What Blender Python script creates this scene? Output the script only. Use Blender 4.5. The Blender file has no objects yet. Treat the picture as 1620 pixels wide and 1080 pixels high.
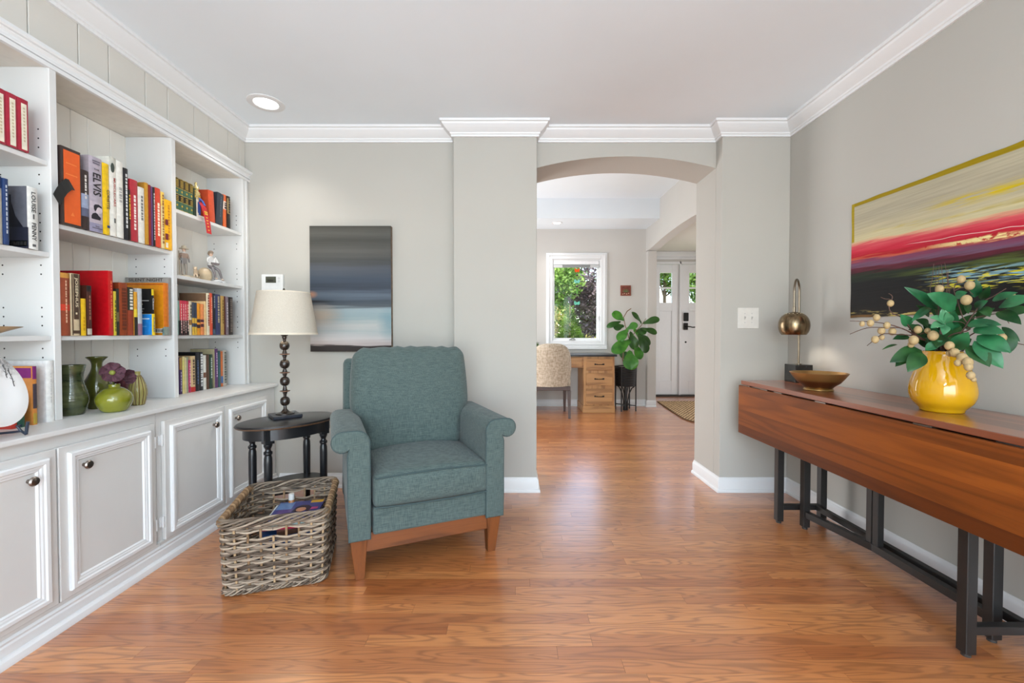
import bpy, bmesh, math, random
from mathutils import Vector, Matrix, noise as mnoise
random.seed(11)
SC = bpy.context.scene
COL = SC.collection
PI = math.pi

# ------------------------------------------------------------------ camera, world, sun, window light, exposure
cam_d = bpy.data.cameras.new('camera')
cam = bpy.data.objects.new('camera', cam_d)
COL.objects.link(cam)
cam_d.sensor_width = 36.0
cam_d.lens = 680.0 / 1620.0 * 36.0
cam_d.clip_start = 0.02
cam_d.clip_end = 300
cam.location = (0, 0, 1.06)
PITCH = math.atan(13.0 / 680.0)      # the camera looks down a little: verticals converge
cam.rotation_euler = (PI / 2 - PITCH, 0, 0)
SC.camera = cam
SC.view_settings.view_transform = 'Standard'
SC.view_settings.look = 'None'
SC.view_settings.gamma = 1.0
SC.view_settings.use_curve_mapping = False
SC.view_settings.exposure = 0.18

world = bpy.data.worlds.new('world')
SC.world = world
world.use_nodes = True
wn = world.node_tree
wn.nodes.clear()
w_out = wn.nodes.new('ShaderNodeOutputWorld')
w_bg = wn.nodes.new('ShaderNodeBackground')
w_sky = wn.nodes.new('ShaderNodeTexSky')
w_sky.sky_type = 'NISHITA'
w_sky.sun_disc = False
w_sky.sun_elevation = math.radians(42)
w_sky.sun_rotation = math.radians(218)
w_sky.dust_density = 0.4
w_sky.ozone_density = 2.5
w_bg.inputs['Strength'].default_value = 0.9
w_mix = wn.nodes.new('ShaderNodeMix')
w_mix.data_type = 'RGBA'
w_mix.inputs[0].default_value = 0.5                 # thin bright cloud over the blue
w_mix.inputs[7].default_value = (2.2, 2.15, 2.05, 1.0)
wn.links.new(w_sky.outputs[0], w_mix.inputs[6])
wn.links.new(w_mix.outputs[2], w_bg.inputs[0])
wn.links.new(w_bg.outputs[0], w_out.inputs[0])

def add_light(name, kind, loc, energy, color=(1, 1, 1), rot=(0, 0, 0), **kw):
    d = bpy.data.lights.new(name, kind)
    d.energy = energy
    d.color = color
    for k, v in kw.items():
        setattr(d, k, v)
    o = bpy.data.objects.new(name, d)
    COL.objects.link(o)
    o.location = loc
    o.rotation_euler = rot
    return o

def aim(o, target):
    o.rotation_euler = (Vector(target) - o.location).to_track_quat('-Z', 'Y').to_euler()

sun = add_light('sun', 'SUN', (0, 0, 30), 7.0, (1.0, 0.95, 0.86), angle=0.01)
aim(sun, (3.5, 4.5, 30 - 7.0))
# daylight through the big windows of the room's rear wall and of its right-hand rear corner
win_rear = add_light('window_daylight', 'AREA', (-0.1, -2.42, 1.0), 86, (0.765, 0.905, 1.0), shape='RECTANGLE', size=3.2, size_y=1.9)
aim(win_rear, (-0.1, 3, 1.1))
win_side = add_light('window_daylight', 'AREA', (1.76, -1.1, 1.45), 26, (0.80, 0.91, 1.0), shape='RECTANGLE', size=1.9, size_y=1.6)
aim(win_side, (-3, -1.1, 1.45))
# added fill lamp, aimed up at the ceiling behind the camera to brighten it
ceil_fill = add_light('added_ceiling_fill', 'AREA', (0.0, -0.7, 1.75), 36, (0.72, 0.89, 1.0), shape='DISK', size=0.5)
aim(ceil_fill, (0.0, -0.2, 2.44))
# daylight from the study's own side window and from the hall beyond it
win_study = add_light('window_daylight', 'AREA', (-1.50, 4.75, 1.15), 72, (0.95, 0.975, 1.0), shape='RECTANGLE', size=1.8, size_y=1.7)
aim(win_study, (3, 4.75, 1.15))
win_hall = add_light('window_daylight', 'AREA', (4.12, 5.6, 1.0), 46, (0.95, 0.97, 1.0), shape='RECTANGLE', size=1.8, size_y=1.7)
aim(win_hall, (1.0, 4.2, 1.3))
# sky light arriving at the far window
win_far = add_light('window_daylight', 'AREA', (0.91, 6.42, 1.9), 16, (0.97, 0.99, 1.0), shape='RECTANGLE', size=0.9, size_y=0.7)
aim(win_far, (0.91, 5.4, 1.25))
win_far.location = (0.91, 6.95, 2.75)
aim(win_far, (0.91, 5.6, 0.9))

# ------------------------------------------------------------------ colour and material helpers
def lin(c):
    out = []
    for v in c:
        v = v / 255.0
        out.append(v / 12.92 if v <= 0.04045 else ((v + 0.055) / 1.055) ** 2.4)
    return (out[0], out[1], out[2], 1.0)

MATS = {}

def new_mat(name):
    m = bpy.data.materials.new(name)
    m.use_nodes = True
    nt = m.node_tree
    b = nt.nodes['Principled BSDF']
    return m, nt, b

def N(nt, t, **kw):
    n = nt.nodes.new(t)
    for k, v in kw.items():
        setattr(n, k, v)
    return n

def ramp(nt, stops, interp='LINEAR'):
    r = nt.nodes.new('ShaderNodeValToRGB')
    e = r.color_ramp.elements
    r.color_ramp.interpolation = interp
    while len(e) > 1:
        e.remove(e[-1])
    e[0].position = stops[0][0]
    e[0].color = stops[0][1]
    for p, c in stops[1:]:
        x = e.new(p)
        x.color = c
    return r

def mapped(nt, scale, src='Object'):
    tc = N(nt, 'ShaderNodeTexCoord')
    mp = N(nt, 'ShaderNodeMapping')
    mp.inputs['Scale'].default_value = scale
    nt.links.new(tc.outputs[src], mp.inputs['Vector'])
    return mp

def plain(rgb, rough=0.5, metal=0.0, var=0.04, scale=30, bump=0.0, bscale=200, coat=0.0, spec=0.5, key=None):
    """solid colour with a faint procedural mottling"""
    key = key or ('plain', tuple(rgb), rough, metal, var, scale, bump, bscale, coat, spec)
    if key in MATS:
        return MATS[key]
    m, nt, b = new_mat('finish')
    c = lin(rgb)
    mp = mapped(nt, (1, 1, 1))
    nz = N(nt, 'ShaderNodeTexNoise')
    nz.inputs['Scale'].default_value = scale
    nz.inputs['Detail'].default_value = 3
    nt.links.new(mp.outputs[0], nz.inputs['Vector'])
    lo = tuple(max(0, x * (1 - var)) for x in c[:3]) + (1,)
    hi = tuple(min(1, x * (1 + var)) for x in c[:3]) + (1,)
    r = ramp(nt, [(0.3, lo), (0.7, hi)])
    nt.links.new(nz.outputs[0], r.inputs[0])
    nt.links.new(r.outputs[0], b.inputs['Base Color'])
    b.inputs['Roughness'].default_value = rough
    b.inputs['Metallic'].default_value = metal
    b.inputs['Coat Weight'].default_value = coat
    b.inputs['Specular IOR Level'].default_value = spec
    if bump:
        n2 = N(nt, 'ShaderNodeTexNoise')
        n2.inputs['Scale'].default_value = bscale
        nt.links.new(mp.outputs[0], n2.inputs['Vector'])
        bp = N(nt, 'ShaderNodeBump')
        bp.inputs['Strength'].default_value = bump
        bp.inputs['Distance'].default_value = 0.002
        nt.links.new(n2.outputs[0], bp.inputs['Height'])
        nt.links.new(bp.outputs[0], b.inputs['Normal'])
    MATS[key] = m
    return m

def emissive(rgb, strength, key):
    if key in MATS:
        return MATS[key]
    m, nt, b = new_mat('glow')
    b.inputs['Base Color'].default_value = lin(rgb)
    b.inputs['Emission Color'].default_value = lin(rgb)
    b.inputs['Emission Strength'].default_value = strength
    MATS[key] = m
    return m

def wood(name, light, mid, dark, along=0, scale=1.0, rings=9.0, rough=0.4, coat=0.0, src='Object', attr=None, boards=None, fine=0.25, stretch=0.09, coat_ior=1.5, gp=3.0, gk=0.6, tone=(0.28, 0.62), spec=0.5):
    """contour-line grain: sine of a stretched noise gives cathedral figures; attr shifts it per plank"""
    if name in MATS:
        return MATS[name]
    m, nt, b = new_mat(name)
    tc = N(nt, 'ShaderNodeTexCoord')
    if src == 'Position':
        g = N(nt, 'ShaderNodeNewGeometry')
        vec = g.outputs['Position']
    else:
        vec = tc.outputs[src]
    rnd = None
    if attr:
        at = N(nt, 'ShaderNodeAttribute', attribute_name=attr)
        rnd = at.outputs['Fac']
    elif boards:
        ax, width = boards
        sp = N(nt, 'ShaderNodeSeparateXYZ')
        nt.links.new(vec, sp.inputs[0])
        dv = N(nt, 'ShaderNodeMath', operation='DIVIDE')
        dv.inputs[1].default_value = width
        nt.links.new(sp.outputs[ax], dv.inputs[0])
        fl = N(nt, 'ShaderNodeMath', operation='FLOOR')
        nt.links.new(dv.outputs[0], fl.inputs[0])
        wnz = N(nt, 'ShaderNodeTexWhiteNoise', noise_dimensions='1D')
        nt.links.new(fl.outputs[0], wnz.inputs['W'])
        rnd = wnz.outputs['Value']
    if rnd is not None:
        mul = N(nt, 'ShaderNodeMath', operation='MULTIPLY')
        mul.inputs[1].default_value = 71.0
        nt.links.new(rnd, mul.inputs[0])
        cx = N(nt, 'ShaderNodeCombineXYZ')
        for i in range(3):
            nt.links.new(mul.outputs[0], cx.inputs[i])
        ad = N(nt, 'ShaderNodeVectorMath', operation='ADD')
        nt.links.new(vec, ad.inputs[0])
        nt.links.new(cx.outputs[0], ad.inputs[1])
        vec = ad.outputs[0]
    mp = N(nt, 'ShaderNodeMapping')
    s = [8.0 * scale] * 3
    s[along] = 8.0 * scale * stretch
    mp.inputs['Scale'].default_value = s
    nt.links.new(vec, mp.inputs['Vector'])
    nz = N(nt, 'ShaderNodeTexNoise')
    nz.inputs['Scale'].default_value = 1.0
    nz.inputs['Detail'].default_value = 2.0
    nz.inputs['Distortion'].default_value = 0.25
    nt.links.new(mp.outputs[0], nz.inputs['Vector'])
    rg = N(nt, 'ShaderNodeMath', operation='MULTIPLY')
    rg.inputs[1].default_value = rings * 6.283
    nt.links.new(nz.outputs[0], rg.inputs[0])
    sn = N(nt, 'ShaderNodeMath', operation='SINE')
    nt.links.new(rg.outputs[0], sn.inputs[0])
    h = N(nt, 'ShaderNodeMath', operation='MULTIPLY_ADD')
    h.inputs[1].default_value = 0.5
    h.inputs[2].default_value = 0.5
    nt.links.new(sn.outputs[0], h.inputs[0])
    pw = N(nt, 'ShaderNodeMath', operation='POWER')
    pw.inputs[1].default_value = gp
    nt.links.new(h.outputs[0], pw.inputs[0])
    # fine pores
    mp2 = N(nt, 'ShaderNodeMapping')
    s2 = [330.0] * 3
    s2[along] = 9.0
    mp2.inputs['Scale'].default_value = s2
    nt.links.new(vec, mp2.inputs['Vector'])
    n2 = N(nt, 'ShaderNodeTexNoise')
    n2.inputs['Scale'].default_value = 1.0
    n2.inputs['Detail'].default_value = 2.0
    nt.links.new(mp2.outputs[0], n2.inputs['Vector'])
    # tone per board
    n3 = N(nt, 'ShaderNodeTexNoise')
    mp3 = N(nt, 'ShaderNodeMapping')
    s3 = [2.5] * 3
    s3[along] = 0.6
    mp3.inputs['Scale'].default_value = s3
    nt.links.new(vec, mp3.inputs['Vector'])
    nt.links.new(mp3.outputs[0], n3.inputs['Vector'])
    n3.inputs['Scale'].default_value = 1.0
    base = ramp(nt, [(tone[0], lin(mid)), (tone[1], lin(light))])
    if rnd is not None:
        mxr = N(nt, 'ShaderNodeMath', operation='MULTIPLY_ADD')
        mxr.inputs[1].default_value = 0.62
        nt.links.new(rnd, mxr.inputs[0])
        hlf = N(nt, 'ShaderNodeMath', operation='MULTIPLY')
        hlf.inputs[1].default_value = 0.36
        nt.links.new(n3.outputs[0], hlf.inputs[0])
        nt.links.new(hlf.outputs[0], mxr.inputs[2])
        nt.links.new(mxr.outputs[0], base.inputs[0])
    else:
        nt.links.new(n3.outputs[0], base.inputs[0])
    m1 = N(nt, 'ShaderNodeMix', data_type='RGBA')
    nt.links.new(base.outputs[0], m1.inputs[6])
    m1.inputs[7].default_value = lin(dark)
    k = N(nt, 'ShaderNodeMath', operation='MULTIPLY')
    k.inputs[1].default_value = gk
    nt.links.new(pw.outputs[0], k.inputs[0])
    nt.links.new(k.outputs[0], m1.inputs[0])
    m2 = N(nt, 'ShaderNodeMix', data_type='RGBA')
    nt.links.new(m1.outputs[2], m2.inputs[6])
    m2.inputs[7].default_value = lin(dark)
    r2 = ramp(nt, [(0.5, (0, 0, 0, 1)), (0.75, (fine, fine, fine, 1))])
    nt.links.new(n2.outputs[0], r2.inputs[0])
    nt.links.new(r2.outputs[0], m2.inputs[0])
    nt.links.new(m2.outputs[2], b.inputs['Base Color'])
    b.inputs['Roughness'].default_value = rough
    b.inputs['Specular IOR Level'].default_value = spec
    b.inputs['Coat Weight'].default_value = coat
    b.inputs['Coat Roughness'].default_value = 0.22
    b.inputs['Coat IOR'].default_value = coat_ior
    bp = N(nt, 'ShaderNodeBump')
    bp.inputs['Strength'].default_value = 0.08
    bp.inputs['Distance'].default_value = 0.001
    nt.links.new(n2.outputs[0], bp.inputs['Height'])
    nt.links.new(bp.outputs[0], b.inputs['Normal'])
    MATS[name] = m
    return m

def weave_fabric(name, c1, c2, f=420.0, l=26.0, rough=0.95, bump=0.35, sheen=0.15):
    if name in MATS:
        return MATS[name]
    m, nt, b = new_mat(name)
    a = mapped(nt, (l, l, f))
    c = mapped(nt, (f, f, l))
    na = N(nt, 'ShaderNodeTexNoise')
    nb = N(nt, 'ShaderNodeTexNoise')
    for n_, mp in ((na, a), (nb, c)):
        n_.inputs['Scale'].default_value = 1.0
        n_.inputs['Detail'].default_value = 2.0
        nt.links.new(mp.outputs[0], n_.inputs['Vector'])
    ad = N(nt, 'ShaderNodeMath', operation='ADD')
    nt.links.new(na.outputs[0], ad.inputs[0])
    nt.links.new(nb.outputs[0], ad.inputs[1])
    hf = N(nt, 'ShaderNodeMath', operation='MULTIPLY')
    hf.inputs[1].default_value = 0.5
    nt.links.new(ad.outputs[0], hf.inputs[0])
    r = ramp(nt, [(0.38, lin(c1)), (0.62, lin(c2))])
    nt.links.new(hf.outputs[0], r.inputs[0])
    nt.links.new(r.outputs[0], b.inputs['Base Color'])
    b.inputs['Roughness'].default_value = rough
    b.inputs['Specular IOR Level'].default_value = 0.2
    b.inputs['Sheen Weight'].default_value = sheen
    bp = N(nt, 'ShaderNodeBump')
    bp.inputs['Strength'].default_value = bump
    bp.inputs['Distance'].default_value = 0.0015
    nt.links.new(hf.outputs[0], bp.inputs['Height'])
    nt.links.new(bp.outputs[0], b.inputs['Normal'])
    MATS[name] = m
    return m

def glaze(name, c1, c2, scale=6.0, rough=0.12, axis_scale=(1, 1, 1), var=(0.35, 0.65)):
    if name in MATS:
        return MATS[name]
    m, nt, b = new_mat(name)
    mp = mapped(nt, axis_scale)
    nz = N(nt, 'ShaderNodeTexNoise')
    nz.inputs['Scale'].default_value = scale
    nz.inputs['Detail'].default_value = 4
    nt.links.new(mp.outputs[0], nz.inputs['Vector'])
    r = ramp(nt, [(var[0], lin(c1)), (var[1], lin(c2))])
    nt.links.new(nz.outputs[0], r.inputs[0])
    nt.links.new(r.outputs[0], b.inputs['Base Color'])
    b.inputs['Roughness'].default_value = rough
    b.inputs['Coat Weight'].default_value = 0.5
    b.inputs['Coat Roughness'].default_value = 0.05
    MATS[name] = m
    return m

def leafy(name, c1, c2, scale=8.0, rough=0.4, trans=0.25):
    if name in MATS:
        return MATS[name]
    m, nt, b = new_mat(name)
    g = N(nt, 'ShaderNodeNewGeometry')
    nz = N(nt, 'ShaderNodeTexNoise')
    nz.inputs['Scale'].default_value = scale
    nt.links.new(g.outputs['Position'], nz.inputs['Vector'])
    r = ramp(nt, [(0.35, lin(c1)), (0.65, lin(c2))])
    nt.links.new(nz.outputs[0], r.inputs[0])
    nt.links.new(r.outputs[0], b.inputs['Base Color'])
    b.inputs['Roughness'].default_value = rough
    tr = N(nt, 'ShaderNodeBsdfTranslucent')
    nt.links.new(r.outputs[0], tr.inputs[0])
    mx = N(nt, 'ShaderNodeMixShader')
    mx.inputs[0].default_value = trans
    nt.links.new(b.outputs[0], mx.inputs[1])
    nt.links.new(tr.outputs[0], mx.inputs[2])
    nt.links.new(mx.outputs[0], nt.nodes['Material Output'].inputs[0])
    MATS[name] = m
    return m

def pane_glass():
    if 'pane' in MATS:
        return MATS['pane']
    m, nt, b = new_mat('window_glass')
    t = N(nt, 'ShaderNodeBsdfTransparent')
    gl = N(nt, 'ShaderNodeBsdfGlossy')
    gl.inputs['Roughness'].default_value = 0.02
    mx = N(nt, 'ShaderNodeMixShader')
    mx.inputs[0].default_value = 0.02
    nt.links.new(t.outputs[0], mx.inputs[1])
    nt.links.new(gl.outputs[0], mx.inputs[2])
    nt.links.new(mx.outputs[0], nt.nodes['Material Output'].inputs[0])
    MATS['pane'] = m
    return m

M_WALL = plain((184, 181, 174), 0.85, var=0.012, scale=3, bump=0.05, bscale=350, spec=0.25)
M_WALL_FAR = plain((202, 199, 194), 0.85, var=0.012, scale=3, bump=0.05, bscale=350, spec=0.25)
M_CEIL = plain((235, 243, 249), 0.9, var=0.01, scale=3, spec=0.2)
M_TRIM = plain((230, 231, 232), 0.4, var=0.01, scale=6)
M_CAB = plain((217, 216, 214), 0.42, var=0.015, scale=6)
M_FRIEZE = plain((212, 208, 200), 0.55, var=0.015, scale=6)  # same white as the back boards, darkened to offset the stronger light here
M_BOARD = plain((236, 232, 224), 0.55, var=0.015, scale=6)  # same white as the frieze, lightened to stand in for light inside the bays
M_SHELF = plain((220, 220, 219), 0.4, var=0.012, scale=6)
M_DARK = plain((14, 13, 12), 0.6)
M_BLACKMETAL = plain((34, 32, 31), 0.42, 0.0, var=0.1)
M_BRONZE = plain((96, 82, 66), 0.3, 1.0, var=0.1)
M_NICKEL = plain((142, 132, 124), 0.28, 1.0)
M_PAGES = plain((232, 224, 205), 0.9, var=0.08, scale=400)
M_GLASS = pane_glass()

# ------------------------------------------------------------------ mesh helpers
class MB:
    def __init__(s):
        s.v, s.f, s.m = [], [], []
        s.cur = 0
    def add(s, verts, faces):
        o = len(s.v)
        s.v += [tuple(p) for p in verts]
        s.f += [tuple(i + o for i in f) for f in faces]
        s.m += [s.cur] * len(faces)
        return s
    def box(s, x0, x1, y0, y1, z0, z1):
        v = [(x, y, z) for z in (z0, z1) for y in (y0, y1) for x in (x0, x1)]
        return s.add(v, [(0, 2, 3, 1), (4, 5, 7, 6), (0, 1, 5, 4), (2, 6, 7, 3), (0, 4, 6, 2), (1, 3, 7, 5)])
    def tube(s, pts, r, n=8, closed=False, cap=True):
        pts = [Vector(p) for p in pts]
        k = len(pts)
        rr = r if isinstance(r, (list, tuple)) else [r] * k
        vs, fs = [], []
        t0 = None
        nrm = None
        for i in range(k):
            if closed:
                t = pts[(i + 1) % k] - pts[i - 1]
            else:
                t = pts[min(i + 1, k - 1)] - pts[max(i - 1, 0)]
            if t.length < 1e-9:
                t = Vector((0, 0, 1))
            t.normalize()
            if nrm is None:
                a = Vector((0, 0, 1)) if abs(t.z) < 0.9 else Vector((1, 0, 0))
                nrm = t.cross(a).normalized()
            else:
                nrm = nrm - t * nrm.dot(t)
                if nrm.length < 1e-6:
                    a = Vector((0, 0, 1)) if abs(t.z) < 0.9 else Vector((1, 0, 0))
                    nrm = t.cross(a)
                nrm.normalize()
            bn = t.cross(nrm)
            for j in range(n):
                an = 2 * PI * j / n
                vs.append(pts[i] + (nrm * math.cos(an) + bn * math.sin(an)) * rr[i])
        lim = k if closed else k - 1
        for i in range(lim):
            for j in range(n):
                a, b_ = i * n + j, i * n + (j + 1) % n
                c, d = ((i + 1) % k) * n + (j + 1) % n, ((i + 1) % k) * n + j
                fs.append((a, b_, c, d))
        if cap and not closed:
            fs.append(tuple(range(n - 1, -1, -1)))
            fs.append(tuple((k - 1) * n + j for j in range(n)))
        return s.add(vs, fs)
    def lathe(s, prof, n=24, c=(0, 0, 0), sx=1.0, sy=1.0, rfun=None):
        """prof: (r, z) from bottom to top; r = 0 closes"""
        vs, fs, rows = [], [], []
        for i, (r, z) in enumerate(prof):
            if r <= 1e-6:
                rows.append([len(vs)])
                vs.append((c[0], c[1], c[2] + z))
            else:
                row = []
                for j in range(n):
                    a = 2 * PI * j / n
                    q = r * (rfun(a, i) if rfun else 1.0)
                    row.append(len(vs))
                    vs.append((c[0] + q * math.cos(a) * sx, c[1] + q * math.sin(a) * sy, c[2] + z))
                rows.append(row)
        for a, b_ in zip(rows[:-1], rows[1:]):
            if len(a) == 1 and len(b_) == 1:
                continue
            for j in range(n):
                k = (j + 1) % n
                if len(a) == 1:
                    fs.append((a[0], b_[k], b_[j]))
                elif len(b_) == 1:
                    fs.append((a[j], a[k], b_[0]))
                else:
                    fs.append((a[j], a[k], b_[k], b_[j]))
        return s.add(vs, fs)
    def prism(s, poly, axis, a, b):
        """poly is a list of 2D points in the two remaining axes (in xyz order)"""
        n = len(poly)
        def mk(p, q):
            if axis == 0:
                return (q, p[0], p[1])
            if axis == 1:
                return (p[0], q, p[1])
            return (p[0], p[1], q)
        vs = [mk(p, a) for p in poly] + [mk(p, b) for p in poly]
        fs = [tuple(range(n)), tuple(range(2 * n - 1, n - 1, -1))]
        for i in range(n):
            j = (i + 1) % n
            fs.append((i, i + n, j + n, j))
        return s.add(vs, fs)
    def sphere(s, c, r, n=12, m=8, sc=(1, 1, 1)):
        prof = [(r * math.sin(PI * i / m), -r * math.cos(PI * i / m)) for i in range(m + 1)]
        prof[0] = (0, -r)
        prof[-1] = (0, r)
        o = MB()
        o.lathe(prof, n)
        return s.add([(c[0] + p[0] * sc[0], c[1] + p[1] * sc[1], c[2] + p[2] * sc[2]) for p in o.v], o.f)
    def build(s, name, mat=None, parent=None, smooth=False, bevel=0.0, seg=1, loc=None, rot=None, angle=38, label=None, kind=None, merge=False, normals=True):
        me = bpy.data.meshes.new(name)
        me.from_pydata(s.v, [], s.f)
        if isinstance(mat, (list, tuple)):
            for q in mat:
                me.materials.append(q)
            me.polygons.foreach_set('material_index', s.m)
        elif mat is not None:
            me.materials.append(mat)
        if merge or bevel or normals:
            bm = bmesh.new()
            bm.from_mesh(me)
            if merge:
                bmesh.ops.remove_doubles(bm, verts=bm.verts, dist=1e-5)
            if normals:
                bmesh.ops.recalc_face_normals(bm, faces=bm.faces)
            if bevel:
                ed = [e for e in bm.edges if len(e.link_faces) == 2 and e.calc_face_angle(0) > math.radians(angle)]
                bmesh.ops.bevel(bm, geom=ed, offset=bevel, segments=seg, affect='EDGES', profile=0.6, clamp_overlap=True)
            bm.to_mesh(me)
            bm.free()
        if smooth:
            me.polygons.foreach_set('use_smooth', [True] * len(me.polygons))
            me.set_sharp_from_angle(angle=math.radians(angle))
        me.update()
        o = bpy.data.objects.new(name, me)
        COL.objects.link(o)
        if parent is not None:
            o.parent = parent
        if loc:
            o.location = loc
        if rot:
            o.rotation_euler = rot
        if label:
            o['label'] = label
        if kind:
            o['kind'] = kind
        return o

def thing(name, label, cat, loc=(0, 0, 0), rz=0.0, group=None):
    o = bpy.data.objects.new(name, None)
    o.empty_display_size = 0.05
    COL.objects.link(o)
    o.location = loc
    o.rotation_euler = (0, 0, rz)
    o['label'] = label
    o['category'] = cat
    if group:
        o['group'] = group
    return o

def tag(o, label, cat, group=None, kind=None):
    o['label'] = label
    o['category'] = cat
    if group:
        o['group'] = group
    if kind:
        o['kind'] = kind
    return o

def struct(name, mb, mat, **kw):
    o = mb.build(name, mat, **kw)
    o['kind'] = 'structure'
    return o

def sweep(path, prof, closed=False):
    """moulding swept along a plan path; prof points are (distance to the right of the path, z)"""
    mb = MB()
    n = len(path)
    offs = []
    for i in range(n):
        p = Vector(path[i])
        dirs = []
        if i > 0:
            dirs.append((p - Vector(path[i - 1])).normalized())
        if i < n - 1:
            dirs.append((Vector(path[i + 1]) - p).normalized())
        ns = [Vector((d.y, -d.x)) for d in dirs]
        if len(ns) == 1:
            offs.append(ns[0])
        else:
            m = (ns[0] + ns[1])
            m = m / max(m.dot(ns[0]), 1e-6)
            offs.append(m)
    k = len(prof)
    vs, fs = [], []
    for i in range(n):
        for d, z in prof:
            q = Vector(path[i]) + offs[i] * d
            vs.append((q.x, q.y, z))
    for i in range(n - 1):
        for j in range(k):
            a, b_ = i * k + j, i * k + (j + 1) % k
            fs.append((a, b_, b_ + k, a + k))
    fs.append(tuple(range(k)))
    fs.append(tuple((n - 1) * k + j for j in range(k - 1, -1, -1)))
    return mb.add(vs, fs)

def rbox(hx, hy, hz, r, puff=(0, 0, 0), nseg=4, mid=8, wobble=0.0, seed=0):
    """rounded, puffed cushion block centred on the origin"""
    def ts(h):
        out = []
        a = (h - r) / h
        for i in range(nseg):
            out.append(-1 + (1 - a) * i / nseg)
        for i in range(mid + 1):
            out.append(-a + 2 * a * i / mid)
        for i in range(nseg):
            out.append(a + (1 - a) * (i + 1) / nseg)
        return out
    H = (hx, hy, hz)
    T = [ts(h) for h in H]
    mb = MB()
    for ax in range(3):
        u, v = [(1, 2), (2, 0), (0, 1)][ax]
        for sg in (-1, 1):
            vs = []
            for tv in T[v]:
                for tu in T[u]:
                    p = [0, 0, 0]
                    p[ax] = sg * H[ax]
                    p[u] = tu * H[u]
                    p[v] = tv * H[v]
                    q = [max(-(H[i] - r), min(H[i] - r, p[i])) for i in range(3)]
                    d = Vector([p[i] - q[i] for i in range(3)])
                    if d.length > 1e-9:
                        d = d.normalized() * r
                    w = [q[i] + d[i] for i in range(3)]
                    o = [0, 0, 0]
                    for i in range(3):
                        j, k = (i + 1) % 3, (i + 2) % 3
                        o[i] = w[i] / H[i] * puff[i] * (1 - (w[j] / H[j]) ** 2) * (1 - (w[k] / H[k]) ** 2)
                    w = Vector([w[i] + o[i] for i in range(3)])
                    if wobble:
                        w += Vector(mnoise.noise_vector(w * 9 + Vector((seed, seed, seed)))) * wobble
                    vs.append(w)
            nu = len(T[u])
            fs = []
            for b_ in range(len(T[v]) - 1):
                for a_ in range(nu - 1):
                    i0 = b_ * nu + a_
                    f = (i0, i0 + 1, i0 + nu + 1, i0 + nu)
                    fs.append(f if sg > 0 else f[::-1])
            mb.add(vs, fs)
    return mb

def xf(mb, mat4):
    mb.v = [tuple(mat4 @ Vector(p)) for p in mb.v]
    return mb

def merge_mb(a, b):
    return a.add(b.v, b.f)

def lettering(name, s, mat, parent, center, right, up, length, height, proud=0.0004, bold=True):
    """printed words: outline letters turned into a thin mesh, scaled to length x height"""
    cu = bpy.data.curves.new('letters', 'FONT')
    cu.body = s
    cu.size = 1.0
    cu.resolution_u = 2
    if bold:
        cu.offset = 0.018
    to = bpy.data.objects.new('letters', cu)
    me = bpy.data.meshes.new_from_object(to)
    bpy.data.objects.remove(to)
    vs = [v.co.copy() for v in me.vertices]
    fs = [tuple(p.vertices) for p in me.polygons]
    bpy.data.meshes.remove(me)
    if not vs:
        return None
    x0, x1 = min(v.x for v in vs), max(v.x for v in vs)
    y0, y1 = min(v.y for v in vs), max(v.y for v in vs)
    right, up = Vector(right), Vector(up)
    nrm = right.cross(up)
    out = []
    for v in vs:
        a = (v.x - (x0 + x1) / 2) / (x1 - x0) * length
        b_ = (v.y - (y0 + y1) / 2) / (y1 - y0) * height
        out.append(Vector(center) + right * a + up * b_ + nrm * proud)
    mb = MB()
    mb.add(out, fs)
    return mb.build(name, mat, parent, normals=False)

def plate(mb, center, right, up, w, h, t=0.0006):
    """thin flat patch of print standing t proud of a surface"""
    c, r, u = Vector(center), Vector(right), Vector(up)
    n = r.cross(u)
    vs = []
    for k in (0, t):
        for a, b_ in ((-1, -1), (1, -1), (1, 1), (-1, 1)):
            vs.append(c + r * (a * w / 2) + u * (b_ * h / 2) + n * k)
    return mb.add(vs, [(3, 2, 1, 0), (4, 5, 6, 7), (0, 1, 5, 4), (1, 2, 6, 5), (2, 3, 7, 6), (3, 0, 4, 7)])
# ------------------------------------------------------------------ room shell
RX = 1.84      # right wall
YB = 2.946     # back wall
YP = 2.86      # front of the two shallow piers
YA = 3.255     # far side of the back wall
XL, XR = 0.164, 1.388   # archway jambs
HC = 2.44      # ceiling height
FX = -1.815    # frieze above the bookcase
FZ = 2.83      # study ceiling height

M_OAK = wood('oak_floor', (216, 142, 82), (180, 106, 56), (122, 68, 36), along=0, scale=1.5, rings=15.0, rough=0.36, coat=1.0, src='Position', attr='rnd', fine=0.35, stretch=0.11, coat_ior=1.85, gp=3.0, gk=0.5, tone=(0.2, 0.78))

fl = struct('floor', MB().box(-2.06, 4.3, -2.5, 7.3, -0.06, -0.012), M_DARK)

def plank_mesh(mb, x0, x1, y0, y1, rnd, acc):
    g = 0.0004
    x0 += g; x1 -= g; y0 += g; y1 -= g
    vs = [(x0, y0, -0.012), (x1, y0, -0.012), (x1, y1, -0.012), (x0, y1, -0.012),
          (x0, y0, 0), (x1, y0, 0), (x1, y1, 0), (x0, y1, 0)]
    fs = [(0, 1, 5, 4), (1, 2, 6, 5), (2, 3, 7, 6), (3, 0, 4, 7), (4, 5, 6, 7)]
    mb.add(vs, fs)
    acc += [rnd] * 8

def set_rnd(o, acc):
    a = o.data.attributes.new('rnd', 'FLOAT', 'POINT')
    a.data.foreach_set('value', acc)

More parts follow.
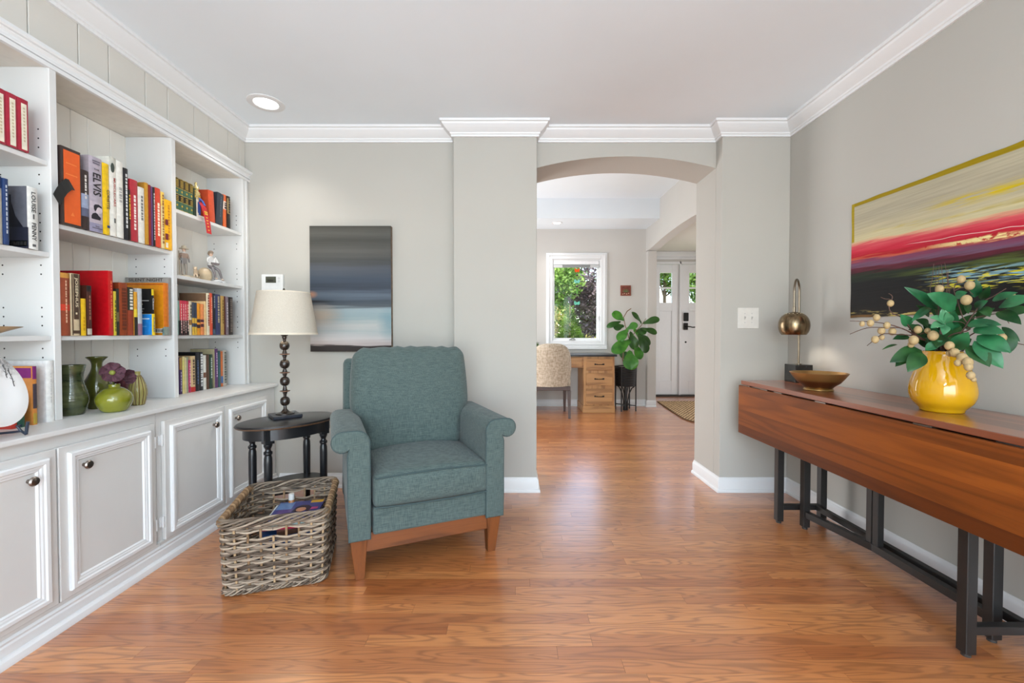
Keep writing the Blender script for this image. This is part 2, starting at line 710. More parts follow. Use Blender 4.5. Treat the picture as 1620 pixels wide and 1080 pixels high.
PW = 0.0572
rp = random.Random(5)
def rows(y0, y1, xa, xb, lmin, lmax):
    y = y0
    while y < y1 - 1e-6:
        x = xa - rp.uniform(0, 0.8)
        while x < xb:
            L = rp.uniform(lmin, lmax)
            a, b_ = max(x, xa), min(x + L, xb)
            if b_ - a > 0.02:
                yield a, b_, y, min(y + PW, y1)
            x += L
        y += PW
n_pl = 0
far_mb, far_acc = MB(), []
for a, b_, y0, y1 in rows(1.15, 2.866, -1.66, RX, 0.45, 1.5):
    mb, acc = MB(), []
    plank_mesh(mb, a, b_, y0, y1, rp.random(), acc)
    if n_pl < 295:
        o = mb.build('plank', M_OAK, fl, normals=False)
        set_rnd(o, acc)
        n_pl += 1
    else:
        plank_mesh(far_mb, a, b_, y0, y1, rp.random(), far_acc)
for a, b_, y0, y1 in rows(-2.5, 1.15, -2.06, RX, 0.7, 1.6):
    plank_mesh(far_mb, a, b_, y0, y1, rp.random(), far_acc)
for a, b_, y0, y1 in rows(2.866, 7.2, -1.6, 4.2, 0.4, 1.4):
    plank_mesh(far_mb, a, b_, y0, y1, rp.random(), far_acc)
o = far_mb.build('planking', M_OAK, fl, normals=False, kind='stuff')
set_rnd(o, far_acc)

struct('ceiling', MB().box(-2.06, RX, -2.5, YA, HC, HC + 0.1), M_CEIL)
struct('wall_left', MB().box(-2.16, -2.06, -2.5, YA, 0, HC), M_WALL)
struct('wall_right', MB().box(RX, RX + 0.12, -2.5, YB, 0, HC), M_WALL)

def arch_pts(x0, x1, zs, rise, n=28):
    c = x1 - x0
    R = c * c / (8 * rise) + rise / 2
    out = []
    for i in range(n + 1):
        x = x0 + c * i / n
        out.append((x, zs + rise - R + math.sqrt(max(R * R - (x - (x0 + x1) / 2) ** 2, 0))))
    return out

poly = [(-2.06, 0), (XL, 0)] + arch_pts(XL, XR, 2.183, 0.079) + [(XR, 0), (4.2, 0), (4.2, FZ), (-2.06, FZ)]
wb = struct('wall_back', MB().prism(poly, 1, YB, YA), M_WALL)
MB().box(-0.387, XL, YP, YB, 0, HC).build('pier', M_WALL, wb, bevel=0.003)
MB().box(XR, RX, YP, YB, 0, HC).build('pier', M_WALL, wb, bevel=0.003)

# rear wall behind the camera, with its window
wr = MB()
wr.box(-2.06, -1.8, -2.62, -2.5, 0, HC).box(1.6, RX, -2.62, -2.5, 0, HC).box(-1.8, 1.6, -2.62, -2.5, 0, 0.10).box(-1.8, 1.6, -2.62, -2.5, 2.10, HC)
struct('wall_rear', wr, M_WALL)

# crown moulding of the living room
CR = [(0, 2.352), (0.012, 2.352), (0.014, 2.364), (0.020, 2.367), (0.022, 2.376), (0.034, 2.384), (0.052, 2.400), (0.064, 2.414), (0.068, 2.424), (0.078, 2.426), (0.080, HC), (0, HC)]
cpath = [(FX, 1.0), (FX, YB), (-0.387, YB), (-0.387, YP), (XL, YP), (XL, YB), (XR, YB), (XR, YP), (RX, YP), (RX, -2.5)]
struct('trim_1', sweep(cpath, CR), M_TRIM, smooth=True, angle=14)

BS = [(0, 0), (0.024, 0), (0.024, 0.012), (0.020, 0.019), (0.014, 0.021), (0.014, 0.074), (0.011, 0.082), (0.006, 0.088), (0.004, 0.097), (0, 0.097)]
struct('baseboard_back', sweep([(-1.60, YB), (-0.387, YB), (-0.387, YP), (XL, YP), (XL, YA)], BS), M_TRIM, smooth=True, angle=25)
struct('baseboard_right', sweep([(XR, YA), (XR, YP), (RX, YP), (RX, -2.5)], BS), M_TRIM, smooth=True, angle=25)

# frieze of vertical boards above the bookcase
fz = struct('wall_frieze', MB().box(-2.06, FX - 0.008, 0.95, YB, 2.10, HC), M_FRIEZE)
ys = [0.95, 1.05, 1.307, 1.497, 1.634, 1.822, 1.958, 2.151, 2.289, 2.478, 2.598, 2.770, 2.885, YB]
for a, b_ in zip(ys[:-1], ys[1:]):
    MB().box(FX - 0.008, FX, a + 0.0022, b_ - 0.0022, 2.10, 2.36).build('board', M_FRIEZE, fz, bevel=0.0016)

# ------------------------------------------------------------------ the study and the hall beyond the arch
YF = 6.25
W0, W1, WZ0, WZ1 = 0.575, 1.285, 0.945, 2.13      # window hole
wf = MB()
wf.box(-1.6, W0, YF, YF + 0.14, 0, FZ).box(W1, 2.07, YF, YF + 0.14, 0, FZ).box(W0, W1, YF, YF + 0.14, 0, WZ0).box(W0, W1, YF, YF + 0.14, WZ1, FZ)
wfo = struct('wall_far', wf, M_WALL_FAR)
MB().box(1.945, 2.07, 6.17, YF, 0, 2.24).build('pier', M_WALL_FAR, wfo, bevel=0.002)
struct('ceiling_study', MB().box(-1.6, 2.07, YA, YF, FZ, FZ + 0.1), M_CEIL)
struct('ceiling_soffit', MB().box(-1.6, 1.94, 5.67, YF, 2.567, FZ), M_CEIL)
struct('wall_study_left', MB().box(-1.72, -1.6, YA, YF, 0, FZ), M_WALL_FAR)
# side wall with its own arch, between study and hall
ap = [(y, z) for y, z in arch_pts(3.70, 6.0, 2.25, 0.066)]
poly = [(YA, 0), (3.70, 0)] + ap + [(YF, 2.245), (YF, FZ), (YA, FZ)]
struct('wall_hall_arch', MB().prism(poly, 0, 1.94, 2.07), M_WALL_FAR)
YD = 7.2
wd = MB()
wd.box(2.07, 2.30, YD, YD + 0.14, 0, 2.42).box(3.78, 4.2, YD, YD + 0.14, 0, 2.42).box(2.30, 3.78, YD, YD + 0.14, 2.255, 2.42)
struct('wall_entry', wd, M_WALL_FAR)
struct('wall_hall_left', MB().box(1.97, 2.07, YF + 0.14, YD, 0, 2.42), M_WALL_FAR)
struct('wall_hall_right', MB().box(4.2, 4.3, YA, YD + 0.14, 0, 2.42), M_WALL_FAR)
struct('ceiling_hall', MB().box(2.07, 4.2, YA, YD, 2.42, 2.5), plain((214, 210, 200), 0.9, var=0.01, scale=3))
struct('baseboard_far', sweep([(-1.6, YF), (1.945, YF), (1.945, 6.17), (2.07, 6.17)], BS), M_TRIM, smooth=True, angle=25)
struct('trim_2', MB().box(2.07, 4.2, YD - 0.05, YD, 2.33, 2.42).box(2.07, 4.2, YD - 0.025, YD, 2.29, 2.33), M_TRIM, bevel=0.006)

# far window
wn1 = MB()
def ringframe(mb, x0, x1, z0, z1, w, y0, y1):
    mb.box(x0, x0 + w, y0, y1, z0, z1).box(x1 - w, x1, y0, y1, z0, z1)
    mb.box(x0 + w, x1 - w, y0, y1, z0, z0 + w).box(x0 + w, x1 - w, y0, y1, z1 - w, z1)
    return mb
win = struct('window_1', ringframe(MB(), 0.495, 1.375, 0.865, 2.222, 0.09, YF - 0.022, YF), M_TRIM, bevel=0.004)
ringframe(MB(), 0.52, 1.35, 0.89, 2.20, 0.02, YF - 0.034, YF - 0.022).build('casing_bead', M_TRIM, win, bevel=0.003)
ringframe(MB(), W0, W1, WZ0, WZ1, 0.02, YF - 0.006, YF + 0.12).build('jamb_liner', M_TRIM, win)
ringframe(MB(), 0.594, 1.266, 0.963, 2.112, 0.026, YF + 0.035, YF + 0.075).build('sash', M_TRIM, win, bevel=0.004)
MB().box(0.617, 1.243, YF + 0.052, YF + 0.057, 0.986, 2.09).build('pane', M_GLASS, win)
MB().box(0.50, 1.37, YF - 0.045, YF, 0.83, 0.866).build('sill', M_TRIM, win, bevel=0.004)
cr = MB().box(0.83, 0.92, YF - 0.03, YF + 0.01, 0.962, 0.972)
cr.tube([(0.845, YF - 0.02, 0.972), (0.87, YF - 0.035, 0.985), (0.91, YF - 0.03, 0.978)], 0.006, 6)
cr.build('crank_handle', plain((120, 116, 108), 0.35, 0.8), win)
MB().box(1.252, 1.264, YF - 0.012, YF + 0.036, 1.25, 1.31).box(1.246, 1.258, YF - 0.022, YF - 0.012, 1.262, 1.298).build('latch', M_TRIM, win)
bl = MB().box(0.60, 1.26, YF - 0.01, YF + 0.03, 2.055, 2.108)
wb_ = bl.build('blind_headrail', plain((238, 238, 240), 0.5), win, bevel=0.003)
sl = MB()
for i in range(7):
    sl.box(0.60, 1.26, YF - 0.014, YF + 0.018, 2.012 + i * 0.006, 2.0148 + i * 0.006)
sl.build('blind_slats', plain((176, 178, 180), 0.5), win, kind='stuff')
MB().box(0.60, 0.73, YF - 0.018, YF - 0.010, 2.008, 2.05).box(1.13, 1.26, YF - 0.018, YF - 0.010, 2.008, 2.05).build('blind_bracket', plain((196, 198, 200), 0.45), win)

# glazed chime hanging in the far window
ch = thing('wind_chime', 'hanging string of coloured glass butterflies and beads in the study window', 'ornament', (0.944, YF + 0.004, 2.05))
MB().tube([(0, 0, 0.0), (0, 0, -0.86)], 0.0015, 5).build('string', M_DARK, ch)
def butterfly(z, rgb, w=0.042):
    mb = MB()
    pl_ = [(0, -0.02), (0.5 * w, -0.034), (w, -0.012), (w * 0.95, 0.03), (0.5 * w, 0.022), (0, 0.008), (-0.5 * w, 0.022), (-w * 0.95, 0.03), (-w, -0.012), (-0.5 * w, -0.034)]
    mb.prism(pl_, 1, -0.003, 0.003)
    mb.build('glass_butterfly', plain(rgb, 0.15, var=0.25, scale=60), ch, loc=(0, -0.002, z), bevel=0.001)
butterfly(-0.075, (222, 84, 30), 0.036)
butterfly(-0.235, (120, 196, 178))
butterfly(-0.55, (96, 186, 160))
MB().prism([(0, -0.04), (0.018, -0.01), (0.012, 0.03), (0, 0.04), (-0.014, 0.02), (-0.016, -0.015)], 1, -0.003, 0.003).build('glass_leaf', plain((92, 150, 60), 0.2), ch, loc=(0, -0.002, -0.39))
for z in (-0.148, -0.31, -0.46, -0.76):
    MB().sphere((0, 0, z), 0.016, 10, 6, (1.1, 0.7, 0.9)).build('bead', plain((52, 26, 22), 0.2), ch, smooth=True)

# entry door with its sidelight
M_DOOR = plain((232, 233, 235), 0.45, var=0.01)
def glazed_panel(name, x0, x1, gx0, gx1, label=None):
    d = struct(name, MB().box(x0, x0 + (gx0 - x0), YD + 0.02, YD + 0.06, 0.03, 2.21).box(gx1, x1, YD + 0.02, YD + 0.06, 0.03, 2.21)
               .box(gx0, gx1, YD + 0.02, YD + 0.06, 2.072, 2.21).box(gx0, gx1, YD + 0.02, YD + 0.06, 1.43, 1.572)
               .box(gx0, gx1, YD + 0.02, YD + 0.06, 0.03, 0.26).box(gx0, gx1, YD + 0.032, YD + 0.06, 0.26, 1.43), M_DOOR, bevel=0.003)
    return d
sd = glazed_panel('window_3', 2.30, 2.80, 2.478, 2.682)
MB().box(2.478, 2.682, YD + 0.03, YD + 0.05, 1.805, 1.832).build('muntin', M_DOOR, sd)
for z0, z1 in ((1.572, 1.805), (1.832, 2.072)):
    MB().box(2.478, 2.682, YD + 0.038, YD + 0.042, z0, z1).build('pane', M_GLASS, sd)
MB().box(2.80, 2.827, YD - 0.01, YD + 0.07, 0, 2.255).box(2.30, 3.78, YD - 0.01, YD + 0.07, 2.215, 2.255).build('mullion', M_DOOR, sd, bevel=0.003)
dr = glazed_panel('door_1', 2.83, 3.74, 2.972, 3.60)
MB().box(2.972, 3.60, YD + 0.03, YD + 0.05, 1.805, 1.832).box(3.17, 3.19, YD + 0.03, YD + 0.05, 1.572, 2.072).box(3.385, 3.405, YD + 0.03, YD + 0.05, 1.572, 2.072).build('muntin', M_DOOR, dr)
for xa, xb in ((2.972, 3.17), (3.19, 3.385), (3.405, 3.60)):
    for z0, z1 in ((1.572, 1.805), (1.832, 2.072)):
        MB().box(xa, xb, YD + 0.038, YD + 0.042, z0, z1).build('pane', M_GLASS, dr)
for z0, z1 in ((0.26, 1.43),):
    for xa, xb in ((3.275, 3.30),):
        MB().box(xa, xb, YD + 0.02, YD + 0.034, z0, z1).build('stile', M_DOOR, dr)
M_LOCK = plain((30, 28, 27), 0.35, 0.4)
MB().box(2.876, 2.955, YD - 0.012, YD + 0.02, 1.262, 1.405).build('deadbolt', M_LOCK, dr, bevel=0.012, seg=2)
lv = MB().box(2.876, 2.945, YD - 0.006, YD + 0.02, 1.118, 1.232)
lv.tube([(2.915, YD - 0.01, 1.17), (2.92, YD - 0.05, 1.172), (2.96, YD - 0.055, 1.170), (3.0, YD - 0.05, 1.16), (3.045, YD - 0.05, 1.163)], 0.011, 8)
lv.build('lever_handle', M_LOCK, dr, bevel=0.004)
MB().lathe([(0.0, -0.004), (0.016, -0.004), (0.016, 0.002), (0, 0.002)], 14).build('door_viewer', M_LOCK, dr, loc=(2.917, YD + 0.018, 0.912), rot=(PI / 2, 0, 0))
struct('trim_3', MB().box(2.30, 3.78, YD - 0.04, YD + 0.10, 0, 0.028), plain((52, 48, 44), 0.5))
struct('trim_4', MB().box(2.215, 2.30, YD - 0.022, YD, 0, 2.29).box(3.78, 3.87, YD - 0.022, YD, 0, 2.29), M_TRIM, bevel=0.004)

# recessed ceiling lights
def downlight(x, y, z, r, label, e):
    d = thing('recessed_light', label, 'ceiling light', (x, y, z))
    MB().lathe([(r, 0.0), (r, -0.003), (r * 0.92, -0.006), (r * 0.68, -0.006), (r * 0.64, -0.002), (r * 0.64, 0.0)], 36).build('trim_ring', M_TRIM, d, smooth=True)
    MB().lathe([(0, -0.003), (r * 0.645, -0.003)], 32).build('lamp_disc', emissive((255, 253, 248), e, ('disc', e)), d)
    s = add_light('recessed_lamp', 'SPOT', (x, y, z - 0.02), 1, (1.0, 0.97, 0.92), spot_size=math.radians(112), spot_blend=0.9, shadow_soft_size=0.05)
    return d, s
_, s1 = downlight(-1.475, 2.604, HC, 0.102, 'round recessed light in the ceiling above the bookcase end', 4.0)
s1.data.energy = 16
_, s2 = downlight(0.616, 5.90, 2.567, 0.075, 'small recessed light in the soffit above the study window', 4.0)
s2.data.energy = 14
# ------------------------------------------------------------------ built-in bookcase
CZ = 0.717            # countertop surface
SX = -1.80            # shelf front edges
BKX = -2.03           # back boards
bc = thing('bookcase', 'white built-in bookcase with adjustable shelves along the panelled wall', 'bookcase', (0, 0, 0))
bys = [1.06, 1.19, 1.33, 1.46, 1.60, 1.715, 1.845, 1.995, 2.075, 2.19, 2.276, 2.38, 2.50, 2.61, 2.74, 2.876, YB]
for a, b_ in zip(bys[:-1], bys[1:]):
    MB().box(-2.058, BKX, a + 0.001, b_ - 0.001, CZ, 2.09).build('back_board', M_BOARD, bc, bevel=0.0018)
def divider(y0, y1, x=-1.79):
    o = MB().box(BKX, x, y0, y1, CZ, 2.09).build('divider', M_SHELF, bc, bevel=0.002)
    return o
dv = [divider(1.06, 1.088), divider(1.680, 1.708), divider(2.277, 2.305), divider(2.876, 2.904)]
MB().box(-1.81, -1.795, 2.904, YB, CZ, 2.09).build('scribe_strip', M_SHELF, bc, bevel=0.002)
MB().box(-2.03, -1.80, 1.06, YB, 2.09, 2.11).build('top_board', plain((226, 221, 212), 0.6), bc)
hm = [(-1.80, 2.085), (-1.784, 2.085), (-1.784, 2.100), (-1.789, 2.100), (-1.789, 2.104), (-1.781, 2.104), (-1.781, 2.112), (-1.786, 2.116), (-1.784, 2.124), (-1.778, 2.130), (-1.778, 2.134), (-1.770, 2.136), (-1.766, 2.141), (-1.766, 2.153), (-1.80, 2.153), (-1.815, 2.153), (-1.815, 2.11), (-1.80, 2.11)]
MB().prism(hm, 1, 1.0, YB).build('header_moulding', M_TRIM, bc)
# rounded pilaster bead at the far end
MB().box(-1.796, -1.785, 2.905, 2.917, CZ, 2.085).build('edge_bead', M_SHELF, bc, bevel=0.003)
bays = [(1.088, 1.680), (1.708, 2.277), (2.305, 2.876)]
shz = [(1.727, 1.374, 1.05), (1.495, 1.05), (1.727, 1.374, 1.05)]
for (a, b_), zs in zip(bays, shz):
    for z in zs:
        MB().box(BKX + 0.001, SX, a + 0.001, b_ - 0.001, z - 0.019, z).build('shelf', M_SHELF, bc, bevel=0.0015)
# drilled shelf-pin holes on the divider faces
def pins(d, yface, sgn, zlist):
    mb = MB()
    for z in zlist:
        for x in (-1.835, -1.985):
            mb.lathe([(0, 0), (0.0032, 0), (0.0032, 0.0006), (0, 0.0006)], 8)
            for i in range(len(mb.v) - 18, len(mb.v)):
                p = mb.v[i]
                mb.v[i] = (x + p[0], yface + sgn * p[2], z + p[1])
    mb.build('pin_hole', M_DARK, d, kind='stuff')
zz = [0.93, 0.965, 1.0, 1.09, 1.125, 1.16, 1.29, 1.325, 1.42, 1.455, 1.49, 1.525, 1.64, 1.675, 1.78, 1.815, 1.85]
pins(dv[1], 1.680, -1, zz)
pins(dv[2], 2.277, -1, [0.94, 0.975, 1.34, 1.375, 1.41, 1.45])
pins(dv[3], 2.876, -1, [0.965, 1.0, 1.10, 1.135, 1.17, 1.27, 1.305, 1.34, 1.42, 1.455, 1.49, 1.62, 1.655, 1.78, 1.81, 1.84])

# ------------------------------------------------------------------ base cabinets, worktop, plinth
ct = MB().box(-2.03, -1.605, 1.06, YB - 0.001, CZ - 0.019, CZ).build('countertop', M_SHELF, None, bevel=0.004, seg=2)
tag(ct, 'long white painted worktop on top of the base cabinets', 'countertop')
FXC = -1.632
ring = [(0.0, 0.0), (0.0, 0.009), (0.005, 0.0135), (0.016, 0.0135), (0.020, 0.009), (0.026, 0.0085), (0.031, 0.006), (0.035, 0.006), (0.040, 0.0)]
def door_moulding(mb, y0, y1, z0, z1, x):
    vs, fs = [], []
    for ins, h in ring:
        for (y, z) in ((y0 + ins, z0 + ins), (y1 - ins, z0 + ins), (y1 - ins, z1 - ins), (y0 + ins, z1 - ins)):
            vs.append((x + h, y, z))
    for i in range(len(ring) - 1):
        for j in range(4):
            k = (j + 1) % 4
            fs.append((i * 4 + j, i * 4 + k, (i + 1) * 4 + k, (i + 1) * 4 + j))
    return mb.add(vs, fs)
def cabinet(y0, y1, doors, label):
    c = thing('base_cabinet', label, 'cabinet', (FXC, y0, 0), 0, 'base cabinets under the worktop')
    L = y1 - y0
    MB().box(-0.40, 0, 0.001, L - 0.001, 0.082, CZ - 0.0195).build('carcass', M_CAB, c)
    MB().box(0.0, 0.0125, 0.001, L - 0.001, 0.082, 0.0955).build('bottom_rail', M_CAB, c)
    for (d0, d1, knob) in doors:
        d = MB().box(0.001, 0.0185, d0 - y0, d1 - y0, 0.097, 0.652).build('door', M_CAB, c, bevel=0.002)
        mo = MB()
        door_moulding(mo, d0 - y0 + 0.030, d1 - y0 - 0.030, 0.121, 0.627, 0.0183)
        mo.build('moulding', M_TRIM, d)
        ky = (d1 - 0.090 if knob > 0 else d0 + 0.090) - y0
        kb = MB()
        kb.lathe([(0, 0), (0.007, 0), (0.006, 0.008), (0.010, 0.013), (0.0155, 0.017), (0.0165, 0.021), (0.013, 0.026), (0.006, 0.028), (0, 0.0285)], 18)
        kb.build('knob', M_NICKEL, d, loc=(0.0185, ky, 0.566), rot=(0, PI / 2, 0), smooth=True)
        for hz in (0.185, 0.565):
            hy = (d0 if knob > 0 else d1) - y0
            hb = MB()
            sg = -1 if knob > 0 else 1
            hb.box(0.001, 0.008, min(hy, hy + sg * 0.017), max(hy, hy + sg * 0.017), hz - 0.022, hz + 0.022)
            hb.tube([(0.012, hy + sg * 0.006, hz - 0.026), (0.012, hy + sg * 0.006, hz + 0.026)], 0.005, 8)
            hb.build('hinge', M_TRIM, d)
    return c
cabinet(1.06, 1.960, [(1.105, 1.514, 1), (1.520, 1.934, -1)], 'white base cabinet with two moulded doors under the vases')
cabinet(1.960, YB - 0.001, [(1.987, 2.404, 1), (2.410, 2.832, -1)], 'white base cabinet with two moulded doors next to the oval black table')
KB = [(0, 0), (0.030, 0), (0.030, 0.010), (0.026, 0.022), (0.018, 0.030), (0.013, 0.031), (0.013, 0.060), (0.009, 0.066), (0.011, 0.074), (0.004, 0.0815), (0, 0.0815)]
struct('baseboard_left', sweep([(-1.625, 1.06), (-1.625, YB)], KB), M_TRIM, smooth=True, angle=25)

# ------------------------------------------------------------------ books
def dull(rgb, rough=0.45):
    return plain(rgb, rough, var=0.10, scale=55)
R_S, U_S = (0, 0, -1), (0, 1, 0)          # print running down the spine
R_H, U_H = (0, 1, 0), (0, 0, 1)           # print across the spine
R_C, U_C = (1, 0, 0), (0, 0, 1)           # print on the cover that faces the camera
rb = random.Random(3)
def book(y0, y1, z, h, rgb, label, group, xs=-1.785, d=None, lean=0.0, bands=(), marks=None, words=None, cover=(), cover_rgb=None, rough=0.42, name='book', round_=0.25):
    """a bound volume: boards and spine, page block, printed patches.
    bands: (from, to, colour) as fractions of the spine height; marks: (colour, from, to, width) rows of unreadable print"""
    t = y1 - y0 - 0.0006
    d = d or min(0.20, max(0.12, h * 0.68 + rb.uniform(-0.01, 0.01)))
    d = min(d, xs + 2.028)
    lo = -t if lean > 0 else 0.0
    r = thing(name, label, 'book', (xs, (y1 if lean > 0 else y0) + (-0.0003 if lean > 0 else 0.0003), z), 0, group)
    r.rotation_euler = (-math.radians(lean), 0, 0)
    ct_ = min(0.0028, t * 0.2)
    m = dull(rgb, rough)
    c = MB()
    # spine cross-section, slightly rounded
    k = 5
    sag = min(0.004, t * round_ * 0.5)
    prof = []
    for i in range(k + 1):
        f = i / k
        prof.append((-sag * (2 * f - 1) ** 2, lo + t * f))
    poly_ = prof + [(-d, lo + t), (-d, lo + t - ct_), (-0.006, lo + t - ct_), (-0.006, lo + ct_), (-d, lo + ct_), (-d, lo)]
    c.prism(poly_, 2, 0, h)
    co = c.build('cover', m, r)
    MB().box(-d + 0.004, -0.0062, lo + ct_ + 0.0002, lo + t - ct_ - 0.0002, 0.003, h - 0.004).build('pages', M_PAGES, r)
    ym = lo + t / 2
    def sx(f):
        return -sag * (2 * f - 1) ** 2
    for (a, b_, col) in bands:
        p = MB()
        pts = [(sx(i / k) + 0.0005, lo + t * (0.002 + 0.996 * i / k)) for i in range(k + 1)] + [(sx((k - i) / k) - 0.0004, lo + t * (0.002 + 0.996 * (k - i) / k)) for i in range(k + 1)]
        p.prism(pts, 2, h * a, h * b_)
        p.build('spine_band', dull(col, rough), r)
    if marks:
        col, a, b_, w = marks
        p = MB()
        zc = h * b_
        while zc > h * a + 0.004:
            L = rb.uniform(0.006, 0.016)
            plate(p, (0.0006, ym + (sx(0.5)), zc - L / 2), R_S, U_S, L, t * w, 0.0005)
            zc -= L + rb.uniform(0.002, 0.006)
        p.build('spine_print', dull(col, 0.5), r)
    for wd in (words or ()):
        s, col, a, b_, w = wd[:5]
        off = wd[5] if len(wd) > 5 else 0.5
        if a is None:
            continue
        lettering('spine_title', s, dull(col, 0.5), r, (0.0011, lo + t * off, h * (a + b_) / 2), R_S, U_S, h * (b_ - a), t * w)
    if cover_rgb:
        p = MB()
        p.box(-d + 0.001, -0.004, lo - 0.0005, lo + 0.0002, 0.001, h - 0.001)
        p.build('front_board', dull(cover_rgb, rough), r)
    for (x0, x1, z0, z1, col) in cover:
        p = MB()
        p.box(-d * (1 - x0), -d * (1 - x1), lo - 0.0012, lo - 0.0003, h * z0, h * z1)
        p.build('cover_print', dull(col, rough), r)
    return r, lo, t, h, d

def Yp(px, xs, zm=1.06):
    return 680.0 * abs(xs) / (810.0 - px) + (zm - 1.06) * 0.0191
def shelf_books(z, xs, rows_, group, dy=0.0):
    out = {}
    for row in rows_:
        p0, p1, zt, rgb, label = row[:5]
        kw = dict(row[5]) if len(row) > 5 else {}
        key = kw.pop('key', None)
        x = kw.pop('xs', xs)
        zm = (z + zt) / 2
        y0, y1 = Yp(p0, x, zm) + dy, Yp(p1, x, zm) + dy
        out[key] = book(y0, y1, z, zt - z - (0.006 if dy else 0.0), rgb, label, group, xs=x, **kw)
    return out

# upper shelf of the middle bay
G1 = 'books on the upper shelf of the middle bay'
o = shelf_books(1.495, -1.785, [
    (94.2, 125.4, 1.811, (58, 46, 42), 'tall orange boxed book with dark marbled border at the divider', dict(key='orange', round_=0.0, d=0.20)),
    (126.6, 139.4, 1.747, (52, 38, 36), 'dark brown book with a pale blue picture low on its spine', dict(marks=((215, 210, 205), 0.5, 0.92, 0.22), bands=((0.36, 0.60, (150, 160, 185)), (0.22, 0.36, (92, 96, 120))))),
    (139.8, 160.6, 1.820, (176, 166, 178), 'thick lavender hardcover with tall black capitals and a portrait on its spine', dict(key='lav', bands=((0.0, 0.115, (150, 146, 172)), (0.118, 0.40, (188, 176, 186))), cover_rgb=(170, 158, 166))),
    (161.0, 171.7, 1.812, (232, 190, 20), 'bright yellow hardcover with dark capitals down its spine', dict(key='yel', rough=0.25)),
    (172.2, 182.9, 1.852, (226, 224, 216), 'white hardcover with red italic capitals and a car picture', dict(key='mus', bands=((0.87, 0.998, (196, 196, 186)),))),
    (183.2, 194.0, 1.848, (230, 228, 220), 'plain white hardcover with faint grey script on its spine', dict(marks=((170, 168, 164), 0.45, 0.66, 0.4))),
    (194.3, 201.8, 1.828, (30, 30, 34), 'black book with white print beside the plain white hardcover', dict(marks=((220, 220, 220), 0.15, 0.92, 0.35))),
    (202.0, 204.7, 1.735, (40, 32, 22), 'thin dark book with yellow lettering beside the red hardcover', dict(marks=((230, 190, 40), 0.4, 0.9, 0.6))),
    (205.0, 217.3, 1.790, (178, 46, 58), 'crimson hardcover with small white title on its spine', dict(marks=((240, 225, 220), 0.2, 0.75, 0.25))),
    (217.7, 227.8, 1.768, (224, 222, 214), 'short white book between the crimson and the golden one', dict(marks=((120, 120, 120), 0.4, 0.85, 0.3), cover_rgb=(214, 212, 204))),
    (228.0, 233.8, 1.800, (190, 138, 40), 'golden tan book with a plain spine', dict(cover_rgb=(172, 122, 40))),
    (234.0, 237.6, 1.796, (132, 28, 32), 'thin dark red book beside the golden tan one', {}),
    (237.8, 240.3, 1.793, (96, 62, 110), 'very thin purple book on the upper middle shelf', {}),
    (240.5, 244.3, 1.793, (38, 34, 34), 'thin black book with pale print beside the purple one', dict(marks=((210, 205, 200), 0.1, 0.9, 0.35))),
    (244.6, 253.5, 1.797, (208, 66, 44), 'red-orange paperback with white title near the shelf end', dict(marks=((245, 225, 200), 0.2, 0.75, 0.35))),
    (253.8, 259.0, 1.788, (226, 208, 150), 'cream paperback with small brown print near the shelf end', dict(marks=((150, 100, 50), 0.1, 0.95, 0.45), bands=((0.75, 0.99, (238, 200, 90)),))),
    (259.3, 271.4, 1.757, (240, 178, 20), 'yellow paperback with two maroon squares last on its shelf', dict(key='sq', marks=((200, 130, 20), 0.2, 0.9, 0.2), cover_rgb=(236, 176, 24))),
], G1, dy=0.0075)
r, lo, t, h, d = o['orange']
MB().box(-0.004, 0.0012, lo + 0.009, lo + t - 0.004, 0.008, h - 0.012).build('front_panel', plain((226, 94, 30), 0.3, var=0.05), r)
p = MB()
plate(p, (0.0013, lo + t * 0.5, h * 0.80), R_H, U_H, t * 0.55, 0.004)
plate(p, (0.0013, lo + t * 0.5, h * 0.66), R_H, U_H, t * 0.6, 0.004)
p.add([(0.0016, lo + t * 0.30, h * 0.46), (0.0016, lo + t * 0.50, h * 0.55), (0.0016, lo + t * 0.52, h * 0.53), (0.0016, lo + t * 0.34, h * 0.46)], [(0, 1, 2, 3)])
p.add([(0.0016, lo + t * 0.62, h * 0.46), (0.0016, lo + t * 0.50, h * 0.55), (0.0016, lo + t * 0.48, h * 0.53), (0.0016, lo + t * 0.58, h * 0.46)], [(3, 2, 1, 0)])
p.add([(0.0016, lo + t * 0.42, h * 0.13), (0.0016, lo + t * 0.62, h * 0.13), (0.0016, lo + t * 0.53, h * 0.18)], [(0, 1, 2)])
p.build('panel_print', plain((238, 128, 58), 0.4), r, normals=False, kind='stuff')
# the black ribbon marker that hangs over the divider edge
rbm = MB()
ctr = [(0.004, 0.035, 0.168), (0.012, 0.015, 0.165), (0.018, -0.010, 0.140), (0.020, -0.026, 0.115), (0.020, -0.040, 0.086)]
vs = []
for i, c_ in enumerate(ctr):
    w_ = (0.0, 0.008, 0.022)
    vs += [(c_[0], c_[1] - 0.012, c_[2] + 0.014), (c_[0], c_[1] + 0.012, c_[2] - 0.022), (c_[0] + 0.0015, c_[1] + 0.012, c_[2] - 0.022), (c_[0] + 0.0015, c_[1] - 0.012, c_[2] + 0.014)]
fs = []
for i in range(len(ctr) - 1):
    for j in range(4):
        k = (j + 1) % 4
        fs.append((i * 4 + j, i * 4 + k, (i + 1) * 4 + k, (i + 1) * 4 + j))
fs += [(0, 1, 2, 3), (19, 18, 17, 16)]
rbm.add(vs, fs).build('ribbon_marker', plain((26, 26, 26), 0.6), r)

